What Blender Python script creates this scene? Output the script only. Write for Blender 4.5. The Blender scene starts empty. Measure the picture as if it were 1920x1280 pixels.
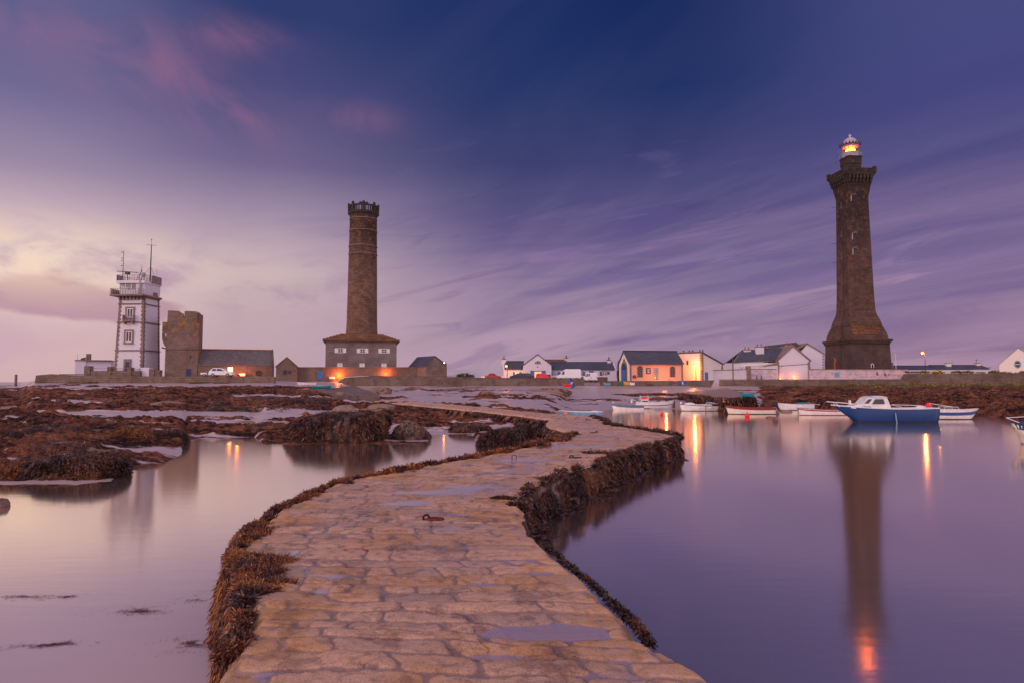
import bpy, math, random
import numpy as np
from mathutils import Vector, Matrix
random.seed(7)
RNG = np.random.default_rng(11)
scn = bpy.context.scene
R = math.radians

# ------------------------------------------------------------------ camera
F = 1280.0                     # focal length in pixels of the 1920 wide photograph
HC = 3.0                       # eye above the water
YH = 723.0                     # row of the horizon
TILT = math.atan((YH - 640.0) / F)
CT, ST = math.cos(TILT), math.sin(TILT)
camd = bpy.data.cameras.new('camera'); cam = bpy.data.objects.new('camera', camd)
scn.collection.objects.link(cam); scn.camera = cam
camd.sensor_width = 36.0; camd.lens = 36.0 * F / 1920.0
camd.clip_start = 0.05; camd.clip_end = 6000
cam.location = (0, 0, HC); cam.rotation_euler = (math.pi / 2 + TILT, 0, 0)

def ray(px, py):
    u = (640.0 - py) / F
    return ((px - 960.0) / F, CT - u * ST, ST + u * CT)
def P(px, py, D):
    d = ray(px, py); k = D / d[1]
    return Vector((d[0] * k, D, HC + d[2] * k))
def G(px, py, z=0.0):
    d = ray(px, py); k = (z - HC) / d[2]
    return Vector((d[0] * k, d[1] * k, z))
def ZZ(py, D): return P(960, py, D).z

# ------------------------------------------------------------------ exposure
scn.view_settings.view_transform = 'Standard'
scn.view_settings.look = 'None'
scn.view_settings.exposure = 0.14
scn.view_settings.gamma = 1.0
scn.cycles.use_denoising = True
scn.cycles.max_bounces = 6
scn.cycles.transparent_max_bounces = 12
scn.cycles.sample_clamp_indirect = 4.0

def lin(c):
    o = []
    for v in c[:3]:
        v = v / 255.0
        o.append(v / 12.92 if v <= 0.04045 else ((v + 0.055) / 1.055) ** 2.4)
    return (o[0], o[1], o[2], 1.0)

# ------------------------------------------------------------------ node helper
class NT:
    def __init__(self, tree):
        self.t = tree; self.n = tree.nodes; self.l = tree.links
    def node(self, typ, **kw):
        nd = self.n.new(typ)
        for k, v in kw.items(): setattr(nd, k, v)
        return nd
    def put(self, sock, v):
        if isinstance(v, bpy.types.NodeSocket): self.l.new(v, sock)
        elif v is not None:
            if isinstance(v, (tuple, list)) and len(v) == 3 and sock.type == 'RGBA': v = (*v, 1)
            sock.default_value = v
    def m(self, op, a, b=None, c=None, clamp=False):
        nd = self.node('ShaderNodeMath', operation=op, use_clamp=clamp)
        for i, v in enumerate((a, b, c)):
            if v is not None: self.put(nd.inputs[i], v)
        return nd.outputs[0]
    def vm(self, op, a, b=None):
        nd = self.node('ShaderNodeVectorMath', operation=op)
        self.put(nd.inputs[0], a)
        if b is not None: self.put(nd.inputs[1], b)
        return nd.outputs[0]
    def comb(self, x, y, z):
        nd = self.node('ShaderNodeCombineXYZ')
        for i, v in enumerate((x, y, z)): self.put(nd.inputs[i], v)
        return nd.outputs[0]
    def sep(self, v):
        nd = self.node('ShaderNodeSeparateXYZ'); self.put(nd.inputs[0], v)
        return nd.outputs[0], nd.outputs[1], nd.outputs[2]
    def mix(self, f, a, b, blend='MIX'):
        nd = self.node('ShaderNodeMix', data_type='RGBA', blend_type=blend)
        self.put(nd.inputs[0], f); self.put(nd.inputs[6], a); self.put(nd.inputs[7], b)
        return nd.outputs[2]
    def mr(self, v, a, b, c=0.0, d=1.0, smooth=True):
        nd = self.node('ShaderNodeMapRange', interpolation_type='SMOOTHSTEP' if smooth else 'LINEAR')
        for i, x in enumerate((v, a, b, c, d)): self.put(nd.inputs[i], x)
        return nd.outputs[0]
    def noise(self, vec, scale=1.0, detail=4.0, rough=0.55, dist=0.0, col=False):
        nd = self.node('ShaderNodeTexNoise')
        self.put(nd.inputs['Vector'], vec)
        nd.inputs['Scale'].default_value = scale; nd.inputs['Detail'].default_value = detail
        nd.inputs['Roughness'].default_value = rough; nd.inputs['Distortion'].default_value = dist
        return nd.outputs[1 if col else 0]
    def ramp(self, f, stops, interp='LINEAR'):
        nd = self.node('ShaderNodeValToRGB'); cr = nd.color_ramp; cr.interpolation = interp
        while len(cr.elements) > 1: cr.elements.remove(cr.elements[-1])
        cr.elements[0].position = stops[0][0]; cr.elements[0].color = stops[0][1]
        for p, c in stops[1:]:
            e = cr.elements.new(p); e.color = c
        self.put(nd.inputs[0], f)
        return nd.outputs[0]
    def gauss(self, az, el, a0, e0, wa, we):
        x = self.m('DIVIDE', self.m('SUBTRACT', az, R(a0)), R(wa)); y = self.m('DIVIDE', self.m('SUBTRACT', el, R(e0)), R(we))
        s = self.m('ADD', self.m('MULTIPLY', x, x), self.m('MULTIPLY', y, y))
        return self.m('EXPONENT', self.m('MULTIPLY', s, -1.0))

# ------------------------------------------------------------------ dusk sky
world = bpy.data.worlds.new('World'); scn.world = world; world.use_nodes = True
W = NT(world.node_tree); W.n.clear()
tc = W.node('ShaderNodeTexCoord')
dvec = W.vm('NORMALIZE', tc.outputs['Generated'])
dx, dy, dz = W.sep(dvec)
az = W.m('ARCTAN2', dx, dy)
el = W.m('ARCSINE', dz)
ela = W.m('ABSOLUTE', el)
cols = {   # column in the photograph -> colours down the sky
 50:  [(0,(84,88,136)),(150,(104,98,142)),(300,(148,127,159)),(400,(196,166,177)),(480,(230,201,187)),(560,(222,188,180)),(640,(208,168,171)),(723,(204,164,166))],
 480: [(0,(40,54,108)),(150,(68,68,119)),(300,(106,92,136)),(400,(156,134,160)),(500,(197,169,173)),(600,(188,156,166)),(723,(182,148,161))],
 960: [(0,(22,42,98)),(150,(34,50,104)),(300,(54,58,112)),(400,(86,78,129)),(500,(122,102,145)),(600,(152,126,155)),(723,(167,136,154))],
 1250:[(0,(14,36,92)),(150,(22,42,98)),(300,(54,56,113)),(400,(80,72,128)),(500,(108,93,141)),(600,(138,115,150)),(723,(157,126,152))],
 1870:[(0,(62,66,124)),(150,(62,62,124)),(300,(76,69,128)),(400,(96,80,136)),(500,(112,92,141)),(600,(132,103,144)),(723,(153,115,142))],
}
EMAX = 0.60
def sat(c, k=0.94):
    g = (c[0] + c[1] + c[2]) / 3
    return tuple(max(0, g + (v - g) * k) for v in c)
outs = []
for px, st in cols.items():
    a = math.atan((px - 960) / F)
    stops = []
    for py, c in st:
        e = math.atan((YH - py) / F * math.cos(a))
        stops.append((min(1, max(0, e / EMAX)), lin(sat(c, .90 if py < 200 else .82))))
    stops.sort(key=lambda s: s[0])
    outs.append((a, W.ramp(W.m('DIVIDE', ela, EMAX), stops, 'EASE' if False else 'LINEAR')))
col = outs[0][1]
for i in range(1, 5):
    f = W.mr(az, outs[i - 1][0], outs[i][0])
    col = W.mix(f, col, outs[i][1])
# drifting cirrus: streaks in the plane of the cloud deck, all running one way
zc = W.m('ADD', W.m('MAXIMUM', dz, 0.0), 0.16)
ppx = W.m('DIVIDE', dx, zc); ppy = W.m('DIVIDE', dy, zc)
A0 = R(-38)
al = W.m('ADD', W.m('MULTIPLY', ppx, math.sin(A0)), W.m('MULTIPLY', ppy, math.cos(A0)))
ac = W.m('SUBTRACT', W.m('MULTIPLY', ppx, math.cos(A0)), W.m('MULTIPLY', ppy, math.sin(A0)))
pv = W.comb(W.m('MULTIPLY', al, 0.36), W.m('MULTIPLY', ac, 1.15), 0.0)
s1 = W.noise(pv, 1.0, 6.0, 0.52, 0.9)
pv2 = W.comb(W.m('MULTIPLY', al, 0.6), W.m('MULTIPLY', ac, 2.6), 7.3)
s2 = W.noise(pv2, 1.0, 6.0, 0.55, 0.35)
band = W.mr(s1, 0.42, 0.70)
fine = W.mr(s2, 0.40, 0.75)
rightw = W.mr(az, R(-16), R(6))
low = W.mr(el, R(27), R(8))
amt = W.m('MULTIPLY', W.m('ADD', W.m('MULTIPLY', band, 0.50), W.m('MULTIPLY', fine, 0.14)), W.m('ADD', 0.35, W.m('MULTIPLY', low, 0.5)))
lift = W.mix(W.mr(el, R(20), R(6)), lin((92, 84, 138)), lin((186, 152, 176)))
col = W.mix(amt, col, lift)
dk = W.m('MULTIPLY', W.mr(s1, 0.50, 0.30), W.m('MULTIPLY', rightw, 0.55))
col = W.mix(dk, col, W.mix(W.mr(el, R(22), R(6)), lin((20, 36, 96)), lin((92, 72, 132))))
# soft evening cumulus low on the left, and rose patches higher up
cv = W.comb(W.m('MULTIPLY', az, 6.0), W.m('MULTIPLY', el, 15.0), 2.0)
n1 = W.noise(cv, 1.0, 5.0, 0.55)
g1 = W.m('ADD', W.gauss(az, el, -35, 6.3, 5.0, 1.7), W.gauss(az, el, -29.5, 5.8, 4.5, 1.1))
g1 = W.m('ADD', g1, W.m('MULTIPLY', W.gauss(az, el, -39, 9.5, 4.0, 1.2), 0.8))
c1 = W.m('MULTIPLY', W.mr(W.m('ADD', n1, W.m('MULTIPLY', g1, 0.42)), 0.66, 0.86), W.mr(g1, 0.04, 0.4))
col = W.mix(W.m('MULTIPLY', c1, 0.78), col, lin((168, 128, 148)))
n2 = W.noise(W.comb(W.m('MULTIPLY', az, 9.0), W.m('MULTIPLY', el, 22.0), 9.0), 1.0, 5.0, 0.6, 0.4)
g2 = W.gauss(az, el, -25.5, 8.0, 26.0, 2.6)
c2 = W.m('MULTIPLY', W.mr(n2, 0.48, 0.7), g2)
col = W.mix(W.m('MULTIPLY', c2, 0.55), col, lin((160, 126, 152)))
gl = W.m('MULTIPLY', W.gauss(az, el, -36, 8.8, 9.0, 2.4), W.mr(n2, 0.62, 0.36))
col = W.mix(W.m('MULTIPLY', gl, 0.6), col, lin((244, 214, 180)))
n3 = W.noise(W.comb(W.m('MULTIPLY', az, 7.0), W.m('MULTIPLY', W.m('ADD', el, W.m('MULTIPLY', az, 0.45)), 11.0), 5.0), 1.0, 5.0, 0.55, 0.6)
g3 = W.m('ADD', W.gauss(az, el, -30.0, 23.0, 5.5, 2.6), W.gauss(az, el, -24.0, 20.3, 4.5, 1.8))
g3 = W.m('ADD', g3, W.gauss(az, el, -22.5, 26.0, 3.0, 1.2))
g3 = W.m('ADD', g3, W.m('MULTIPLY', W.gauss(az, el, -13.5, 21.3, 3.2, 1.1), 0.8))
g3 = W.m('ADD', g3, W.m('MULTIPLY', W.gauss(az, el, -38, 24.0, 3.5, 1.6), 0.5))
c3 = W.m('MULTIPLY', g3, W.mr(n3, 0.28, 0.66))
col = W.mix(W.m('MULTIPLY', c3, 0.62), col, lin((152, 102, 132)))
# wide lilac-grey veils of cloud across the middle right
n4 = W.noise(W.comb(W.m('MULTIPLY', W.m('SUBTRACT', az, W.m('MULTIPLY', el, 0.8)), 3.0), W.m('MULTIPLY', W.m('SUBTRACT', el, W.m('MULTIPLY', az, 0.10)), 26.0), 3.3), 1.0, 6.0, 0.55, 0.5)
mid = W.gauss(az, el, 14, 10.5, 28, 3.6)
col = W.mix(W.m('MULTIPLY', W.m('MULTIPLY', W.mr(n4, 0.5, 0.33), mid), 0.55), col, lin((80, 62, 126)))
col = W.mix(W.m('MULTIPLY', W.m('MULTIPLY', W.mr(n4, 0.5, 0.72), mid), 0.5), col, lin((150, 118, 158)))
n5 = W.noise(W.comb(W.m('MULTIPLY', W.m('SUBTRACT', az, W.m('MULTIPLY', el, 1.1)), 7.0), W.m('MULTIPLY', W.m('SUBTRACT', el, W.m('MULTIPLY', az, 0.16)), 34.0), 6.1), 1.0, 8.0, 0.62, 0.8)
belt = W.m('MULTIPLY', W.mr(el, R(24), R(12)), W.mr(az, R(-24), R(-4)))
col = W.mix(W.m('MULTIPLY', W.m('MULTIPLY', W.mr(n5, 0.56, 0.74), belt), 0.42), col, W.mix(W.mr(el, R(16), R(5)), lin((116, 98, 144)), lin((180, 146, 170))))
col = W.mix(W.m('MULTIPLY', W.m('MULTIPLY', W.mr(n5, 0.46, 0.30), belt), 0.34), col, W.mix(W.mr(el, R(16), R(5)), lin((58, 52, 108)), lin((112, 90, 134))))
# the afterglow behind the photographer is broader and brighter
back = W.m('MULTIPLY', W.mr(dy, 0.45, -0.35), 1.0)
bcol = W.ramp(W.m('DIVIDE', ela, 1.3), [(0.0, (1.25, 0.88, 0.86, 1)), (0.25, (1.1, 0.82, 0.95, 1)), (0.6, (0.72, 0.56, 0.76, 1)), (1.0, (0.56, 0.46, 0.62, 1))])
col = W.mix(back, col, bcol)
zen = W.mr(el, R(34), R(70))
col = W.mix(zen, col, (0.52, 0.42, 0.56, 1))
bg1 = W.node('ShaderNodeBackground'); W.put(bg1.inputs[0], col); bg1.inputs[1].default_value = 1.0
SUN_EL, SUN_AZ = 16.0, -125.0       # low sun behind and to the left, seen through cloud
sky = W.node('ShaderNodeTexSky', sky_type='NISHITA'); sky.sun_disc = False
sky.sun_elevation = R(2.0); sky.sun_rotation = R(SUN_AZ)
bg2 = W.node('ShaderNodeBackground'); W.l.new(sky.outputs[0], bg2.inputs[0]); bg2.inputs[1].default_value = 0.004
add = W.node('ShaderNodeAddShader'); W.l.new(bg1.outputs[0], add.inputs[0]); W.l.new(bg2.outputs[0], add.inputs[1])
wo = W.node('ShaderNodeOutputWorld'); W.l.new(add.outputs[0], wo.inputs[0])

sund = bpy.data.lights.new('sun', 'SUN'); sun = bpy.data.objects.new('sun', sund); scn.collection.objects.link(sun)
sund.energy = 0.75; sund.angle = R(14); sund.color = (1.0, 0.62, 0.42)
sdir = Vector((math.sin(R(SUN_AZ)) * math.cos(R(SUN_EL)), math.cos(R(SUN_AZ)) * math.cos(R(SUN_EL)), math.sin(R(SUN_EL))))
sun.rotation_euler = sdir.to_track_quat('Z', 'Y').to_euler()

# ------------------------------------------------------------------ materials
def newmat(name):
    m = bpy.data.materials.new(name); m.use_nodes = True
    t = NT(m.node_tree); t.n.clear()
    o = t.node('ShaderNodeOutputMaterial'); b = t.node('ShaderNodeBsdfPrincipled')
    t.l.new(b.outputs[0], o.inputs[0])
    return m, t, b, o
def plain(name, c, rough=0.6, var=0.12, scale=3.0, metal=0.0, bump=0.0, spec=0.5, emit=None, es=0.0):
    m, t, b, o = newmat(name)
    g = t.node('ShaderNodeTexCoord').outputs['Object']
    n = t.noise(g, scale, 5, 0.6)
    c = (*c[:3], 1)
    d = tuple(max(0, v * (1 - var * 2)) for v in c[:3]) + (1,)
    e = tuple(min(1, v * (1 + var)) for v in c[:3]) + (1,)
    t.put(b.inputs['Base Color'], t.mix(t.mr(n, 0.3, 0.7), d, e))
    b.inputs['Roughness'].default_value = rough; b.inputs['Metallic'].default_value = metal
    b.inputs['Specular IOR Level'].default_value = spec
    if bump:
        bp = t.node('ShaderNodeBump'); bp.inputs['Strength'].default_value = bump; bp.inputs['Distance'].default_value = 0.05
        t.put(bp.inputs['Height'], t.noise(g, scale * 4, 5, 0.6)); t.l.new(bp.outputs[0], b.inputs['Normal'])
    if emit:
        b.inputs['Emission Color'].default_value = (*emit, 1); b.inputs['Emission Strength'].default_value = es
    return m
def masonry(name, c1, c2, mortar, bw=0.7, rh=0.33, ms=0.02, lichen=None, shade_stain=None, bump=0.5, licamt=0.0, zr=None, rough=0.85, dull=0.6):
    m, t, b, o = newmat(name)
    uv = t.node('ShaderNodeUVMap').outputs[0]
    oc = t.node('ShaderNodeTexCoord').outputs['Object']
    warp = t.noise(uv, 1.5, 2, 0.5, col=True)
    uvw = t.vm('ADD', uv, t.vm('MULTIPLY', t.vm('SUBTRACT', warp, (0.5, 0.5, 0.5)), (0.06, 0.05, 0)))
    br = t.node('ShaderNodeTexBrick'); t.put(br.inputs['Vector'], uvw)
    br.inputs['Scale'].default_value = 1.0; br.inputs['Brick Width'].default_value = bw; br.inputs['Row Height'].default_value = rh
    br.inputs['Mortar Size'].default_value = ms; br.inputs['Mortar Smooth'].default_value = 0.3; br.inputs['Bias'].default_value = 0.0
    br.inputs['Color1'].default_value = (*c1, 1); br.inputs['Color2'].default_value = (*c2, 1); br.inputs['Mortar'].default_value = (*mortar, 1)
    big = t.noise(oc, 0.25, 5, 0.65); fine = t.noise(oc, 3.0, 6, 0.7)
    col = t.mix(t.mr(big, 0.35, 0.68), br.outputs['Color'], t.mix(1.0, br.outputs['Color'], (dull, dull * .93, dull * .9, 1), 'MULTIPLY'))
    col = t.mix(t.m('MULTIPLY', t.mr(fine, 0.45, 0.75), 0.5), col, (c1[0] * 1.35, c1[1] * 1.3, c1[2] * 1.25, 1))
    x, y, z = t.sep(oc)
    if shade_stain:      # unlit tower top: shade put into the stone colour, growing with height
        zz = t.m('ADD', z, t.m('MULTIPLY', t.m('SUBTRACT', t.noise(oc, 0.5, 4, 0.6), 0.5), (shade_stain[1] - shade_stain[0]) * 0.5))
        col = t.mix(t.mr(zz, shade_stain[0], shade_stain[1]), col, t.mix(1.0, col, (*shade_stain[2], 1), 'MULTIPLY'))
    if lichen:
        ln = t.noise(oc, 0.9, 6, 0.65)
        f = t.m('MULTIPLY', t.mr(ln, 0.50, 0.64), licamt)
        if zr: f = t.m('MULTIPLY', f, t.m('MULTIPLY', t.mr(z, zr[0], zr[1]), t.mr(z, zr[3], zr[2])))
        col = t.mix(f, col, (*lichen, 1))
    t.put(b.inputs['Base Color'], col); b.inputs['Roughness'].default_value = rough
    bp = t.node('ShaderNodeBump'); bp.inputs['Strength'].default_value = bump; bp.inputs['Distance'].default_value = 0.08
    t.put(bp.inputs['Height'], t.m('ADD', t.m('MULTIPLY', br.outputs['Fac'], -0.8), t.m('MULTIPLY', fine, 0.5)))
    t.l.new(bp.outputs[0], b.inputs['Normal'])
    return m
def emis(name, c, s):
    m, t, b, o = newmat(name)
    b.inputs['Base Color'].default_value = (0.8, 0.6, 0.4, 1)
    b.inputs['Emission Color'].default_value = (*c, 1); b.inputs['Emission Strength'].default_value = s
    return m
def render_wall(name, c, dirt=0.25):
    m, t, b, o = newmat(name)
    oc = t.node('ShaderNodeTexCoord').outputs['Object']
    x, y, z = t.sep(oc)
    st = t.noise(t.comb(t.m('MULTIPLY', x, 2.2), t.m('MULTIPLY', y, 2.2), t.m('MULTIPLY', z, 0.35)), 1.0, 5, 0.65)
    n = t.noise(oc, 1.3, 6, 0.65)
    col = t.mix(t.m('MULTIPLY', t.mr(st, 0.5, 0.8), dirt), (*c, 1), (c[0] * .45, c[1] * .42, c[2] * .4, 1))
    col = t.mix(t.m('MULTIPLY', t.mr(n, 0.45, 0.75), dirt), col, (c[0] * .7, c[1] * .68, c[2] * .66, 1))
    t.put(b.inputs['Base Color'], col); b.inputs['Roughness'].default_value = 0.8
    bp = t.node('ShaderNodeBump'); bp.inputs['Strength'].default_value = 0.25; bp.inputs['Distance'].default_value = 0.03
    t.put(bp.inputs['Height'], t.noise(oc, 6.0, 4, 0.6)); t.l.new(bp.outputs[0], b.inputs['Normal'])
    return m
def slate(name, c):
    return masonry(name, c, tuple(v * 0.6 for v in c), tuple(v * 0.25 for v in c), bw=0.4, rh=0.28, ms=0.015, bump=0.3, rough=0.5, dull=0.75)

M = {}
M['granite'] = masonry('granite_pale', (.27, .20, .165), (.20, .145, .12), (.15, .115, .10), 0.9, 0.38, lichen=(.30, .14, .03), licamt=0.35)
M['fort'] = masonry('fort_stone', (.25, .18, .145), (.19, .13, .105), (.15, .11, .095), 0.7, 0.3, lichen=(.36, .17, .03), licamt=1.0, zr=(5.0, 9.0, 20, 21), bump=0.6)
M['fort_low'] = masonry('barn_stone', (.23, .17, .14), (.17, .12, .10), (.13, .10, .09), 0.6, 0.28, lichen=(.34, .17, .03), licamt=0.25)
M['shaft'] = masonry('old_tower_stone', (.25, .145, .095), (.13, .075, .052), (.08, .055, .045), 1.4, 0.55, ms=.04, lichen=(.27, .14, .07), licamt=0.35, shade_stain=(20, 39, (.30, .27, .27)), bump=0.7)
M['block'] = masonry('old_base_stone', (.27, .21, .20), (.22, .17, .16), (.15, .12, .115), 1.1, 0.42, bump=0.5)
M['crown'] = masonry('crown_stone', (.05, .035, .03), (.035, .025, .02), (.02, .015, .012), 0.8, 0.4)
M['light'] = masonry('lighthouse_stone', (.145, .080, .056), (.075, .043, .034), (.045, .03, .025), 1.3, 0.55, ms=.04, lichen=(.17, .08, .04), licamt=0.5, shade_stain=(20, 50, (.26, .23, .24)), bump=0.8)
M['light_base'] = masonry('lighthouse_base_stone', (.12, .073, .058), (.075, .048, .041), (.055, .04, .035), 1.1, 0.52, ms=0.05, bump=1.0)
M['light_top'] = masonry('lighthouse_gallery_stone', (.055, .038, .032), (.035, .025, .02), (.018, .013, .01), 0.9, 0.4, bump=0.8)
M['roofstone'] = masonry('mossy_roof_stone', (.24, .12, .06), (.15, .08, .045), (.09, .055, .04), 1.2, 0.5, lichen=(.36, .17, .03), licamt=0.5)
M['lichen'] = masonry('lichen_stone', (.34, .135, .02), (.24, .09, .02), (.16, .09, .05), 0.9, 0.45, lichen=(.16, .10, .07), licamt=0.75, bump=0.6)
M['seawall'] = masonry('sea_wall_stone', (.25, .18, .145), (.18, .125, .10), (.135, .10, .085), 0.9, 0.35, lichen=(.10, .065, .03), licamt=0.5, bump=0.6)
M['concrete'] = masonry('quay_concrete', (.20, .145, .12), (.17, .12, .10), (.15, .105, .09), 3.5, 1.2, ms=0.01, lichen=(.08, .05, .035), licamt=0.7, bump=0.4)
M['quoin'] = masonry('quoin_stone', (.31, .22, .19), (.25, .175, .15), (.18, .13, .11), 0.8, 0.35)
M['white'] = render_wall('white_render', (.66, .65, .72), 0.18)
M['white2'] = render_wall('white_render_worn', (.64, .61, .65), 0.28)
M['cream'] = render_wall('cream_render', (.80, .74, .66), 0.10)
M['pink'] = render_wall('salmon_render', (.80, .40, .28), 0.10)
M['mural'] = None
M['slate'] = slate('slate', (.085, .085, .125))
M['slate_old'] = slate('old_slate', (.15, .125, .13))
M['slate_red'] = slate('rusty_roof', (.26, .10, .06))
M['blue'] = plain('blue_paint', (.06, .16, .42), 0.5)
M['navy'] = plain('navy_paint', (.03, .05, .14), 0.5)
M['blueboat'] = plain('blue_gelcoat', (.006, .05, .19), 0.25, 0.06)
M['wpaint'] = plain('white_paint', (.78, .77, .78), 0.35, 0.05)
M['wboat'] = plain('white_gelcoat', (.80, .77, .76), 0.25, 0.06)
M['bcream'] = plain('cream_gelcoat', (.78, .72, .60), 0.3, 0.06)
M['red'] = plain('red_paint', (.26, .025, .03), 0.4)
M['redb'] = plain('bright_red_plastic', (.85, .02, .05), 0.35, 0.04, emit=None)
M['orange'] = plain('orange_plastic', (.9, .25, .04), 0.4, 0.04)
M['teal'] = plain('teal_cover', (.0, .28, .34), 0.5)
M['green'] = plain('green_paint', (.02, .16, .10), 0.5)
M['yellow'] = plain('yellow_paint', (.75, .42, .03), 0.4)
M['lblue'] = plain('pale_blue_paint', (.18, .34, .50), 0.4)
M['gunblue'] = plain('blue_grey_paint', (.09, .17, .27), 0.4)
M['stripe'] = plain('navy_stripe_paint', (.015, .06, .25), 0.3)
M['dark'] = plain('dark_metal', (.035, .03, .035), 0.5)
M['black'] = plain('black_rubber', (.02, .02, .022), 0.6)
M['glass'] = plain('dark_glass', (.045, .045, .06), 0.1, 0.05)
M['rust'] = plain('rusty_iron', (.24, .035, .022), 0.65, 0.3, 20, bump=0.8)
M['rustdark'] = plain('dark_iron', (.035, .018, .016), 0.55, 0.3, 20, bump=0.8)
M['grey'] = plain('grey_metal', (.30, .29, .32), 0.45)
M['rail'] = plain('rail_metal', (.28, .20, .20), 0.5)
M['redweed'] = plain('red_weed_film', (.30, .055, .045), 0.5)
M['wood'] = plain('weathered_wood', (.12, .075, .05), 0.8, 0.25, 6, bump=0.5)
M['terra'] = plain('terracotta', (.38, .10, .06), 0.7)
M['carpaint'] = plain('white_car_paint', (.80, .80, .84), 0.2, 0.03)
M['carred'] = plain('red_car_paint', (.40, .03, .03), 0.25, 0.03)
M['carblack'] = plain('black_car_paint', (.02, .02, .03), 0.2, 0.03)
M['shrub'] = plain('shrub_leaf', (.07, .075, .03), 0.8, 0.4, 2)
M['copper'] = plain('pale_dome_paint', (.42, .38, .46), 0.4, 0.1)
M['lamp'] = emis('sodium_lamp', (1.0, .15, .012), 9.0)
M['lampw'] = emis('warm_lamp', (1.0, .72, .38), 18.0)
M['lens'] = emis('lighthouse_lens', (1.0, .15, .010), 20.0)
M['litwin'] = emis('lit_window', (1.0, .42, .08), 7.0)
M['litdoor'] = emis('lit_doorway', (1.0, .36, .14), 1.0)

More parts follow.
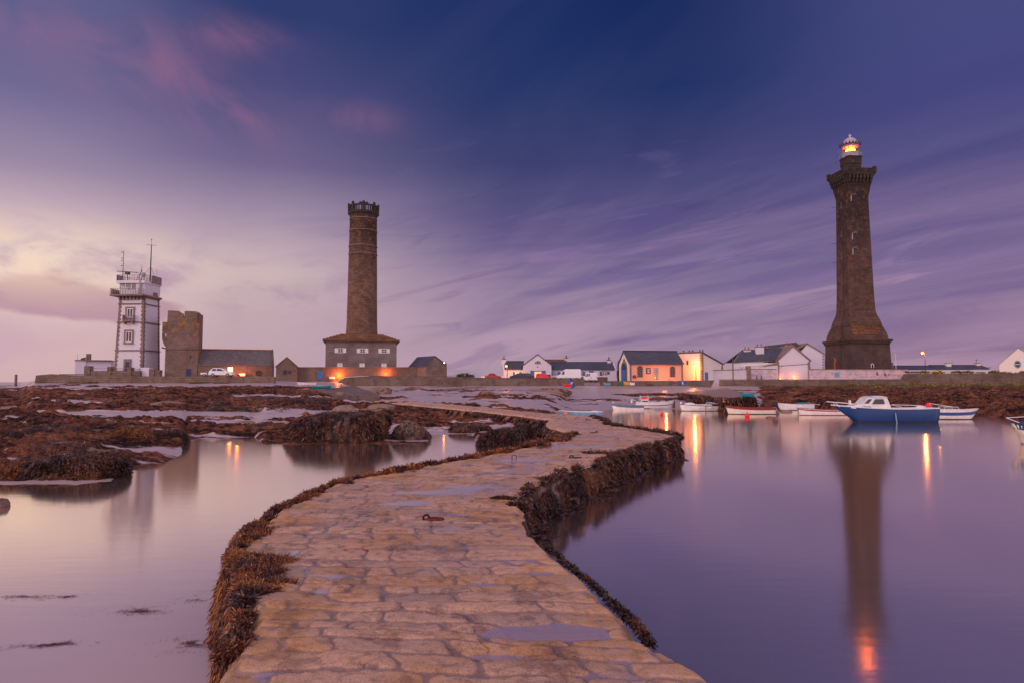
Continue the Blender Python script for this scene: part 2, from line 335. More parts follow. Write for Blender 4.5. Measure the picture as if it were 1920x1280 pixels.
# ------------------------------------------------------------------ mesh helpers
class MB:
    def __init__(self): self.v = []; self.f = []; self.uv = []
    def quadf(self, idx, uv=None): self.f.append(tuple(idx)); self.uv.append(uv)
    def add(self, vs, fs, uvs=None):
        o = len(self.v); self.v += [tuple(p) for p in vs]
        for i, f in enumerate(fs): self.f.append(tuple(o + k for k in f)); self.uv.append(uvs[i] if uvs else None)
        return self
    def box(self, x0, x1, y0, y1, z0, z1, rz=0.0, c=None):
        vs = [(x, y, z) for z in (z0, z1) for (x, y) in ((x0, y0), (x1, y0), (x1, y1), (x0, y1))]
        if rz:
            cx, cy = c if c else ((x0 + x1) / 2, (y0 + y1) / 2); s, k = math.sin(rz), math.cos(rz)
            vs = [(cx + (x - cx) * k - (y - cy) * s, cy + (x - cx) * s + (y - cy) * k, z) for x, y, z in vs]
        return self.add(vs, [(3, 2, 1, 0), (4, 5, 6, 7), (0, 1, 5, 4), (1, 2, 6, 5), (2, 3, 7, 6), (3, 0, 4, 7)])
    def prism(self, pts, y0, y1):      # outline in x,z swept along y
        n = len(pts)
        vs = [(x, y0, z) for x, z in pts] + [(x, y1, z) for x, z in pts]
        fs = [tuple(range(n)), tuple(range(2 * n - 1, n - 1, -1))] + [((i + 1) % n, i, n + i, n + (i + 1) % n) for i in range(n)]
        return self.add(vs, fs)
    def prismx(self, pts, x0, x1):     # outline in y,z swept along x
        n = len(pts)
        vs = [(x0, y, z) for y, z in pts] + [(x1, y, z) for y, z in pts]
        fs = [tuple(range(n - 1, -1, -1)), tuple(range(n, 2 * n))] + [(i, (i + 1) % n, n + (i + 1) % n, n + i) for i in range(n)]
        return self.add(vs, fs)
    def rings(self, rs, cap=True, uvr=None):
        """rings: lists of equal count points, bottom to top"""
        n = len(rs[0]); o = len(self.v)
        for r in rs: self.v += [tuple(p) for p in r]
        for k in range(len(rs) - 1):
            for i in range(n):
                j = (i + 1) % n
                a, b, c, d = o + k * n + i, o + k * n + j, o + (k + 1) * n + j, o + (k + 1) * n + i
                uv = None
                if uvr is not None:
                    u0, u1 = i * uvr, (i + 1) * uvr; za, zb = rs[k][i][2], rs[k + 1][i][2]
                    uv = [(u0, za), (u1, za), (u1, zb), (u0, zb)]
                self.f.append((a, b, c, d)); self.uv.append(uv)
        if cap:
            self.f.append(tuple(o + i for i in range(n - 1, -1, -1))); self.uv.append(None)
            e = o + (len(rs) - 1) * n
            self.f.append(tuple(e + i for i in range(n))); self.uv.append(None)
        return self
    def lathe(self, prof, c=(0, 0), n=32, cap=True):
        rs = [[(c[0] + r * math.cos(2 * math.pi * i / n), c[1] + r * math.sin(2 * math.pi * i / n), z) for i in range(n)] for r, z in prof]
        return self.rings(rs, cap, uvr=2 * math.pi * max(r for r, z in prof) / n)
    def tube(self, pts, r, n=8, closed=False):
        pts = [Vector(p) for p in pts]; rs = []
        m = len(pts)
        rr = r if isinstance(r, (list, tuple)) else [r] * m
        up0 = None
        for i, p in enumerate(pts):
            if closed: d = pts[(i + 1) % m] - pts[i - 1]
            else: d = pts[min(i + 1, m - 1)] - pts[max(i - 1, 0)]
            if d.length < 1e-9: d = Vector((0, 0, 1))
            d.normalize()
            if up0 is None:
                up0 = Vector((0, 0, 1)) if abs(d.z) < 0.9 else Vector((0, 1, 0))
            a = d.cross(up0)
            if a.length < 1e-4: a = d.cross(Vector((1, 0, 0)))
            a.normalize(); b = a.cross(d); 
            rs.append([tuple(p + a * (rr[i] * math.cos(2 * math.pi * k / n)) + b * (rr[i] * math.sin(2 * math.pi * k / n))) for k in range(n)])
        if closed: rs.append(rs[0]); return self.rings(rs, cap=False)
        return self.rings(rs)
    def sphere(self, c, r, n=16, m=10, sq=(1, 1, 1)):
        rs = []
        for k in range(m + 1):
            t = -math.pi / 2 + math.pi * k / m
            q = max(0.001, math.cos(t))
            rs.append([(c[0] + sq[0] * r * q * math.cos(2 * math.pi * i / n), c[1] + sq[1] * r * q * math.sin(2 * math.pi * i / n), c[2] + sq[2] * r * math.sin(t)) for i in range(n)])
        return self.rings(rs)
    def build(self, name, mat, parent=None, smooth=False, loc=None, rz=None):
        me = bpy.data.meshes.new(name); me.from_pydata(self.v, [], self.f); me.update()
        uvl = me.uv_layers.new(name='uv')
        data = np.zeros(len(me.loops) * 2)
        for p in me.polygons:
            uv = self.uv[p.index] if p.index < len(self.uv) else None
            nrm = p.normal
            for k, li in enumerate(p.loop_indices):
                if uv: data[2 * li], data[2 * li + 1] = uv[k]
                else:
                    co = me.vertices[me.loops[li].vertex_index].co
                    h = math.hypot(nrm.x, nrm.y)
                    if h < 0.25: data[2 * li], data[2 * li + 1] = co.x, co.y
                    else:
                        data[2 * li] = (-nrm.y * co.x + nrm.x * co.y) / h
                        data[2 * li + 1] = co.z / max(0.3, h)
        uvl.data.foreach_set('uv', data)
        if smooth: me.polygons.foreach_set('use_smooth', [True] * len(me.polygons))
        me.materials.append(mat)
        o = bpy.data.objects.new(name, me); scn.collection.objects.link(o)
        if parent: o.parent = parent
        if loc is not None: o.location = loc
        if rz is not None: o.rotation_euler = (0, 0, rz)
        return o
def npmesh(name, V, Fq, mat, attrs=None, smooth=True, parent=None):
    me = bpy.data.meshes.new(name)
    nv, nf = len(V), len(Fq); k = Fq.shape[1]
    me.vertices.add(nv); me.vertices.foreach_set('co', np.asarray(V, dtype=np.float32).ravel())
    me.loops.add(nf * k); me.loops.foreach_set('vertex_index', np.asarray(Fq, dtype=np.int32).ravel())
    me.polygons.add(nf); me.polygons.foreach_set('loop_start', np.arange(0, nf * k, k, dtype=np.int32))
    me.polygons.foreach_set('use_smooth', np.full(nf, smooth))
    me.update(calc_edges=True)
    for an, av in (attrs or {}).items():
        a = me.attributes.new(an, 'FLOAT', 'POINT'); a.data.foreach_set('value', np.asarray(av, dtype=np.float32))
    me.materials.append(mat)
    o = bpy.data.objects.new(name, me); scn.collection.objects.link(o)
    if parent: o.parent = parent
    return o
def tag(o, label, cat, group=None, kind=None):
    o['label'] = label; o['category'] = cat
    if group: o['group'] = group
    o['kind'] = kind or 'thing'
    return o
def struct(o): o['kind'] = 'structure'; return o
def thing(name, loc, rz, label, cat, group=None):
    o = bpy.data.objects.new(name, None); scn.collection.objects.link(o)
    o.location = loc; o.rotation_euler = (0, 0, rz); o.empty_display_size = 0.3
    return tag(o, label, cat, group)
def copy_tree(o, parent=None):
    c = o.copy(); scn.collection.objects.link(c)
    if parent: c.parent = parent
    for ch in [x for x in bpy.data.objects if x.parent == o]: copy_tree(ch, c)
    return c
def point(loc, w, c=(1, .42, .12), r=0.12, parent=None, spot=None, target=None):
    l = bpy.data.lights.new('bulb', 'SPOT' if spot else 'POINT'); l.energy = w; l.color = c; l.shadow_soft_size = r
    o = bpy.data.objects.new('bulb', l); scn.collection.objects.link(o); o.location = loc
    if spot: l.spot_size = R(spot); l.spot_blend = 0.9
    if target is not None: o.rotation_euler = (Vector(target) - Vector(loc)).to_track_quat('-Z', 'Y').to_euler()
    if parent: o.parent = parent
    return o

# ------------------------------------------------------------------ noise in numpy
_perm = RNG.random((3, 256, 256))
def vnoise(x, y, k=0):
    xi = np.floor(x).astype(int); yi = np.floor(y).astype(int)
    fx = x - xi; fy = y - yi
    fx = fx * fx * (3 - 2 * fx); fy = fy * fy * (3 - 2 * fy)
    g = _perm[k]
    a = g[xi & 255, yi & 255]; b = g[(xi + 1) & 255, yi & 255]; c = g[xi & 255, (yi + 1) & 255]; d = g[(xi + 1) & 255, (yi + 1) & 255]
    return (a * (1 - fx) + b * fx) * (1 - fy) + (c * (1 - fx) + d * fx) * fy
def fbm(x, y, oct=5, k=0, gain=0.5):
    s = 0; a = 1; tot = 0
    for i in range(oct):
        s = s + a * vnoise(x * 2 ** i + 17.3 * i, y * 2 ** i + 5.1 * i, k); tot += a; a *= gain
    return s / tot
def sstep(a, b, x):
    t = np.clip((x - a) / (b - a), 0, 1); return t * t * (3 - 2 * t)

# ------------------------------------------------------------------ ground: one sheet from the sea bed up the beach to the plateau
SHORE = np.array([(-900,905),(0,905),(130,908),(215,900),(240,880),(300,872),(345,850),(352,820),(480,818),(500,830),(800,828),(812,815),(885,812),(905,836),(960,842),(1000,838),(1040,787),(1060,768),
                  (1280,766),(1300,770),(1420,770),(1432,764),(1500,763),(1560,768),(1640,770),(1700,771),(1800,777),(1920,784),(2600,792)], float)
TOP = np.array([(-900,190,3.45),(40,170,3.45),(64,119,3.5),(512,119,3.5),(560,150,3.85),(625,150,3.85),(650,128,3.0),(1290,128,3.05),(1345,132,3.1),(1700,140,3.15),(1940,140,3.25),(2600,150,3.3)], float)
def ground_z(x, y, detail=True):
    px = 960 + F * x / np.maximum(y, 1.0)
    ys = np.interp(px, SHORE[:, 0], SHORE[:, 1]) + (fbm(px / 40, px * 0 + 3.0, 4) - 0.5) * 7
    ds = 3 * F / (ys - YH)
    dt = np.interp(px, TOP[:, 0], TOP[:, 1]); zt = np.interp(px, TOP[:, 0], TOP[:, 2])
    t = (y - ds) / (dt - ds)
    bank = sstep(1410, 1450, px)
    pw = 1.0 - 0.38 * bank + 0.5 * sstep(600, 680, px) * sstep(1400, 1290, px)
    z = np.where(t > 0, np.clip(t, 0, 1) ** pw * zt, t * (dt - ds) * 0.055)
    z = np.maximum(z, -0.9)
    over = sstep(0, 12, y - dt - 2)
    z = np.where(t >= 1, zt + (4.05 - zt) * over, z)
    tt = np.clip(t, 0, 1)
    py = YH + (HC - np.clip(z, 0, 3)) * F / np.maximum(y, 1)
    # wrack and rock cover
    n = fbm(x * 0.10, y * 0.13, 6, 0, 0.6)
    st = fbm(x * 0.035 + 9, y * 0.42, 5, 1, 0.6)
    left = sstep(640, 560, px)
    mid = sstep(600, 760, px) * sstep(1440, 1400, px)
    w = n * 0.6 + st * 0.5 - 0.025 + 0.10 * left - 0.085 * mid + 0.30 * bank
    ga = lambda a, b, c, d: np.exp(-((px - a) / c) ** 2 - ((py - b) / d) ** 2)
    w = w - 0.30 * ga(300, 774, 240, 7) - 0.32 * ga(460, 779, 150, 6) - 0.25 * ga(520, 744, 80, 4) - 0.2 * ga(60, 745, 80, 4) - 0.3 * ga(160, 729, 120, 3.0) - 0.22 * ga(120, 792, 200, 3) - .25 * ga(430, 791, 90, 4)
    w = w + 0.25 * ga(560, 758, 170, 9) + 0.2 * ga(240, 742, 330, 7) + 0.3 * ga(860, 785, 190, 20) + 0.22 * ga(60, 815, 330, 22) + 0.10 * ga(1050, 742, 330, 7) + .12 * ga(1150, 748, 200, 2.5)
    w = w - 0.35 * sstep(726, 721, py) * (1 - bank) * (y < dt + 1)
    w = w - 0.6 * sstep(0.0, 2.0, y - dt)
    weed = sstep(0.50, 0.62, w) 
    lump = fbm(x * 0.55, y * 0.7, 5, 2, 0.6)
    fine = fbm(x * 2.4, y * 2.4, 4, 0, 0.6)
    land = sstep(-0.01, 0.03, t)
    amp = np.interp(y, [20, 45, 90, 130], [0.6, 0.9, 0.95, 0.4]) * (1 + 0.6 * bank)
    z = z + land * weed * amp * (lump - 0.34 + (fine - 0.5) * 0.5) * np.where(t > 1, 0, 1)
    z = z + land * (1 - weed) * (fbm(x * 0.3, y * 0.5, 4, 1) - 0.5) * 0.10 * np.where(t > 1, 0.2, 1)
    green = sstep(0.66, 0.80, tt + (n - 0.5) * 0.35) * bank * sstep(0.42, 0.52, fbm(x * 0.2, y * 0.2, 4, 2)) * (t < 1.02)
    return z, weed, green, px, t
def terrain():
    na = 1000
    a = np.radians(np.linspace(-52, 52, na))
    d = np.concatenate([np.geomspace(2.5, 20, 40)[:-1], np.geomspace(20, 170, 760), np.geomspace(172, 5000, 50)])
    A, D = np.meshgrid(a, d)
    X = D * np.tan(A) ; Y = D
    Z, weed, green, px, t = ground_z(X, Y)
    V = np.stack([X, Y, Z], -1).reshape(-1, 3)
    nd = len(d)
    i = np.arange(nd - 1)[:, None] * na + np.arange(na - 1)[None, :]
    Fq = np.stack([i, i + 1, i + na + 1, i + na], -1).reshape(-1, 4)
    m, tt, b, o = newmat('foreshore')
    g = tt.node('ShaderNodeNewGeometry').outputs['Position']
    def att(n):
        k = tt.node('ShaderNodeAttribute'); k.attribute_name = n; return k.outputs['Fac']
    wd = att('weed'); gr = att('green')
    nf = tt.noise(g, 3.0, 8, 0.72); nb = tt.noise(g, 0.35, 5, 0.6)
    gx, gy, gz = tt.sep(g)
    thin = tt.noise(tt.comb(tt.m('MULTIPLY', gx, 0.22), tt.m('MULTIPLY', gy, 1.1), 0.0), 1.0, 8, 0.75)
    wmask = tt.mr(tt.m('ADD', wd, tt.m('MULTIPLY', tt.m('SUBTRACT', thin, 0.5), 2.8)), 0.36, 0.62)
    wmask = tt.m('MULTIPLY', wmask, tt.mr(gz, 4.0, 3.75))
    sand = tt.mix(nb, (.56, .44, .45, 1), (.42, .31, .295, 1))
    sand = tt.mix(tt.mr(nf, 0.55, 0.8), sand, (.26, .17, .155, 1))
    patchy = tt.noise(tt.comb(tt.m('MULTIPLY', gx, .25), tt.m('MULTIPLY', gy, .5), 3.0), 1.0, 6, .7)
    wc = tt.ramp(tt.m('ADD', tt.m('MULTIPLY', nf, 0.55), tt.m('MULTIPLY', patchy, 0.55)), [(0.43, (.008, .004, .004, 1)), (0.50, (.035, .014, .010, 1)), (0.55, (.15, .055, .034, 1)), (0.62, (.31, .12, .055, 1)), (0.74, (.42, .27, .20, 1))])
    col = tt.mix(wmask, sand, wc)
    grc = tt.ramp(nf, [(0.35, (.05, .05, .015, 1)), (0.6, (.13, .115, .03, 1)), (0.75, (.22, .13, .06, 1))])
    col = tt.mix(gr, col, grc)
    tt.put(b.inputs['Base Color'], col)
    tt.put(b.inputs['Roughness'], tt.mix(wmask, (.34, .34, .34, 1), (.8, .8, .8, 1)))
    tt.put(b.inputs['Specular IOR Level'], tt.mr(wmask, 0, 1, .6, .15, False))
    bp = tt.node('ShaderNodeBump'); tt.put(bp.inputs['Strength'], tt.mr(wmask, 0, 1, 0.12, 0.9, False)); bp.inputs['Distance'].default_value = 0.5
    tt.put(bp.inputs['Height'], nf); tt.l.new(bp.outputs[0], b.inputs['Normal'])
    o = npmesh('beach', V, Fq, m, {'weed': weed.ravel(), 'green': green.ravel()})
    struct(o)
terrain()

# ------------------------------------------------------------------ the still harbour water
def water():
    m = bpy.data.materials.new('calm_sea'); m.use_nodes = True; t = NT(m.node_tree); t.n.clear()
    o = t.node('ShaderNodeOutputMaterial')
    g = t.node('ShaderNodeNewGeometry').outputs['Position']
    gx, gy, gz = t.sep(g)
    gl = t.node('ShaderNodeBsdfAnisotropic') if False else t.node('ShaderNodeBsdfGlossy')
    gl.inputs['Color'].default_value = (1.0, 0.90, 0.80, 1)
    gl.inputs['Roughness'].default_value = 0.10
    bp = t.node('ShaderNodeBump'); bp.inputs['Strength'].default_value = 0.10; bp.inputs['Distance'].default_value = 0.02
    t.put(bp.inputs['Height'], t.noise(t.comb(t.m('MULTIPLY', gx, 0.8), t.m('MULTIPLY', gy, 3.0), 0.0), 1.0, 5, 0.6)); t.l.new(bp.outputs[0], gl.inputs['Normal'])
    df = t.node('ShaderNodeBsdfDiffuse'); df.inputs['Color'].default_value = (.50, .35, .34, 1)
    tr = t.node('ShaderNodeBsdfTransparent'); tr.inputs['Color'].default_value = (.8, .7, .8, 1)
    s1 = t.node('ShaderNodeMixShader'); s1.inputs[0].default_value = 0.30; t.l.new(df.outputs[0], s1.inputs[1]); t.l.new(tr.outputs[0], s1.inputs[2])
    lw = t.node('ShaderNodeLayerWeight'); lw.inputs[0].default_value = 0.5
    lag = t.mr(t.m('SUBTRACT', gx, t.m('MULTIPLY', gy, 0.02)), 0.6, -0.6)      # water colour is paler on the left of the jetty
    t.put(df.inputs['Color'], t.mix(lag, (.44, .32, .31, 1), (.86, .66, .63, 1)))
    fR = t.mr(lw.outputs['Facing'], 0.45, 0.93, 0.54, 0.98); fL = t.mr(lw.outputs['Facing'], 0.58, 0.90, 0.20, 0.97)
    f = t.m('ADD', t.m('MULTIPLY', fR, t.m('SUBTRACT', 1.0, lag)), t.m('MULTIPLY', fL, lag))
    s2 = t.node('ShaderNodeMixShader'); t.put(s2.inputs[0], f); t.l.new(s1.outputs[0], s2.inputs[1]); t.l.new(gl.outputs[0], s2.inputs[2])
    t.l.new(s2.outputs[0], o.inputs[0])
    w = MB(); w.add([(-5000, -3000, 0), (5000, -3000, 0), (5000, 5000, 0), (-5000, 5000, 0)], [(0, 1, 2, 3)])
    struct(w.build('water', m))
water()

# ------------------------------------------------------------------ seaweed fronds
def weed_material(name, stops):
    m, t, b, o = newmat(name)
    k = t.node('ShaderNodeAttribute'); k.attribute_name = 'tint'
    g = t.node('ShaderNodeNewGeometry').outputs['Position']
    n = t.noise(g, 2.0, 4, 0.6)
    t.put(b.inputs['Base Color'], t.ramp(t.m('ADD', t.m('MULTIPLY', k.outputs['Fac'], 0.65), t.m('MULTIPLY', n, 0.35)), stops))
    b.inputs['Roughness'].default_value = 0.38; b.inputs['Specular IOR Level'].default_value = 0.6
    return m
M['weed_gold'] = weed_material('wrack_golden', [(0.10, (.030, .012, .010, 1)), (0.38, (.075, .022, .013, 1)), (0.58, (.20, .058, .018, 1)), (0.76, (.34, .125, .020, 1)), (0.95, (.40, .24, .12, 1))])
M['weed_dark'] = weed_material('wrack_dark', [(0.10, (.018, .009, .008, 1)), (0.44, (.040, .014, .010, 1)), (0.62, (.13, .042, .020, 1)), (0.80, (.26, .11, .045, 1)), (0.95, (.40, .26, .18, 1))])
M['weed_drift'] = weed_material('drifting_weed', [(0.2, (.10, .055, .06, 1)), (0.9, (.24, .15, .14, 1))])
def fronds(name, Pp, Dd, L, Wd, mat, tint=None, curl=0.5, parent=None, up=None):
    """Pp roots, Dd growth directions, L lengths, Wd widths; each frond a tapering ribbon of four segments, forked at its tip"""
    n = len(Pp)
    if n == 0: return None
    Dd = Dd / np.linalg.norm(Dd, axis=1, keepdims=True)
    rv = RNG.normal(size=(n, 3))
    S = np.cross(Dd, rv); S /= np.linalg.norm(S, axis=1, keepdims=True)
    Nn = np.cross(S, Dd)
    prof = [0.55, 1.0, 0.75, 1.15, 0.25]
    rows = []
    cur = Pp.copy(); d = Dd.copy()
    bend = RNG.normal(size=(n, 1)) * curl
    for k in range(5):
        w = (Wd * prof[k])[:, None]
        rows.append(cur - S * w); rows.append(cur + S * w)
        if k < 4:
            d = d + Nn * bend * 0.35 + RNG.normal(size=(n, 3)) * 0.16 * curl
            d = d + np.array([0, 0, -0.12])
            d /= np.linalg.norm(d, axis=1, keepdims=True)
            cur = cur + d * (L[:, None] / 4)
    V = np.stack(rows, 1).reshape(-1, 3)
    base = (np.arange(n) * 10)[:, None, None]
    q = np.array([[0, 1, 3, 2], [2, 3, 5, 4], [4, 5, 7, 6], [6, 7, 9, 8]])[None]
    Fq = (base + q).reshape(-1, 4)
    if tint is None: tint = RNG.random(n)
    return npmesh(name, V, Fq, mat, {'tint': np.repeat(tint, 10)}, smooth=True, parent=parent)

# ------------------------------------------------------------------ the stone jetty
PAIRS = [((405,1300),(1365,1300)),((425,1250),(1348,1262)),((470,1180),(1215,1200)),((462,1110),(1120,1112)),((448,1045),(1040,1042)),((458,1005),(1000,1005)),((500,972),(984,982)),
 ((560,938),(976,958)),((622,908),(974,934)),((690,894),(988,912)),((770,880),(1058,886)),((855,864),(1133,859)),((930,851),(1190,839)),((992,837),(1245,826)),
 ((1050,822),(1272,818)),((1078,814),(1249,812)),((1052,806),(1184,803)),((1026,799),(1139,795)),((1024,791),(1136,788)),((1033,785.5),(1107,780)),
 ((991,781),(1023,774.5)),((907,771),(935,766)),((829,764),(862,759)),((765,757.5),(800,753.5)),((700,751.5),(742,748.5))]
def deckz(d): return float(np.interp(d, [0, 5, 12, 27, 42, 60, 90, 120], [1.02, 1.00, .88, .83, .85, .98, 1.32, 1.5]))
def deckpt(px, py):
    z = 1.0
    for _ in range(8): g = G(px, py, z); z = deckz(g.y)
    return np.array([g.x, g.y, z])
Ls = [deckpt(*a) for a, b in PAIRS]; Rs = [deckpt(*b) for a, b in PAIRS]
# the jetty runs on towards and past the photographer
Ls = [np.array([-1.5, -6, 1.02]), np.array([-1.8, 0.5, 1.02])] + Ls; Rs = [np.array([2.5, -6, 1.02]), np.array([2.2, 0.5, 1.02])] + Rs
Ls = np.array(Ls); Rs = np.array(Rs)
def resample(A, t, knots):
    return np.stack([np.interp(t, knots, A[:, k]) for k in range(3)], 1)
C = (Ls + Rs) / 2
kn = np.concatenate([[0], np.cumsum(np.linalg.norm(np.diff(C, axis=0), axis=1))])
dens = []      # sample spacing grows with distance
s = 0
while s < kn[-1]:
    yy = np.interp(s, kn, C[:, 1])
    dens.append(s); s += 0.05 if yy < 3.3 else min(0.35, max(0.016, 0.0030 * yy))
sv = np.array(dens)
def smooth(Aa, w=9):
    k = np.ones(w) / w
    out = Aa.copy()
    for c in range(3):
        p = np.pad(Aa[:, c], w // 2, mode='edge'); out[:, c] = np.convolve(p, k, 'valid')
    return out
LE = smooth(resample(Ls, sv, kn)); RE = smooth(resample(Rs, sv, kn))
jl = (fbm(sv * 1.3, sv * 0 + 1, 4) - 0.5) * 0.22; jr = (fbm(sv * 1.3, sv * 0 + 50, 4) - 0.5) * 0.22
dirn = (RE - LE); wid = np.linalg.norm(dirn, axis=1); dirn = dirn / wid[:, None]
LE = LE + dirn * jl[:, None]; RE = RE + dirn * jr[:, None]
wid = np.linalg.norm(RE - LE, axis=1)
NU = 190
uu = np.linspace(0, 1, NU)
Sg, Ug = np.meshgrid(sv, uu, indexing='ij')
across = Ug * wid[:, None]
PX = LE[:, None, :] * (1 - Ug[..., None]) + RE[:, None, :] * Ug[..., None]
wx, wy = PX[..., 0], PX[..., 1]
# stone courses
vw = Sg + (fbm(wx * 0.8, wy * 0.8, 3, 1) - 0.5) * 0.26 + (fbm(wx * 4, wy * 4, 3, 1) - 0.5) * 0.10 + (fbm(wx * 14, wy * 14, 3, 1) - 0.5) * 0.035
aw = across - (wid / 2)[:, None] + (fbm(wx * 1.1, wy * 1.1, 3, 2) - 0.5) * 0.24 + (fbm(wx * 4, wy * 4, 3, 2) - 0.5) * 0.10 + (fbm(wx * 14, wy * 14, 3, 2) - 0.5) * 0.035
rr = random.Random(5)
vb = [-1.0]
while vb[-1] < kn[-1] + 1: vb.append(vb[-1] + rr.choice([0.22, 0.32, 0.4, 0.48, 0.58]))
vb = np.array(vb)
ci = np.clip(np.searchsorted(vb, vw) - 1, 0, len(vb) - 2)
dist = np.minimum(vw - vb[ci], vb[ci + 1] - vw)
idn = np.zeros_like(dist)
for c in np.unique(ci):
    mk = ci == c
    bb = [-40.0 + rr.random()]
    while bb[-1] < 40: bb.append(bb[-1] + rr.choice([0.3, 0.5, 0.65, 0.85, 1.0, 1.3]) * rr.uniform(0.9, 1.1))
    bb = np.array(bb); q = aw[mk]; bi = np.clip(np.searchsorted(bb, q) - 1, 0, len(bb) - 2)
    dd = np.minimum(q - bb[bi], bb[bi + 1] - q)
    a = dist[mk]
    # rounded corners
    rc = 0.09
    ax = np.maximum(rc - a, 0); bx = np.maximum(rc - dd, 0)
    dist[mk] = rc - np.hypot(ax, bx) + np.minimum(0.0, 0)
    dist[mk] = np.where((ax == 0) & (bx == 0), np.minimum(a, dd), dist[mk])
    idn[mk] = np.modf(np.sin(c * 12.9898 + bi * 78.233) * 43758.5453)[0]
idn = np.abs(idn)
edge = np.minimum(across, wid[:, None] - across)
jw = -0.006 + 0.045 * fbm(wx * 1.5, wy * 1.5, 3, 0)
stone = sstep(0, 0.030, dist - jw + 0.006)
dome = sstep(0, 0.16, dist) * 0.018
far = sstep(7, 14, wy)
h = stone * (0.015 - .005 * far) + dome * (.25 - .1 * far) + .0135 + .002 * far + (idn - 0.5) * 0.014 + (fbm(wx * 9, wy * 9, 5, 1, .6) - 0.5) * 0.020 + (fbm(wx * 45, wy * 45, 2, 2) - 0.5) * 0.009
h = h + (fbm(wx * 0.7, wy * 0.7, 4, 2) - 0.5) * 0.062 - 0.000
crack = np.abs(fbm(wx * 1.7 + 4, wy * 1.7, 4, 0) - 0.5); crk = np.exp(-(crack / 0.006) ** 2) * (idn > 0.4); h = h - 0.022 * crk
stone = stone * (1 - .9 * crk)
for (qx, qy, wa, wb, dp) in [(1010,1188,.42,.20,.075),(960,1230,.30,.10,.035),(650,988,.26,.12,.05),(625,1083,.22,.12,.045),(775,944,.4,.2,.05),(850,993,.3,.12,.045),(905,1098,.22,.1,.045),
                             (870,1152,.20,.08,.045),(1020,1076,.2,.08,.04),(880,912,.6,.22,.045),(800,925,.5,.25,.04),(1090,838,1.2,.7,.045),(1010,862,.9,.5,.04),(860,965,.3,.1,.04),(600,1110,.1,.14,.045)]:
    q = deckpt(qx, qy); wob = (fbm(wx * 2.2 / max(.25, wa) * .5 + qx, wy * 2.2 / max(.25, wa) * .5, 4, 0) - .5) * 1.6; h = h - dp * (.75 + .5 * idn) * np.exp(-((wx - q[0]) / wa + wob) ** 2 - ((wy - q[1]) / wb + wob * .8) ** 2)
rnd = 0.10 + 0.05 * idn
h = h - (1 - sstep(0, 1, np.clip(edge / rnd, 0, 1))) * 0.10
Zd = PX[..., 2] + h
DV = np.stack([wx, wy, Zd], -1).reshape(-1, 3)
ns = len(sv)
ii = np.arange(ns - 1)[:, None] * NU + np.arange(NU - 1)[None, :]
DF = np.stack([ii, ii + 1, ii + NU + 1, ii + NU], -1).reshape(-1, 4)
def deck_material():
    m, t, b, o = newmat('granite_paving')
    def att(n):
        k = t.node('ShaderNodeAttribute'); k.attribute_name = n; return k.outputs['Fac']
    hh = att('height'); tn = att('tint'); jt = att('joint')
    g = t.node('ShaderNodeNewGeometry').outputs['Position']
    speck = t.noise(g, 70, 3, 0.8); med = t.noise(g, 7, 6, 0.7); big = t.noise(g, 0.9, 5, 0.6)
    base = t.mix(tn, (.54, .35, .28, 1), (.84, .50, .33, 1))
    base = t.mix(t.m('MULTIPLY', t.mr(big, 0.45, 0.66), .8), base, (.66, .32, .10, 1))
    base = t.mix(t.m('MULTIPLY', t.mr(med, 0.46, 0.72), 0.75), base, (.22, .12, .085, 1))
    base = t.mix(t.m('MULTIPLY', t.mr(speck, 0.56, 0.72), 0.75), base, (.70, .50, .36, 1))
    base = t.mix(t.m('MULTIPLY', t.mr(speck, 0.46, 0.32), 0.8), base, (.10, .05, .04, 1))
    low = t.m('MULTIPLY', t.mr(jt, 0.7, 0.1), 0.7)
    base = t.mix(low, base, (.29, .19, .18, 1))
    base = t.mix(t.m('MULTIPLY', t.m('MULTIPLY', att('rim'), t.mr(med, .42, .62)), .55), base, (.86, .44, .12, 1))
    damp = t.mr(t.noise(g, 1.9, 5, .65), .52, .62)
    base = t.mix(t.m('MULTIPLY', damp, .75), base, t.mix(1.0, base, (.52, .46, .48, 1), 'MULTIPLY'))
    t.put(b.inputs['Base Color'], base)
    wet = t.m('MAXIMUM', t.mr(hh, 0.035, -0.005), damp)
    t.put(b.inputs['Roughness'], t.mix(wet, (.55, .55, .55, 1), (.22, .22, .22, 1)))
    bp = t.node('ShaderNodeBump'); bp.inputs['Strength'].default_value = 1.0; bp.inputs['Distance'].default_value = 0.022
    t.put(bp.inputs['Height'], t.m('ADD', speck, t.m('MULTIPLY', med, 1.5))); t.l.new(bp.outputs[0], b.inputs['Normal'])
    return m
jetty = thing('stone_jetty', (0, 0, 0), 0, 'long winding granite causeway of wet paving blocks running from the foreground to the beach', 'jetty')
npmesh('deck', DV, DF, deck_material(), {'height': h.ravel(), 'tint': idn.ravel(), 'joint': stone.ravel(), 'rim': (1 - sstep(.1, .8, edge)).ravel()}, parent=jetty)
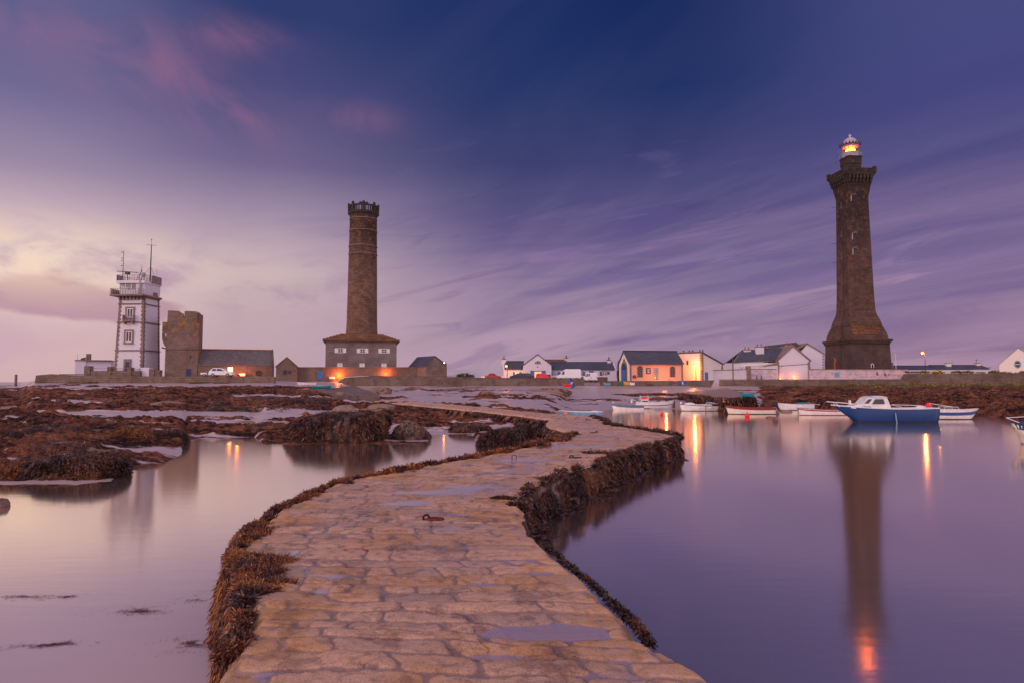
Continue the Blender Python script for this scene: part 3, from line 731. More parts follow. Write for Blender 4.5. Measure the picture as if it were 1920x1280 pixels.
# side walls
def wall_material():
    m, t, b, o = newmat('weedy_jetty_wall')
    g = t.node('ShaderNodeNewGeometry').outputs['Position']
    gx, gy, gz = t.sep(g)
    n = t.noise(g, 1.4, 5, 0.65); f = t.noise(g, 12, 6, 0.75)
    stc = t.mix(f, (.22, .13, .095, 1), (.38, .25, .18, 1))
    wc = t.ramp(f, [(0.35, (.015, .008, .007, 1)), (0.52, (.07, .027, .016, 1)), (0.68, (.16, .07, .025, 1))])
    t.put(b.inputs['Base Color'], t.mix(t.mr(n, 0.36, 0.48), stc, wc)); b.inputs['Roughness'].default_value = 0.55
    bp = t.node('ShaderNodeBump'); bp.inputs['Strength'].default_value = 1.0; bp.inputs['Distance'].default_value = 0.06
    t.put(bp.inputs['Height'], f); t.l.new(bp.outputs[0], b.inputs['Normal'])
    return m
wallmat = wall_material()
NW = 26
def side(E, sgn):
    q = np.linspace(0, 1, NW)
    T = np.gradient(E[:, :2], axis=0); T /= np.linalg.norm(T, axis=1, keepdims=True) + 1e-9
    out = np.stack([T[:, 1], -T[:, 0]], 1) * sgn
    top = E[:, 2] - 0.085
    zz = top[:, None] * (1 - q) + (-0.5) * q
    course = np.floor((top[:, None] - zz) / 0.3)
    bul = 0.02 + (0.06 if sgn > 0 else 0.12) * q[None, :] + (fbm(sv[:, None] * 1.2 + sgn * 30, zz * 1.6, 5, 1) - 0.5) * (0.20 if sgn > 0 else .2) * np.minimum(1, q * 6)[None, :] + (vnoise(sv[:, None] / 0.55 + course * 7, course, 2) - 0.5) * 0.10 * np.minimum(1, q * 8)[None, :]
    bul[:, 0] = -0.015
    V = np.stack([E[:, 0][:, None] + out[:, 0][:, None] * bul, E[:, 1][:, None] + out[:, 1][:, None] * bul, zz], -1)
    i = np.arange(ns - 1)[:, None] * NW + np.arange(NW - 1)[None, :]
    Fq = np.stack([i, i + NW, i + NW + 1, i + 1], -1).reshape(-1, 4)
    if sgn < 0: Fq = Fq[:, ::-1]
    npmesh('side_wall', V.reshape(-1, 3), Fq, wallmat, parent=jetty)
    return V, out
VR, outR = side(RE, 1.0); VL, outL = side(LE, -1.0)
# standing film of rain and sea water on the paving
def film():
    step, su = 2, 2
    Vf = PX[::step, ::su].copy(); fs, fu = Vf.shape[:2]
    e2 = edge[::step, ::su]; Vf[..., 2] += 0.013 - 0.09 * (1 - sstep(0.03, 0.28, e2))
    hh = h[::step, ::su]; K = 2
    pad = np.pad(hh, K, mode='edge'); hb_ = sum(pad[i:i + fs, j:j + fu] for i in range(2 * K + 1) for j in range(2 * K + 1)) / (2 * K + 1) ** 2
    dep = (Vf[..., 2] - PX[::step, ::su, 2]) - (hb_ * .55 + hh * .45)
    i = np.arange(fs - 1)[:, None] * fu + np.arange(fu - 1)[None, :]
    Fq = np.stack([i, i + 1, i + fu + 1, i + fu], -1).reshape(-1, 4)
    m = bpy.data.materials.new('puddle_water'); m.use_nodes = True; t = NT(m.node_tree); t.n.clear()
    o = t.node('ShaderNodeOutputMaterial'); gl = t.node('ShaderNodeBsdfGlossy'); gl.inputs['Roughness'].default_value = 0.12
    df = t.node('ShaderNodeBsdfDiffuse'); df.inputs['Color'].default_value = (.74, .54, .60, 1)
    tr = t.node('ShaderNodeBsdfTransparent')
    s1 = t.node('ShaderNodeMixShader'); s1.inputs[0].default_value = 0.42; t.l.new(df.outputs[0], s1.inputs[1]); t.l.new(tr.outputs[0], s1.inputs[2])
    lw = t.node('ShaderNodeLayerWeight'); f = t.mr(lw.outputs['Facing'], 0.5, 1.0, 0.22, 0.9)
    s2 = t.node('ShaderNodeMixShader'); t.put(s2.inputs[0], f); t.l.new(s1.outputs[0], s2.inputs[1]); t.l.new(gl.outputs[0], s2.inputs[2])
    k_ = t.node('ShaderNodeAttribute'); k_.attribute_name = 'depth'
    g_ = t.node('ShaderNodeNewGeometry').outputs['Position']
    al = t.mr(t.m('ADD', k_.outputs['Fac'], t.m('MULTIPLY', t.m('SUBTRACT', t.noise(g_, 5, 6, .7), .5), .035)), -.006, .010, 0, .90)
    s3 = t.node('ShaderNodeMixShader'); t.put(s3.inputs[0], al); t2 = t.node('ShaderNodeBsdfTransparent'); t.l.new(t2.outputs[0], s3.inputs[1]); t.l.new(s2.outputs[0], s3.inputs[2])
    t.l.new(s3.outputs[0], o.inputs[0])
    o = npmesh('puddle_water', Vf.reshape(-1, 3), Fq, m, {'depth': dep.ravel()}); struct(o)
film()

def near_idx(px, py, E):
    q = deckpt(px, py); return int(np.argmin(np.hypot(E[:, 0] - q[0], E[:, 1] - q[1])))
def hang(name, V, out, i0, i1, n, Lr, Wr, mat, dens=None, tmin=0.0, tmax=0.8, label='', kindlab='seaweed', tb=(0, 1), outk=0.25, thick=.05):
    """fronds hanging down a side wall"""
    i0, i1 = sorted((i0, i1))
    seg = np.linalg.norm(np.diff(V[i0:i1 + 1, 3, :2], axis=0), axis=1); cs = np.concatenate([[0], np.cumsum(seg)])
    n = int(n)
    pos = RNG.random(n) * cs[-1]; fi = np.interp(pos, cs, np.arange(len(cs))) + i0
    q = (tmin + (tmax - tmin) * RNG.random(n)) * (NW - 1)
    a = np.floor(fi).astype(int); b = np.minimum(a + 1, V.shape[0] - 1); c = np.floor(q).astype(int); d = np.minimum(c + 1, NW - 1)
    fa = (fi - a)[:, None]; fc = (q - c)[:, None]
    Pp = (V[a, c] * (1 - fa) + V[b, c] * fa) * (1 - fc) + (V[a, d] * (1 - fa) + V[b, d] * fa) * fc
    cl = fbm(sv[a] * 1.1 + 7, q * 0.12, 3, 1)
    keep = cl > 0.36
    Pp = Pp[keep]; a = a[keep]; n = len(Pp); cl = cl[keep]
    o3 = np.concatenate([out[a], np.zeros((n, 1))], 1)
    Pp = Pp + o3 * (0.01 + thick * RNG.random((n, 1)) * np.minimum(1, cl[:, None]))
    Dd = np.array([0, 0, -1.0]) + o3 * outk + RNG.normal(size=(n, 3)) * 0.28
    y = np.maximum(Pp[:, 1], 3)
    L = RNG.uniform(Lr[0], Lr[1], n); Wd = RNG.uniform(Wr[0], Wr[1], n)
    tn = np.clip(RNG.random(n) * 0.5 + (fbm(Pp[:, 0] * 3, Pp[:, 1] * 3 + Pp[:, 2] * 2, 4, 2) - 0.38) * 2.0, 0, 1) * (tb[1] - tb[0]) + tb[0]
    o = fronds(name, Pp, Dd, L, Wd, mat, tn, 0.7)
    return tag(o, label, 'seaweed', kind='stuff')
def carpet(E, out, i0, i1, n, reach, Lr, Wr, mat, label, tb=(0, 1), pile=0.10, thr=0.0, name='seaweed'):
    """fronds lying over the edge of the paving, reaching inwards in tongues"""
    i0, i1 = sorted((i0, i1))
    seg = np.linalg.norm(np.diff(E[i0:i1 + 1, :2], axis=0), axis=1); cs = np.concatenate([[0], np.cumsum(seg)])
    pos = RNG.random(n) * cs[-1]; fi = np.interp(pos, cs, np.arange(len(cs))) + i0
    a = np.floor(fi).astype(int); b = np.minimum(a + 1, len(E) - 1); fa = (fi - a)[:, None]
    P0 = E[a] * (1 - fa) + E[b] * fa
    ends = np.clip(np.minimum(pos, cs[-1] - pos) / (0.15 * cs[-1]), 0, 1)
    tong = reach * np.clip((fbm(sv[a] * 2.3 + 3, sv[a] * 0, 4, 2) - 0.30) * 2.6, 0.05, 1.3) * (0.3 + 0.7 * ends)
    r = RNG.random(n)
    inn = tong * r ** 0.9
    hgt = pile * np.clip(1 - r, 0.05, 1) * (0.3 + 0.9 * fbm(P0[:, 0] * 5, P0[:, 1] * 5, 3, 1))
    o3 = np.concatenate([out[a], np.zeros((n, 1))], 1)
    Pp = P0 - o3 * (inn - 0.10)[:, None]; Pp[:, 2] = P0[:, 2] + 0.02 + hgt * RNG.random(n) - 0.10 * np.clip((0.08 - inn) / 0.08, 0, 1)
    Dd = RNG.normal(size=(n, 3)) * np.array([1, 1, 0.45]) + o3 * 0.5 + np.array([0, 0, 0.15])
    L = RNG.uniform(Lr[0], Lr[1], n); Wd = RNG.uniform(Wr[0], Wr[1], n)
    cl = fbm(Pp[:, 0] * 4, Pp[:, 1] * 4, 4, 0)
    if thr: 
        k = cl > thr; Pp, Dd, L, Wd, cl = Pp[k], Dd[k], L[k], Wd[k], cl[k]; n = len(Pp)
    tn = np.clip(RNG.random(n) * 0.45 + (cl - 0.36) * 2.0, 0, 1) * (tb[1] - tb[0]) + tb[0]
    o = fronds(name, Pp, Dd, L, Wd, mat, tn, 0.9)
    return tag(o, label, 'seaweed', kind='stuff')
li = lambda x, y: near_idx(x, y, LE); ri = lambda x, y: near_idx(x, y, RE)
a0, a1 = li(408, 1245), li(440, 1000)
carpet(LE, outL, a0 + 8, li(480, 972), 48000, 0.62, (.03, .085), (.0025, .0065), M['weed_gold'], 'thick golden brown wrack spilling over the near left edge of the jetty', (0.05, 1), 0.09)
hang('seaweed', VL, outL, a0, li(480, 972), 40000, (.05, .13), (.003, .007), M['weed_gold'], tmax=.78, label='golden brown wrack hanging down the near left wall of the jetty', tb=(.1, 1), thick=.22)
carpet(LE, outL, li(490, 974), li(690, 894), 26000, 0.36, (.04, .11), (.004, .009), M['weed_gold'], 'tufts of brown wrack along the left edge where the jetty first bends', (0, .9))
hang('seaweed', VL, outL, li(480, 972), li(690, 894), 7000, (.08, .2), (.006, .014), M['weed_gold'], tmax=.7, label='brown wrack on the wall below the first bend on the left')
carpet(LE, outL, li(690, 894), li(985, 840), 22000, 0.24, (.07, .18), (.007, .018), M['weed_gold'], 'thin fringe of rusty wrack along the left edge past the first bend', (.1, .9), 0.12)
carpet(LE, outL, li(985, 840), li(1078, 814), 16000, .6, (.08, .22), (.010, .026), M['weed_gold'], 'mat of rusty wrack on the left corner where the jetty turns back', (.1, .95), 0.12)
hang('seaweed', VL, outL, li(985, 840), li(1040, 786), 12000, (.2, .5), (.02, .05), M['weed_dark'], tmax=.8, label='dark weed hanging in the notch on the left of the jetty', tb=(0.1, 1))
hang('seaweed', VL, outL, li(1033, 785), li(765, 758), 17000, (.25, .6), (.03, .07), M['weed_dark'], tmax=.8, label='brown weed hanging along the far left wall of the jetty', tb=(.1, 1))
hang('seaweed', VR, outR, ri(976, 958), ri(1133, 859), 75000, (.06, .17), (.004, .011), M['weed_dark'], tmax=.78, label='dark brown wrack hanging down the right wall of the jetty', tb=(0, 1))
hang('seaweed', VR, outR, ri(1133, 859), ri(1272, 818), 52000, (.10, .26), (.007, .019), M['weed_dark'], tmax=.8, label='dark wrack on the wall of the rounded outer bend of the jetty', tb=(0, 1))
carpet(RE, outR, ri(976, 958), ri(1272, 818), 24000, 0.30, (.05, .13), (.005, .013), M['weed_dark'], 'dark fringe of wrack on top of the right edge of the jetty', (0, .8), 0.08, 0.5)
carpet(RE, outR, ri(1272, 818), ri(1107, 780), 14000, 0.40, (.09, .25), (.012, .03), M['weed_dark'], 'dark weedy rim behind the outer bend of the jetty', (.1, .8), 0.12)
carpet(RE, outR, ri(1212, 1192), ri(1125, 1122), 3000, 0.12, (.03, .075), (.003, .009), M['weed_dark'], 'small tuft of dark wrack on the near right edge of the jetty', (.1, .95), 0.06)
carpet(RE, outR, ri(1120, 1118), ri(1010, 1015), 3500, 0.045, (.03, .07), (.003, .008), M['weed_dark'], 'thin strip of dark wrack hanging over the right edge above the puddle', (.0, .7), 0.02)
def patch(cx, cy, rx, ry, n, Lr, Wr, mat, label, z=None, rot=0.0, tb=(0, 1), zj=.02, thr=0.42, soft=False):
    """loose weed lying flat"""
    a = RNG.random(n) * 2 * np.pi; r = np.abs(RNG.normal(size=n)) * .66 if soft else np.sqrt(RNG.random(n))
    ex = rx * r * np.cos(a); ey = ry * r * np.sin(a)
    x = cx + ex * math.cos(rot) - ey * math.sin(rot); y = cy + ex * math.sin(rot) + ey * math.cos(rot)
    cl = fbm(x * 2.2 / max(rx, .3), y * 3.4 / max(ry, .3) * .4, 4, 1)
    k = (cl > thr - 0.12 * (1 - r)) if not soft else (fbm(x * 5, y * 9, 5, 2) + RNG.normal(size=n) * .06 > .50); x, y, cl = x[k], y[k], cl[k]; n = len(x)
    Pp = np.stack([x, y, np.full(n, z) + RNG.random(n) * zj], 1)
    Dd = RNG.normal(size=(n, 3)) * np.array([1, .7, .12])
    o = fronds('seaweed', Pp, Dd, RNG.uniform(*Lr, n), RNG.uniform(*Wr, n), mat, RNG.random(n) * (tb[1] - tb[0]) + tb[0], 0.5)
    return tag(o, label, 'seaweed', kind='stuff')
for (px, py, rx, ry, lab) in [(945, 938, .22, .07, 'dark clump of wrack lying on the jetty by the right wall'), (968, 950, .13, .06, 'small reddish clump of wrack beside the darker one on the jetty'),
                              (1105, 1138, .0, .0, '')]:
    if rx:
        q = deckpt(px, py); patch(q[0], q[1], rx, ry, 1300, (.04, .1), (.004, .011), M['weed_dark'], lab, q[2] + .03, zj=.05, thr=.3)
q = deckpt(1125, 850); patch(q[0], q[1], .5, .12, 700, (.08, .2), (.01, .02), M['weed_dark'], 'dark strip of wrack lying near the outer bend of the jetty', q[2] + .04, thr=.3)
q = deckpt(660, 1037); patch(q[0], q[1], .22, .028, 900, (.03, .06), (.003, .008), M['redweed'], 'flat reddish streak of weed pressed onto the paving', q[2] + .026, thr=.2, zj=.004)
q = deckpt(680, 972); patch(q[0], q[1], .2, .05, 120, (.04, .12), (.002, .004), M['weed_dark'], 'thin dark strands scattered on the paving', q[2] + .03, thr=.45)
for (px, py, rx, ry, rot, n, lab) in [(100, 1207, .42, .10, .25, 1500, 'dark weed drifting under the surface at the lower left'), (265, 1145, .42, .20, .1, 1000, 'loose weed under water left of the jetty'),
        (360, 1205, .30, .22, .2, 1700, 'dark submerged weed beside the near left wall'), (375, 1120, .25, .3, .3, 700, 'thin submerged weed close to the left wall'), (45, 1118, .5, .12, 0, 500, 'faint weed under water at the far left'), (125, 1118, .3, .1, .3, 400, 'small faint weed patch under water')]:
    q = G(px, py, 0); patch(q.x, q.y, rx, ry, int(n * 2.6), (.02, .05), (.0007, .0015), M['weed_drift'], lab, 0.001, rot, zj=.004, soft=True)
# weed floating at the foot of the right wall
def foot(i0, i1, n, w, label):
    i0, i1 = sorted((i0, i1)); kz = int(NW * 0.63)
    a = RNG.integers(i0, i1, n); o3 = outR[a]
    r = RNG.random(n) ** 1.3 * w * (0.4 + 1.1 * fbm(sv[a] * 1.6, sv[a] * 0 + 4, 3, 0))
    Pp = np.stack([VR[a, kz, 0] + o3[:, 0] * r, VR[a, kz, 1] + o3[:, 1] * r, RNG.uniform(-.02, .012, n)], 1)
    k = fbm(Pp[:, 0] * 1.4, Pp[:, 1] * 1.4, 4, 2) > .40
    Pp = Pp[k]; n = len(Pp)
    Dd = RNG.normal(size=(n, 3)) * np.array([1, 1, .05])
    o = fronds('seaweed', Pp, Dd, RNG.uniform(.10, .3, n), RNG.uniform(.007, .02, n), M['weed_dark'], RNG.random(n) * .6, .3)
    tag(o, label, 'seaweed', kind='stuff')
foot(ri(980, 985), ri(1270, 820), 12000, 0.42, 'floating weed on the water at the foot of the right jetty wall')

# ------------------------------------------------------------------ rocks
def rock_material(name, stone_a, stone_b, cover):
    m, t, b, o = newmat(name)
    g = t.node('ShaderNodeNewGeometry').outputs['Position']
    n = t.noise(g, 0.8, 5, 0.6); f = t.noise(g, 7, 7, 0.75)
    wc = t.ramp(t.noise(t.vm('MULTIPLY', g, (1, 1, .45)), 3.6, 7, 0.72), [(0.40, (.010, .005, .005, 1)), (0.50, (.055, .022, .016, 1)), (0.58, (.17, .065, .030, 1)), (0.68, (.36, .19, .10, 1))])
    col = t.mix(t.mr(n, cover, cover + 0.12), t.mix(f, (*stone_a, 1), (*stone_b, 1)), wc)
    t.put(b.inputs['Base Color'], col); b.inputs['Roughness'].default_value = 0.5
    bp = t.node('ShaderNodeBump'); bp.inputs['Strength'].default_value = 0.9; bp.inputs['Distance'].default_value = 0.12
    t.put(bp.inputs['Height'], f); t.l.new(bp.outputs[0], b.inputs['Normal'])
    return m
M['rock_weedy'] = rock_material('weedy_rock', (.15, .09, .07), (.28, .18, .13), 0.30)
M['rock_mid'] = rock_material('half_bare_rock', (.20, .12, .09), (.36, .23, .17), 0.50)
M['rock_bare'] = rock_material('bare_rock', (.22, .14, .11), (.40, .27, .20), 0.85)
RK = [0]
def rock(px, py, wpx, hpx, label, mat='rock_weedy', weed=0, depth=0.7, z0=0.0, name='rock', flat=0.0, sq=2.6, tb=(0, 1), D=None, fl=(.25, .5)):
    RK[0] += 1; sd = RK[0]
    g = G(px, py, z0) if D is None else P(px, py, D)
    D = g.y; s = D / F
    W2 = wpx * s / 2 * .86; Hh = hpx * s * .84; dep = W2 * depth
    cy = D + dep * 0.9
    nu, nv = 84, 46
    th = np.linspace(0, 2 * np.pi, nu, endpoint=False); ph = np.linspace(-0.55, np.pi / 2, nv)
    TH, PH = np.meshgrid(th, ph)
    c = np.cos(PH); sg = lambda v, e: np.sign(v) * np.abs(v) ** e
    e = 2 / sq
    X = sg(np.cos(TH), e) * sg(c, e); Y = sg(np.sin(TH), e) * sg(c, e); Z = sg(np.sin(PH), e)
    a = np.cos(TH) * 1.1 + sd * 3.1; b = np.sin(TH) * 1.1 + PH * 0.9 + sd * 1.7
    d = 1 + (fbm(a, b, 5, sd % 3, .6) - 0.5) * 0.75
    ar = (fbm(a * 4, b * 4, 4, (sd + 1) % 3, .65) - 0.5) * 0.34
    d = d + ar
    V = np.stack([X * W2 * d * 0.92, Y * dep * d, Z * Hh * (1 + (d - 1) * 0.8 * (1 - flat))], -1)
    V[..., 2] *= 1 - 0.0
    Vf = V.reshape(-1, 3) + np.array([g.x, cy, z0 if z0 else g.z])
    i = np.arange(nv - 1)[:, None] * nu + np.arange(nu)[None, :]
    j = np.arange(nv - 1)[:, None] * nu + (np.arange(nu)[None, :] + 1) % nu
    Fq = np.stack([i, j, j + nu, i + nu], -1).reshape(-1, 4)
    o = npmesh(name, Vf - np.array([g.x, cy, g.z]), Fq, M[mat])
    o.location = (g.x, cy, g.z); tag(o, label, 'rock')
    if weed:
        weed = int(weed * 2.2)
        u = RNG.random(weed) * (nv - 2); v = RNG.random(weed) * nu
        u = (nv - 2) * (0.08 + 0.9 * RNG.random(weed))
        ui = u.astype(int); vi = v.astype(int) % nu
        Pp = V[ui, vi] + RNG.normal(size=(weed, 3)) * 0.015 * Hh
        outw = np.stack([np.cos(th[vi]) * W2, np.sin(th[vi]) * dep, np.zeros(weed)], 1); outw /= np.linalg.norm(outw, axis=1, keepdims=True)
        Dd = outw * 0.6 + np.array([0, 0, -0.75]) + RNG.normal(size=(weed, 3)) * 0.4
        cl = fbm(Pp[:, 0] * 1.2 + sd * 9, Pp[:, 1] * 1.2 + Pp[:, 2], 4, 2)
        k = cl > 0.32
        Pp, Dd, cl = Pp[k] + outw[k] * 0.03, Dd[k], cl[k]; n = len(Pp)
        L = RNG.uniform(*fl, n) * .38; tn = np.clip(RNG.random(n) * .6 + (cl - .38) * 1.6, 0, 1) * (tb[1] - tb[0]) + tb[0]
        fr = fronds('wrack', Pp, Dd, L, L * RNG.uniform(.05, .11, n), M['weed_dark'] if tb[1] < .99 else M['weed_gold'], tn, 0.6, parent=o)
        fr['label'] = 'wet brown wrack draped over the rock'
    return o
rock(95, 902, 225, 50, 'big weedy mound at the left water edge nearest the camera', weed=15000, depth=.6, tb=(.0, .98), fl=(.18, .4), name='weedy_rock')
rock(160, 890, 150, 50, 'high dark weed covered rock behind the nearest left mound', weed=8000, depth=.5, tb=(0, .9), fl=(.2, .4), name='weedy_rock')
rock(30, 898, 150, 40, 'low golden weed heap at the left frame edge', weed=7000, depth=.6, tb=(.15, 1), fl=(.18, .35), name='weedy_rock')
rock(60, 866, 190, 34, 'flat amber weed heap behind the left mounds', weed=7000, depth=.7, tb=(.1, 1), fl=(.2, .4), name='weedy_rock')
rock(20, 838, 70, 34, 'dark rounded rock at the left edge of the frame', weed=2500, tb=(0, .7), fl=(.25, .5))
rock(85, 833, 125, 42, 'rock with dark weed crown left of the mossy one', weed=5000, tb=(0, .95), fl=(.25, .5))
rock(165, 832, 90, 28, 'brown rock between the dark crowned rock and the mossy one', weed=3000, tb=(0, .9), fl=(.25, .5))
rock(235, 838, 90, 42, 'rock with yellow green moss on its right flank', weed=4500, tb=(.35, 1), fl=(.25, .5))
rock(300, 834, 90, 30, 'pointed dark rock reaching right into the left pool', 'rock_weedy', weed=2500, tb=(0, .6), depth=.5, fl=(.25, .45))
rock(262, 853, 60, 7, 'small flat rock awash below the pointed dark rock', 'rock_weedy')
rock(305, 846, 66, 5, 'narrow flat rock awash beside the left pool', 'rock_weedy')
rr3 = random.Random(21)
ORD = 'first second third fourth fifth sixth seventh eighth ninth tenth eleventh twelfth thirteenth fourteenth fifteenth sixteenth seventeenth eighteenth nineteenth twentieth'.split()
for k in range(20):
    px_ = -10 + 31 * k + rr3.uniform(-12, 12); py_ = rr3.choice([748, 752, 757, 763, 770, 783, 788, 796, 801]) + rr3.uniform(-2, 2)
    g_ = G(px_, py_, .9); g0 = ground_z(np.array([g_.x]), np.array([g_.y]))[0][0]; D_ = g_.y
    for _ in range(3): zz_ = float(ground_z(np.array([G(px_, py_, g0).x]), np.array([G(px_, py_, g0).y]))[0][0]); g0 = g0 * .5 + zz_ * .5
    r_ = rock(px_, py_, rr3.uniform(22, 75), rr3.uniform(5, 13), 'small weedy rock on the left flats, %s small one from the left' % ORD[k], rr3.choice(['rock_weedy', 'rock_weedy', 'rock_mid']), weed=rr3.choice([0, 500, 900]), z0=max(.02, g0 - .05), sq=rr3.uniform(2, 3.2), tb=(0, rr3.uniform(.6, .95)), fl=(.3, .7)); r_['group'] = 'small rocks on the left flats'
for k in range(16):
    px_ = 1440 + 31 * k + rr3.uniform(-12, 12); D_ = rr3.uniform(82, 118); x_ = (px_ - 960) / F * D_
    z_ = float(ground_z(np.array([x_]), np.array([D_]))[0][0]); py_ = YH + (HC - z_) * F / D_
    r_ = rock(px_, py_, rr3.uniform(10, 34), rr3.uniform(3, 7), 'small stone on the weedy bank behind the moored boats, %s from the left' % ORD[k], rr3.choice(['rock_bare', 'rock_weedy', 'rock_mid']), z0=max(.02, z_ - .05), sq=rr3.uniform(2, 3.2)); r_['group'] = 'stones on the bank behind the boats'
rock(-5, 951, 36, 17, 'lone rust brown stone in the water at the left edge', 'rock_mid', sq=2.2)
rock(640, 829, 205, 62, 'big square block of rock hung with weed in the middle', 'rock_weedy', weed=9000, depth=.55, tb=(0, .9), flat=.6, sq=4, fl=(.3, .8))
rock(765, 825, 80, 40, 'dark boulder with a bare patch right of the square block', 'rock_mid', weed=1500, tb=(0, .5), fl=(.25, .5), sq=2.1)
rock(560, 823, 90, 38, 'sloping weedy rock leaning on the left of the square block', weed=4500, tb=(.0, .95), fl=(.25, .5))
rock(500, 815, 100, 24, 'low weedy rock with an amber left end', weed=4500, tb=(.2, 1), fl=(.25, .5))
rock(645, 773, 62, 15, 'bare pale boulder behind the square block', 'rock_bare', z0=.75, sq=2.0)
rock(712, 766, 62, 10, 'bare slab at the landward foot of the jetty', 'rock_bare', z0=.95, sq=2.2)
rock(560, 764, 120, 20, 'dark weedy ledge left of the pale boulder', weed=4200, z0=.9, tb=(0, .9), fl=(.4, .8))
rock(470, 762, 170, 22, 'long brown weedy ledge on the left flats', weed=3500, z0=.9, tb=(0, 1), fl=(.4, .8))
rock(420, 776, 140, 17, 'dark weedy hump beside the pale wet sand', weed=3000, z0=.6, tb=(0, .8), fl=(.3, .7))
rock(250, 772, 120, 12, 'brown weed bank on the wet sand', weed=2500, z0=.7, tb=(0, .9), fl=(.3, .7))
rock(60, 778, 110, 20, 'dark rock hump at the far left flats', weed=2500, z0=.6, tb=(0, .7), fl=(.3, .6))
rock(12, 776, 60, 16, 'pale rock at the left edge beside the dark hump', 'rock_mid', z0=.6)
rock(940, 838, 110, 36, 'dark weedy rock under the notch of the jetty', weed=5000, tb=(0, .7), fl=(.25, .6))
rock(985, 826, 80, 34, 'dark rock tucked into the corner of the jetty', weed=3000, tb=(0, .7), fl=(.25, .6))
rock(880, 808, 90, 16, 'low weedy rock beyond the small pool', weed=2500, z0=.1, tb=(0, .9), fl=(.3, .6))
rock(1030, 736, 100, 10, 'flat brown rock on the middle beach', 'rock_mid', z0=1.9, depth=.3, sq=3)
rock(910, 739, 34, 8, 'small brown rock hump on the middle beach', 'rock_mid', z0=1.8)
rock(825, 737, 60, 6, 'long low rock on the sand right of the concrete ramp', z0=1.8)
rock(775, 732, 45, 8, 'grey brown rock beside the top of the ramp', 'rock_mid', z0=2.2)
rock(708, 737, 55, 13, 'grey brown boulder lying on the ramp edge', 'rock_mid', z0=1.9)
rock(637, 740, 24, 7, 'little mound on the concrete ramp', 'rock_mid', z0=1.9)

# ------------------------------------------------------------------ buildings
class B:
    """a building: local x to the right, y away from the camera, z up from its foot, sized from the photograph at distance D"""
    def __init__(s, name, px, py, D, label, cat='building', rz=0.0, group=None):
        s.D = D; s.px0 = px; s.s = D / F; s.z0 = ZZ(py, D)
        s.o = thing(name, P(px, py, D), rz, label, cat, group)
        s.X0 = (px - 960) / F * D; s.c, s.n = math.cos(rz), math.sin(rz)
    def x(s, px):
        t = (px - 960) / F
        return (t * s.D - s.X0) / (s.c - t * s.n)
    def z(s, py): return ZZ(py, s.D) - s.z0
    def part(s, name, mb, mat, parent=None, smooth=False): return mb.build(name, M[mat] if isinstance(mat, str) else mat, parent or s.o, smooth)
def window(b, x0, x1, z0, z1, y=0.0, frame='wpaint', glass='glass', mull=1, trans=1, parent=None, t=0.05, name='window', sill=None):
    """frame standing slightly proud of the wall with a pane set behind its bars; y is the wall face, facing -y"""
    m = MB()
    ex = [(x0, x0 + t), (x1 - t, x1)]
    for a, c in ex: m.box(a, c, y - 0.06, y - 0.002, z0, z1)
    m.box(x0 + t, x1 - t, y - 0.06, y - 0.002, z0, z0 + t); m.box(x0 + t, x1 - t, y - 0.06, y - 0.002, z1 - t, z1)
    for k in range(mull):
        cx = x0 + (x1 - x0) * (k + 1) / (mull + 1); m.box(cx - t * .4, cx + t * .4, y - 0.055, y - 0.025, z0 + t, z1 - t)
    for k in range(trans):
        cz = z0 + (z1 - z0) * (k + 1) / (trans + 1); m.box(x0 + t, x1 - t, y - 0.050, y - 0.022, cz - t * .3, cz + t * .3)
    w = m.build(name, M[frame], parent)
    MB().box(x0 + t, x1 - t, y - 0.02, y - 0.006, z0 + t, z1 - t).build('pane', M[glass], w)
    if sill: MB().box(x0 - .12, x1 + .12, y - 0.18, y - 0.002, z0 - .14, z0 - .003).build('sill', M[sill], w)
    return w
def surround(b, x0, x1, z0, z1, w, mat, parent, y=0.0, d=0.05, arch=False):
    m = MB()
    m.box(x0 - w, x0, y - d, y - 0.002, z0, z1); m.box(x1, x1 + w, y - d, y - 0.002, z0, z1)
    if arch:
        r = (x1 - x0) / 2; cx = (x0 + x1) / 2; n = 10; 
        o = [(cx + (r + w) * math.cos(math.pi * i / n), z1 + (r + w) * .8 * math.sin(math.pi * i / n)) for i in range(n + 1)]
        i_ = [(cx + r * math.cos(math.pi * i / n), z1 + r * .8 * math.sin(math.pi * i / n)) for i in range(n + 1)]
        for k in range(n): m.prism([o[k + 1], o[k], i_[k], i_[k + 1]][::-1], y - d, y - 0.002)
    else: m.box(x0 - w, x1 + w, y - d, y - 0.002, z1 + 0.001, z1 + w)
    return m.build('surround', M[mat], parent)
def shutters(x0, x1, z0, z1, w, mat, parent, y=0.0, sides=(-1, 1)):
    for s in sides:
        m = MB(); a, c = (x0 - w, x0 - 0.03) if s < 0 else (x1 + 0.03, x1 + w)
        m.box(a, c, y - 0.08, y - 0.02, z0, z1)
        for k in range(7):
            zz = z0 + (z1 - z0) * (k + .5) / 7; m.box(a + .05, c - .05, y - 0.10, y - 0.081, zz - .03, zz + .03)
        m.build('shutter', M[mat], parent)
def door(x0, x1, z0, z1, mat, parent, y=0.0, glass=None):
    m = MB().box(x0, x1, y - 0.07, y - 0.002, z0, z1)
    n = 4
    for k in range(n): 
        a = x0 + (x1 - x0) * (k + .12) / n; c = x0 + (x1 - x0) * (k + .88) / n
        m.box(a, c, y - 0.10, y - 0.071, z0 + .08, z1 - .08)
    d = m.build('door', M[mat] if isinstance(mat, str) else mat, parent)
    MB().sphere((x1 - .15, y - .13, z0 + (z1 - z0) * .45), .05, 8, 6).build('handle', M['dark'], d)
    return d
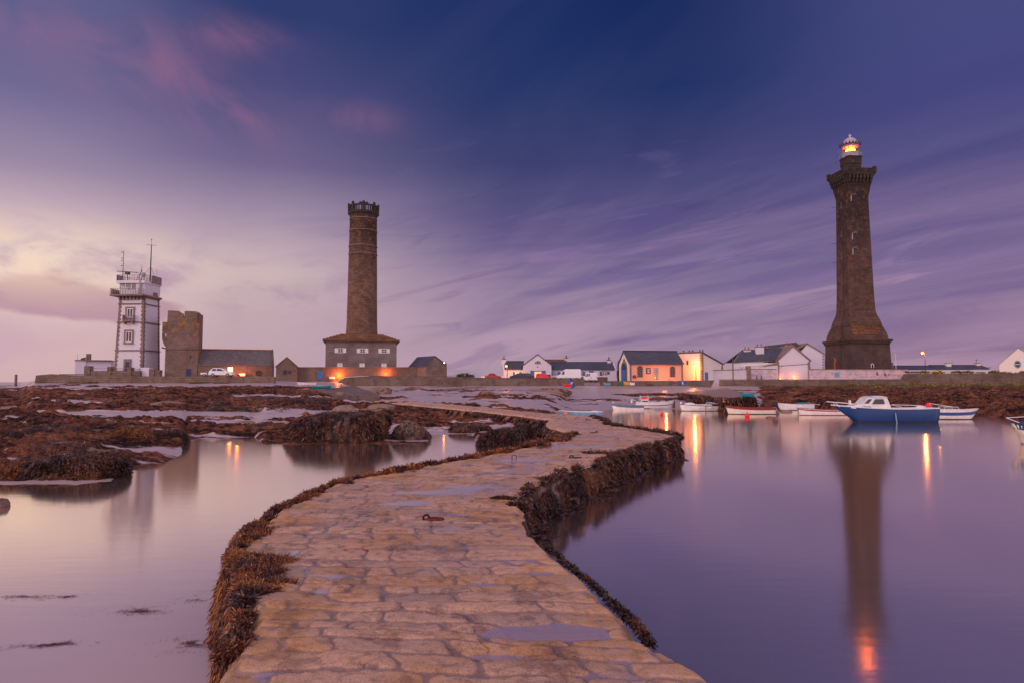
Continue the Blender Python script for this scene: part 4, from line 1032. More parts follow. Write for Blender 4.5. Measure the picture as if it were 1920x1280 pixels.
def roof_side(x0, x1, ye, zr, ze, dep, th=0.16, over=0.25, mat='slate', parent=None, hip=0.0):
    """ridge along x; eaves at y=0 and y=dep"""
    m = MB(); yr = dep / 2
    sl = (zr - ze) / yr
    a = -over; za = ze - over * sl
    for (y0, y1) in ((a, yr), (dep + over, yr)):
        pts = [(y0, za), (y1, zr), (y1, zr + th), (y0, za + th)]
        if y0 > y1: pts = pts[::-1]
        m.prismx(pts, x0, x1)
    r = m.build('roof', M[mat], parent)
    MB().prismx([(yr - .18, zr + th * .6), (yr + .18, zr + th * .6), (yr + .06, zr + th + .12), (yr - .06, zr + th + .12)], x0 - .02, x1 + .02).build('ridge', M['dark' if mat != 'slate_old' else 'lichen'], r)
    return r
def chimney(cx, cy, z0, z1, w, d, mat, parent, pots=2, cap='quoin', potmat='terra'):
    c = MB().box(cx - w / 2, cx + w / 2, cy - d / 2, cy + d / 2, z0, z1).build('chimney', M[mat], parent)
    MB().box(cx - w / 2 - .08, cx + w / 2 + .08, cy - d / 2 - .08, cy + d / 2 + .08, z1 + .002, z1 + .16).build('cap', M[cap], c)
    for k in range(pots):
        px = cx + (k - (pots - 1) / 2) * w * 0.5
        MB().lathe([(.15, z1 + .165), (.11, z1 + .5), (.16, z1 + .62), (.13, z1 + .72)], (px, cy), 12).build('chimney_pot', M[potmat], c)
    return c
def gable_front(x0, x1, z_e, z_r, dep, mat, parent, xr=None, z_e2=None):
    xr = (x0 + x1) / 2 if xr is None else xr; z_e2 = z_e if z_e2 is None else z_e2
    return MB().prism([(x0, -.4), (x1, -.4), (x1, z_e2), (xr, z_r), (x0, z_e)], 0, dep).build('wall', M[mat] if isinstance(mat, str) else mat, parent)
def gable_roof(x0, x1, z_e, z_r, dep, parent, mat='slate', xr=None, z_e2=None, over=.3, th=.18, front=.15):
    xr = (x0 + x1) / 2 if xr is None else xr; z_e2 = z_e if z_e2 is None else z_e2
    m = MB()
    for (xa, za) in ((x0, z_e), (x1, z_e2)):
        sl = (z_r - za) / (xr - xa); xo = xa - over if xa < xr else xa + over; zo = za + sl * (xo - xa)
        pts = [(xo, zo + .01), (xr, z_r + .01), (xr, z_r + th), (xo, zo + th)]
        if xa > xr: pts = pts[::-1]
        m.prism(pts, -front, dep + .1)
    return m.build('roof', M[mat], parent)
def bump_edge(mb, x, z0, z1, side, y, n, w=.18, d=.03, h=None):
    for k in range(n):
        if k % 2: continue
        a = z0 + (z1 - z0) * k / n; c = z0 + (z1 - z0) * (k + 1) / n
        xx = (x, x + w) if side > 0 else (x - w, x)
        mb.box(xx[0], xx[1], y - d, y - 0.001, a, c)

# --- small white hut with a block chimney, far left
b = B('small_white_hut', 174, 703, 136, 'small flat roofed white hut with a square chimney left of the white signal tower', 'hut', rz=R(24))
b.part('wall', MB().box(b.x(140), b.x(160), 0, 5, -.3, b.z(676)).box(b.x(160) + .002, b.x(207), .4, 5, -.3, b.z(676.5)), 'white')
rf = b.part('roof', MB().box(b.x(139), b.x(208), -.2, 5.2, b.z(676) + .003, b.z(674.3)), 'quoin')
MB().box(b.x(158.5), b.x(167), 1, 2, b.z(674.3) + .003, b.z(662.5)).build('chimney', M['quoin'], rf)
MB().prism([(b.x(147), b.z(674)), (b.x(157), b.z(674)), (b.x(157), b.z(669)), (b.x(149), b.z(671))], 1.2, 2.2).build('skylight', M['glass'], rf)
MB().tube([(b.x(142.5), 1, b.z(676)), (b.x(142.5), 1, b.z(663))], .03).build('aerial', M['grey'], rf)

# --- sea wall and terraces below the white tower
w = B('stone_sea_wall', 185, 716, 119, 'long low stone sea wall below the white tower and the ruined keep', 'wall')
m = MB().prism([(w.x(64), -.6), (w.x(513), -.6), (w.x(513), w.z(706)), (w.x(300), w.z(705)), (w.x(262), w.z(704.5)), (w.x(262), w.z(703.5)), (w.x(160), w.z(703)), (w.x(112), w.z(702)), (w.x(94), w.z(700.5)), (w.x(67), w.z(703))], 0, 0.9)
w.part('wall', m, 'seawall')
w.part('coping', MB().box(w.x(110), w.x(160), -.06, .95, w.z(702) + .004, w.z(700.5)), 'concrete'); w.part('coping', MB().box(w.x(302), w.x(512), -.06, .95, w.z(705) + .05, w.z(704)), 'concrete')
w2 = B('terrace_wall', 212, 710, 120.6, 'raised stone terrace wall with square pillars in front of the white tower', 'wall')
w2.part('wall', MB().box(w2.x(160), w2.x(262), 0, .8, -.4, w2.z(694.5)), 'seawall')
for a, c, tp in ((158, 168.5, 685.5), (201, 208, 687), (238, 246, 688)): w2.part('pillar', MB().box(w2.x(a), w2.x(c), -.15, .95, -.3, w2.z(tp)), 'seawall')
w2.part('drain_hole', MB().box(w2.x(220), w2.x(224.5), -.012, -.002, w2.z(709), w2.z(705)), 'dark')
w2.part('railing', MB().tube([(w2.x(168), .4, w2.z(690)), (w2.x(238), .4, w2.z(690))], .035, 6).tube([(w2.x(246), .4, w2.z(690.5)), (w2.x(262), .4, w2.z(692.5))], .035, 6), 'rail')
p = thing('marker_post', P(29.5, 719, 150), 0, 'square stone post standing alone on the shore at the far left', 'post')
MB().box(-.18, .18, -.18, .18, -.6, 1.95).lathe([(.25, 1.951), (.25, 2.05)], n=8).build('post', M['seawall'], p)

# --- white signal tower
SD = 125.0; sc_ = SD / F
b = B('signal_tower', 257, 705, SD, 'white square signal tower with brown quoins, gallery and radio masts', 'tower', rz=R(-4))
S = b.o; zt = lambda py: b.z(py)
hb, ht = 2.64, 2.30            # half side at foot and below the cornice
def half(z): return hb + (ht - hb) * (z / zt(562))
def sqring(h, z, hx=None):
    hx = hx or h
    return [(-hx, -h, z), (hx, -h, z), (hx, h, z), (-hx, h, z)]
m = MB().rings([sqring(half(-.5), -.5), sqring(half(zt(562)), zt(562))])
b.part('wall', m, 'white')
def tower_quoin(sx, sy):
    m = MB(); n = 38; H = zt(562)
    for k in range(n):
        z0, z1 = H * k / n, H * (k + 1) / n; a = half(z0); c = half(z1); w = .50 if k % 2 else .34; e = .05
        if k >= n: break
        x0a, x1a = (a - w, a + e) if sx > 0 else (-a - e, -a + w)
        y0a, y1a = (a - w, a + e) if sy > 0 else (-a - e, -a + w)
        q0 = [(x0a, y0a, z0), (x1a, y0a, z0), (x1a, y1a, z0), (x0a, y1a, z0)]
        d = a - c
        q1 = [(x - d * sx, y - d * sy, z1) for x, y, z in q0]
        m.rings([q0, q1])
    return m
for sx, sy in ((-1, -1), (1, -1), (1, 1)): b.part('quoin', tower_quoin(sx, sy), 'quoin')
for py in (658, 606.5, 573):
    z = zt(py); h_ = half(z) + .16
    b.part('string_course', MB().rings([sqring(h_, z - .10), sqring(h_, z + .12)]), 'quoin')
f = -half(zt(634)) 
def onface(px): return (px - 241.5) * sc_ / math.cos(R(32))
for (py0, py1) in ((643, 623), (598, 581)):
    z0, z1 = zt(py0), zt(py1); y = -half(z0) - .02
    x0, x1 = -.78, .42
    wn = window(b, x0, x1, z0, z1, y, mull=1, trans=0, parent=S, t=.14)
    surround(b, x0, x1, z0 - .1, z1, .26, 'quoin', S, y, d=.12)
    MB().box(x0 - .34, x1 + .34, y - .25, y - .01, z0 - .32, z0 - .11).build('sill', M['quoin'], wn)
z = zt(607); y = -half(z)
bal = b.part('balcony', MB().box(-1.15, .85, y - .75, y - .05, z + .15, z + .33).box(-1.0, -.75, y - .65, y - .02, z - .35, z + .149).box(.45, .70, y - .65, y - .02, z - .35, z + .149), 'quoin')
m = MB()
for k in range(9): m.box(-1.12 + k * .24, -1.08 + k * .24, y - .74, y - .70, z + .33, z + 1.25)
m.box(-1.15, .87, y - .745, y - .695, z + 1.25, z + 1.32)
for xx in (-1.15, .83): m.box(xx, xx + .05, y - .7, y - .06, z + .33, z + 1.3)
m.build('railing', M['rail'], bal)
z0 = -.1; y = -half(1) - .02
surround(b, -.55, .20, 0, zt(677), .34, 'quoin', S, y, d=.08)
door(-.5, .15, 0, zt(681), 'navy', S, y)
b.part('transom', MB().box(-.5, .15, y - .06, y - .004, zt(680.8), zt(678)), 'dark')
z = zt(606)
sb = b.part('side_balcony', MB().box(-half(z) - 1.0, -half(z) - .02, -.9, .7, z, z + .15), 'quoin')
m = MB()
for k in range(6): m.box(-half(z) - .98, -half(z) - .92, -.88 + k * .3, -.84 + k * .3, z + .15, z + 1.25)
m.box(-half(z) - 1.0, -half(z) - .94, -.9, .7, z + 1.25, z + 1.32); m.build('railing', M['rail'], sb)
# upper works: corbels, gallery, watch room
zc = zt(562)
for k in range(7): b.part('corbel', MB().box(-2.25 + k * .68, -1.95 + k * .68, -ht - .45, -ht + .02, zc - .35, zc + .25), 'quoin')
m = MB().rings([sqring(ht + .05, zt(562)), sqring(ht + .25, zt(559.5))]); m.box(-ht - 1.1, ht + .6, -ht - 1.25, ht, zt(559.4), zt(556.5)); b.part('gallery_slab', m, 'quoin')
m = MB().rings([sqring(ht + .02, zt(556.4)), sqring(ht + .10, zt(547))]); b.part('watch_room_base', m, 'white')
zw0, zw1 = zt(547), zt(535)
hr = ht + .10
# watch room: open glazed front half, solid back
m = MB()
m.box(.75, hr, -hr, hr, zw0 + .002, zw1 - .002); m.box(-hr, .748, .8, hr, zw0 + .002, zw1 - .002)
b.part('watch_room_wall', m, 'white')
for xx in (-hr, -1.35, -.25): b.part('post', MB().box(xx, xx + .14, -hr + .02, -hr + .16, zw0 + .003, zw1 - .003), 'white')
b.part('post', MB().box(-hr, -hr + .14, .6, .798, zw0 + .003, zw1 - .003), 'white')
gm = MB(); gm.box(-hr + .14, .75, -hr + .06, -hr + .08, zw0 + .004, zw1 - .004)
glm = bpy.data.materials.new('clear_pane'); glm.use_nodes = True; t_ = NT(glm.node_tree); t_.n.clear()
oo = t_.node('ShaderNodeOutputMaterial'); g1_ = t_.node('ShaderNodeBsdfTransparent'); g2_ = t_.node('ShaderNodeBsdfGlossy'); g2_.inputs['Roughness'].default_value = .03
g1_.inputs['Color'].default_value = (.82, .82, .82, 1)
mx_ = t_.node('ShaderNodeMixShader'); mx_.inputs[0].default_value = .12; t_.l.new(g1_.outputs[0], mx_.inputs[1]); t_.l.new(g2_.outputs[0], mx_.inputs[2]); t_.l.new(mx_.outputs[0], oo.inputs[0])
b.part('window', gm, glm)
b.part('window', MB().box(-hr + .05, -hr + .07, -hr + .16, .6, zw0 + .004, zw1 - .004), glm)
b.part('console', MB().box(-1.9, -1.4, -.9, -.3, zw0 + .01, zw0 + .55), 'dark'); b.part('console', MB().box(-.9, -.3, -.6, 0, zw0 + .01, zw0 + .5), 'dark')
b.part('roof', MB().box(-hr - .35, hr + .15, -hr - .35, hr + .15, zw1 + .001, zt(530)), 'white')
b.part('ceiling_blind', MB().box(-hr + .15, .74, -hr + .2, .7, zw1 - .34, zw1 - .01), 'dark')
def railing(mbr, pts, z0, z1, step=.45, r=.03, closed=False):
    pts = pts + ([pts[0]] if closed else [])
    for (xa, ya), (xb, yb) in zip(pts[:-1], pts[1:]):
        L = math.hypot(xb - xa, yb - ya); n = max(1, int(L / step))
        for k in range(n + 1):
            x = xa + (xb - xa) * k / n; y = ya + (yb - ya) * k / n
            mbr.box(x - r, x + r, y - r, y + r, z0, z1)
        for zz in (z1, (z0 + z1) / 2): mbr.tube([(xa, ya, zz), (xb, yb, zz)], r, 5)
zr0 = zt(530) + .005
m = MB(); railing(m, [(-hr - .3, -hr - .3), (hr + .1, -hr - .3), (hr + .1, hr + .1), (-hr - .3, hr + .1)], zr0, zr0 + 1.0, closed=True); b.part('roof_railing', m, 'rail')
b.part('antenna_panel', MB().box(hr + .3, hr + .34, -.9, hr - .2, zr0 - .2, zr0 + 1.15), 'rail'); b.part('antenna_panel', MB().box(-hr - .6, -hr - .56, -hr, -.6, zr0 - .1, zr0 + 1.1), 'rail')
zg = zt(556.5) + .003
m = MB(); railing(m, [(ht + .55, -ht - 1.2), (-ht - 1.05, -ht - 1.2), (-ht - 1.05, ht - .1)], zg, zg + 1.05); b.part('gallery_railing', m, 'rail')
b.part('gallery_screen', MB().box(-ht - 1.10, -ht - 1.07, -ht - .9, ht - .2, zg + .05, zg + 1.0), 'rail')
def mast(name, x, y, h, r0, extra, mat='dark'):
    m = MB().tube([(x, y, zr0), (x, y, zr0 + h)], [r0, r0 * .6], 6); extra(m, x, y); return b.part(name, m, mat)
def ex1(m, x, y):
    H = zt(462) - zr0
    m.tube([(x, y, zr0 + H), (x, y, zr0 + H + 1.2)], .03, 5); m.sphere((x, y, zr0 + H + 1.1), .10, 8, 6)
    m.tube([(x - .7, y - .4, zr0 + H + .05), (x + .7, y + .4, zr0 + H + .05)], .035, 5)
    m.tube([(x, y, zr0 + H * .42), (x - 2.2, y, zr0)], .025, 5); m.tube([(x, y, zr0 + H * .42), (x + .9, y + .6, zr0)], .025, 5)
mast('main_mast', 2.25, -.6, zt(462) - zr0, .14, ex1)
def ex2(m, x, y):
    for py in (476, 487, 491, 501): m.sphere((x - .32, y, zt(py)), .10, 8, 6); m.tube([(x, y, zt(py)), (x - .32, y, zt(py))], .025, 5)
mast('aerial_mast', -2.35, -1.6, zt(474) - zr0, .075, ex2)
def ex3(m, x, y): m.tube([(x - 1.5, y - .9, zr0 + 1.75), (x + 1.5, y + .9, zr0 + 1.75)], .07, 6); m.box(x - .35, x + .35, y - .3, y + .3, zr0 + 1.3, zr0 + 1.65)
mast('radar', -1.55, -1.5, 1.7, .12, ex3)
m = MB()
m.tube([(-.1, -.6, zr0), (.55, -.6, zr0 + 2.3)], .05, 6); m.tube([(-.6, -.6, zr0), (.45, -.6, zr0 + 1.9)], .04, 6); m.tube([(.6, -.6, zr0), (.6, -.6, zr0 + 2.9)], .04, 6); m.tube([(.4, -.6, zr0), (.4, -.6, zr0 + 3.4)], .015, 4)
b.part('lattice_stay', m, 'dark')
dsh = MB(); n = 16
rs = []
for r_, o_ in ((.02, .12), (.25, .09), (.45, 0.0), (.47, -.04), (.3, -.0)): rs.append([(1.0 - .6 * o_ , -.7 - o_, zr0 + 1.3) if r_ < .001 else (1.0 + r_ * .7 * math.cos(2 * math.pi * i / n), -.7 - o_ + .25 * r_ * math.cos(2 * math.pi * i / n), zr0 + 1.3 + r_ * math.sin(2 * math.pi * i / n)) for i in range(n)])
dsh.rings(rs); b.part('dish_antenna', dsh, 'grey', smooth=True)
b.part('dish_post', MB().tube([(1.0, -.6, zr0), (1.0, -.6, zr0 + 1.1)], .05, 6), 'dark')
b.part('whip_aerial', MB().tube([(hr - .3, hr - .8, zr0), (hr - .3, hr - .8, zr0 + 2.8)], .02, 4), 'dark')
b.part('drain_pipe', MB().box(1.55, 1.85, -hr - .42, -hr - .16, zg, zt(529)), 'grey')
b.part('service_box', MB().box(half(10) + .02, half(10) + .35, .2, 1.1, zt(560), zt(549)), 'quoin')
ax = B('outbuilding', 273, 705, 121.2, 'white lean-to shed with grey cabinets at the foot of the white signal tower', 'shed')
ax.part('wall', MB().box(ax.x(262.5), ax.x(279), 0, 1.2, -.3, ax.z(688.5)), 'white')
ax.part('cabinet', MB().box(ax.x(280), ax.x(289), -.1, 1.0, -.2, ax.z(691)).box(ax.x(289.5), ax.x(299), .0, 1.0, -.2, ax.z(693)), 'seawall')
ax.part('wing', MB().box(ax.x(297), ax.x(302.5), 3, 6, -.3, ax.z(674)), 'quoin')

# --- ruined keep
b = B('ruined_keep', 336, 706, 123, 'square ruined stone keep with broken battlements beside the low barn', 'tower', rz=R(17))
K = b.o
# body: outline of the front with broken crest, then the corbelled left wing
fx0, fx1 = b.x(309), b.x(363.5); dp = 5.2
crest = [(b.x(311), b.z(583)), (b.x(331), b.z(583.2)), (b.x(333), b.z(585)), (b.x(334.5), b.z(585)), (b.x(335), b.z(587)), (b.x(339.5), b.z(587.5)), (b.x(340.5), b.z(595)), (b.x(342), b.z(595.5)), (b.x(342.3), b.z(583.5)), (b.x(349), b.z(582.8)), (b.x(363.5), b.z(583.5))]
lo = [(b.x(307.5), -.4), (b.x(364), -.4), (b.x(366), b.z(655)), (b.x(367), b.z(654)), (fx1 + .4, b.z(654))]
m = MB().prism([(b.x(308), -.4), (b.x(369), -.4), (b.x(370), b.z(655)), (b.x(308.5), b.z(655))], .05, dp)
b.part('lower_wall', m, 'fort')
# upper block keeps its crest as a thin ragged front, side and back walls round a hollow top
zf = b.z(606)
m = MB().prism([(b.x(308.5), b.z(655) + .003), (b.x(370), b.z(655) + .003), (b.x(370), zf), (b.x(310), zf)], .0, dp)
b.part('upper_wall', m, 'fort')
m = MB().prism([(b.x(310), zf + .003), (b.x(366), zf + .003)] + [(x if x < b.x(363) else b.x(366), z) for x, z in crest[::-1]], 0, .8)
m.prismx([(.8, zf + .003), (dp, zf + .003), (dp, b.z(586)), (3.4, b.z(585.5)), (3.2, b.z(588)), (.8, b.z(584.5))], b.x(363), b.x(370))
m.prismx([(.8, zf + .003), (dp, zf + .003), (dp, b.z(590)), (2, b.z(586)), (.8, b.z(584.5))], b.x(311), b.x(317))
m.prism([(b.x(317.1), zf + .003), (b.x(362.9), zf + .003), (b.x(362.9), b.z(587)), (b.x(344), b.z(586)), (b.x(343), b.z(596)), (b.x(339.8), b.z(596)), (b.x(338), b.z(588)), (b.x(317.1), b.z(590))], dp - .8, dp - .02)
b.part('battlement', m, 'fort')
m = MB().prism([(b.x(301), b.z(637)), (b.x(304.5), b.z(646)), (b.x(309.8), b.z(653)), (b.x(309.8), b.z(604)), (b.x(300.5), b.z(604.2))], .3, 3.6)
tr_ = b.part('turret', m, 'fort')
for a, c in ((307, 309.3), (301.2, 303.2)):
    q = .27; MB().box(b.x(a), b.x(c), q, q + .025, b.z(631.5), b.z(625.5)).build('loophole', M['white'] if a > 305 else M['dark'], tr_)
b.part('string_course', MB().box(b.x(307.5), b.x(370.5), -.10, -.001, b.z(654.8), b.z(653.6)), 'fort_low'); b.part('string_course', MB().box(b.x(316), b.x(349), -.05, -.001, b.z(625.6), b.z(625)), 'fort_low')
b.part('spout', MB().tube([(b.x(308), .2, b.z(653.5)), (b.x(301.5), .0, b.z(651.5))], .12, 6), 'dark')
for (x0, x1, y0, y1) in ((354.5, 356.5, 671.5, 664.5), (354.3, 356, 632, 628), (309.5, 311, 658.5, 657)): b.part('arrow_slit', MB().box(b.x(x0), b.x(x1), -.02, .046 if y0 > 656 else -.002, b.z(y0), b.z(y1)), 'dark')
d_ = door(b.x(348.5), b.x(357.5), 0, b.z(691), 'navy', K, .045)
for k in range(5): pass

# --- long low barn
b = B('stone_barn', 437, 706, 125.6, 'long low stone barn with an old slate roof and a glowing window', 'building', rz=R(15))
b.part('wall', MB().box(b.x(370.3), b.x(509), 0, 6, -.4, b.z(684.5)), 'fort_low')
m = MB().prismx([(0, b.z(684.5) + .003), (6, b.z(684.5) + .003), (3, b.z(655))], b.x(503.8), b.x(509)); b.part('gable', m, 'fort_low')
roof_side(b.x(363), b.x(506.5), 0, b.z(655.5), b.z(684.3), 6, mat='slate_old', parent=b.o, over=.15)
b.part('finial', MB().box(b.x(505.8), b.x(508.5), 2.7, 3.3, b.z(655), b.z(652)), 'fort_low')
b.part('cornice', MB().box(b.x(371), b.x(503), -.14, -.002, b.z(685.8), b.z(684.2)), 'quoin')
b.part('lit_window', MB().box(b.x(427), b.x(436), -.03, -.003, b.z(697.5), b.z(688)), 'litwin')
window(b, b.x(394), b.x(397.5), b.z(694.5), b.z(688), 0, 'quoin', mull=0, trans=0, parent=b.o)
m = MB(); cx, cz = b.x(484.5), b.z(699); 
m.tube([(cx + .45 * math.cos(a), -.08, cz + .45 * math.sin(a)) for a in [i * math.pi / 8 for i in range(16)]], .07, 6, closed=True)
m.prism([(cx + .36 * math.cos(i * math.pi / 8), cz + .36 * math.sin(i * math.pi / 8)) for i in range(16)], -.03, -.004)
b.part('round_window', m, 'dark')
b.part('pier', MB().box(b.x(461), b.x(463), -.12, -.002, -.3, b.z(686)), 'fort_low')
b.part('bench', MB().box(b.x(450), b.x(461), -1.4, -1.0, b.z(704), b.z(699.5)), 'wpaint')
fl_ = thing('floodlight', P(447, 704, 123.2), 0, 'orange floodlight on the ground lighting the barn wall', 'lamp')
MB().box(-.22, .22, -.15, .15, 0, .22).build('housing', M['dark'], fl_); MB().box(-.18, .18, -.02, .16, .221, .235).build('lamp_glass', M['dark'], fl_)
point((0, .2, .6), 420, (1, .20, .02), .15, fl_)
point((-1.4, .3, 1.5), 60, (1, .25, .04), .2, fl_)

# --- old lighthouse
OD = 165.0
b = B('old_lighthouse', 677, 712, OD, 'tall round disused stone lighthouse tower rising from a square house with a crenellated crown', 'lighthouse', rz=R(12.3))
O = b.o; BW = b.x(743) ; dpt = 2 * BW
b.part('base_wall', MB().box(-BW, BW, 0, dpt, -.6, b.z(640)), 'block')
er = b.part('eaves', MB().box(-BW - .75, BW + .75, -.75, dpt + .75, b.z(640) + .002, b.z(638)), 'roofstone')
rs = []
rz0, rz1 = b.z(637.8), b.z(624.5)
steps = 6; hw0, hw1 = BW + .6, b.x(706.5) + .9
for k in range(steps):
    z0 = rz0 + (rz1 - rz0) * k / steps; z1 = rz0 + (rz1 - rz0) * (k + 1) / steps; hh_ = hw0 + (hw1 - hw0) * k / steps
    rs += [[(-hh_, dpt / 2 - hh_, z0), (hh_, dpt / 2 - hh_, z0), (hh_, dpt / 2 + hh_, z0), (-hh_, dpt / 2 + hh_, z0)], [(-hh_, dpt / 2 - hh_, z1 - .05), (hh_, dpt / 2 - hh_, z1 - .05), (hh_, dpt / 2 + hh_, z1 - .05), (-hh_, dpt / 2 + hh_, z1 - .05)]]
b.part('stepped_roof', MB().rings(rs), 'roofstone')
# shaft stands at the middle of the house, a little farther away
kk = (OD + dpt / 2) / OD
def sx(wpx): return wpx * (OD + dpt / 2) / F / 2 * .977
def szz(py): return ZZ(py, OD + dpt / 2) - b.z0
cY = dpt / 2
prof = [(sx(59.5), szz(640)), (sx(59.5), szz(625))]
for py, wd in ((605, 57.5), (560, 56), (520, 55), (480, 53.6), (440, 52.4), (412, 51.8), (409, 52)): prof.append((sx(wd), szz(py)))
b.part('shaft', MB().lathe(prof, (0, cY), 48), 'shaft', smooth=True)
for py in (413, 435, 463.5, 478.5):
    wd = np.interp(py, [409, 625], [51.9, 59.5]); b.part('band', MB().lathe([(sx(wd) - .02, szz(py) - .10), (sx(wd) + .10, szz(py) - .06), (sx(wd) + .10, szz(py) + .06), (sx(wd) - .02, szz(py) + .1)], (0, cY), 48), 'quoin')
b.part('gallery', MB().lathe([(sx(52), szz(409) + .002), (sx(53.5), szz(406.5)), (sx(59.5), szz(403.5)), (sx(59.5), szz(400.5)), (sx(58), szz(400))], (0, cY), 48), 'crown')
m = MB(); nm = 40; Rr = sx(56)
for k in range(nm):
    a = 2 * math.pi * k / nm; big = k % 5 == 0
    wd = .30 if big else .10; top = szz(385.5) if big else szz(391)
    x, y = Rr * math.cos(a), cY + Rr * math.sin(a)
    m.box(x - wd, x + wd, y - .22, y + .22, szz(400) + .002, top, rz=a + math.pi / 2)
    if big: m.sphere((x, y, top), .33, 10, 6)
b.part('baluster', m, 'crown'); 
m = MB(); q1, q2 = szz(391.2), szz(389); r1, r2 = Rr - .25, Rr + .27
m.rings([[(r * math.cos(2 * math.pi * i / 48), cY + r * math.sin(2 * math.pi * i / 48), z) for i in range(48)] for r, z in ((r1, q1), (r2, q1), (r2, q2), (r1, q2), (r1, q1))], cap=False)
b.part('parapet_rail', m, 'crown')
m = MB(); zt2 = szz(389); zc2 = szz(380.3)
m.tube([(-.35, cY, szz(400)), (-.35, cY, zc2)], .06, 6).tube([(.35, cY, szz(400)), (.35, cY, zc2)], .06, 6).tube([(-.9, cY, zc2), (.9, cY, zc2)], .16, 6)
for s in (-1, 1):
    m.sphere((s * .75, cY, zc2), .33, 10, 6, (1, .5, .9)); m.sphere((s * 1.0, cY, zc2), .2, 8, 6)
m.sphere((0, cY, zc2 + .35), .18, 8, 6, (.6, .6, 2))
b.part('weather_vane', m, 'dark')
for cx in (637.5, 679, 719.5):
    x0, x1 = b.x(cx - 5), b.x(cx + 5); z0, z1 = b.z(661.5), b.z(653)
    wn = window(b, x0, x1, z0, z1, 0, 'wpaint', mull=1, trans=1, parent=O, t=.12)
    shutters(x0, x1, z0, z1, .72, 'wpaint', O)
for cx in (637, 678.5, 719.5):
    wn = window(b, b.x(cx - 5), b.x(cx + 5), b.z(687.5), b.z(680.5), 0, 'wpaint', 'wpaint', mull=1, trans=0, parent=O, t=.1)
b.part('shade_stain', MB().box(b.x(634.5), b.x(636), -.008, -.002, b.z(680), b.z(668)), 'dark') if False else None

w = B('compound_wall', 690, 714, 160, 'low stone compound wall with a blue door in front of the old lighthouse', 'wall')
w.part('wall', MB().box(w.x(557), w.x(800), 0, .8, -.8, w.z(689)), 'fort_low')
w.part('coping', MB().box(w.x(557), w.x(800), -.1, .9, w.z(689) + .003, w.z(687.5)), 'seawall')
door(w.x(595.5), w.x(606), w.z(711), w.z(695), 'blue', w.o, 0)
w.part('bench', MB().box(w.x(618.5), w.x(628), -.6, -.2, w.z(709.5), w.z(705.5)), 'wpaint')
for (px, lab, pw) in ((633, 'left orange floodlight at the foot of the old lighthouse wall', 900), (722, 'right orange floodlight at the foot of the old lighthouse wall', 600)):
    fl_ = thing('floodlight', P(px, 711.5 if px < 700 else 709, 159.0), 0, lab, 'lamp', 'floodlights below the old lighthouse')
    MB().box(-.3, .3, -.2, .2, 0, .25).build('housing', M['dark'], fl_); MB().box(-.25, .25, .0, .2, .251, .27).build('lamp_glass', M['lamp'], fl_)
    point((0, .1, 1.0), pw, (1, .17, .015), .2, fl_)
g = B('gabled_stone_shed', 537, 714, 158, 'small stone shed with a plain gable left of the old lighthouse', 'shed', rz=R(16))
gable_front(g.x(517), g.x(557), g.z(686.5), g.z(669.5), 7, 'fort_low', g.o); gable_roof(g.x(517), g.x(557), g.z(686.5), g.z(669.5), 7, g.o, 'slate_old', over=.2)
window(g, g.x(531), g.x(538), g.z(701), g.z(693.5), 0, 'dark', mull=1, trans=0, parent=g.o)
g.part('vent', MB().box(g.x(540), g.x(545), -.02, -.003, g.z(700), g.z(694.5)), 'dark')
g = B('stone_boathouse', 817, 714, 158.5, 'stone boathouse with a steep gable and slate roof right of the old lighthouse', 'building', rz=R(38))
gable_front(g.x(799), g.x(836.5), g.z(686.5), g.z(668), 8, 'granite', g.o, xr=g.x(815), z_e2=g.z(683)); gable_roof(g.x(799), g.x(836.5), g.z(686.5), g.z(668), 8, g.o, 'slate', xr=g.x(815), z_e2=g.z(683), over=.15)

# --- quay wall in the middle
w = B('quay_wall', 955, 722, 128, 'long grey quay wall along the top of the beach with a sloping left end', 'wall')
m = MB().prism([(w.x(632), w.z(716)), (w.x(652), w.z(721.5)), (w.x(700), -.8), (w.x(1095), -.8), (w.x(1095), w.z(709)), (w.x(940), w.z(708.5)), (w.x(850), w.z(706)), (w.x(692), w.z(704.5)), (w.x(648), w.z(707)), (w.x(640), w.z(711))], 0, 1.0)
w.part('wall', m, 'concrete')
m = MB().prism([(w.x(640), w.z(711) + .003), (w.x(648), w.z(707) + .003), (w.x(692), w.z(704.5) + .003), (w.x(692), w.z(704)), (w.x(647), w.z(706.2)), (w.x(638.5), w.z(710.8))], -.08, 1.05); w.part('coping', m, 'cream')
w.part('coping', MB().box(w.x(692) + .002, w.x(850), -.08, 1.05, w.z(704.5) - .0, w.z(703.9)), 'fort_low'); w.part('coping', MB().box(w.x(850) + .002, w.x(1094), -.08, 1.05, w.z(708.5) + .004, w.z(707.6)), 'fort_low')
w = B('quay_wall', 1240, 722, 127.5, 'low quay wall in front of the salmon pink house', 'wall')
w.part('wall', MB().prism([(w.x(1126), -.8), (w.x(1330), -.8), (w.x(1340), w.z(712)), (w.x(1275), w.z(713)), (w.x(1262), w.z(714)), (w.x(1126), w.z(714.5))], 0, 1.0), 'concrete')
w.part('coping', MB().box(w.x(1126), w.x(1262), -.08, 1.05, w.z(714.5) + .05, w.z(713.2)), 'fort_low')
w = B('quay_wall', 1520, 722, 131, 'long brown quay wall below the white walled houses and the tall lighthouse', 'wall')
w.part('wall', MB().prism([(w.x(1350), -1), (w.x(1702), -1), (w.x(1702), w.z(711)), (w.x(1352), w.z(711.5))], 0, 1.0), 'seawall')
w.part('coping', MB().box(w.x(1350), w.x(1702), -.08, 1.05, w.z(711.4) + .06, w.z(710.2)), 'concrete')

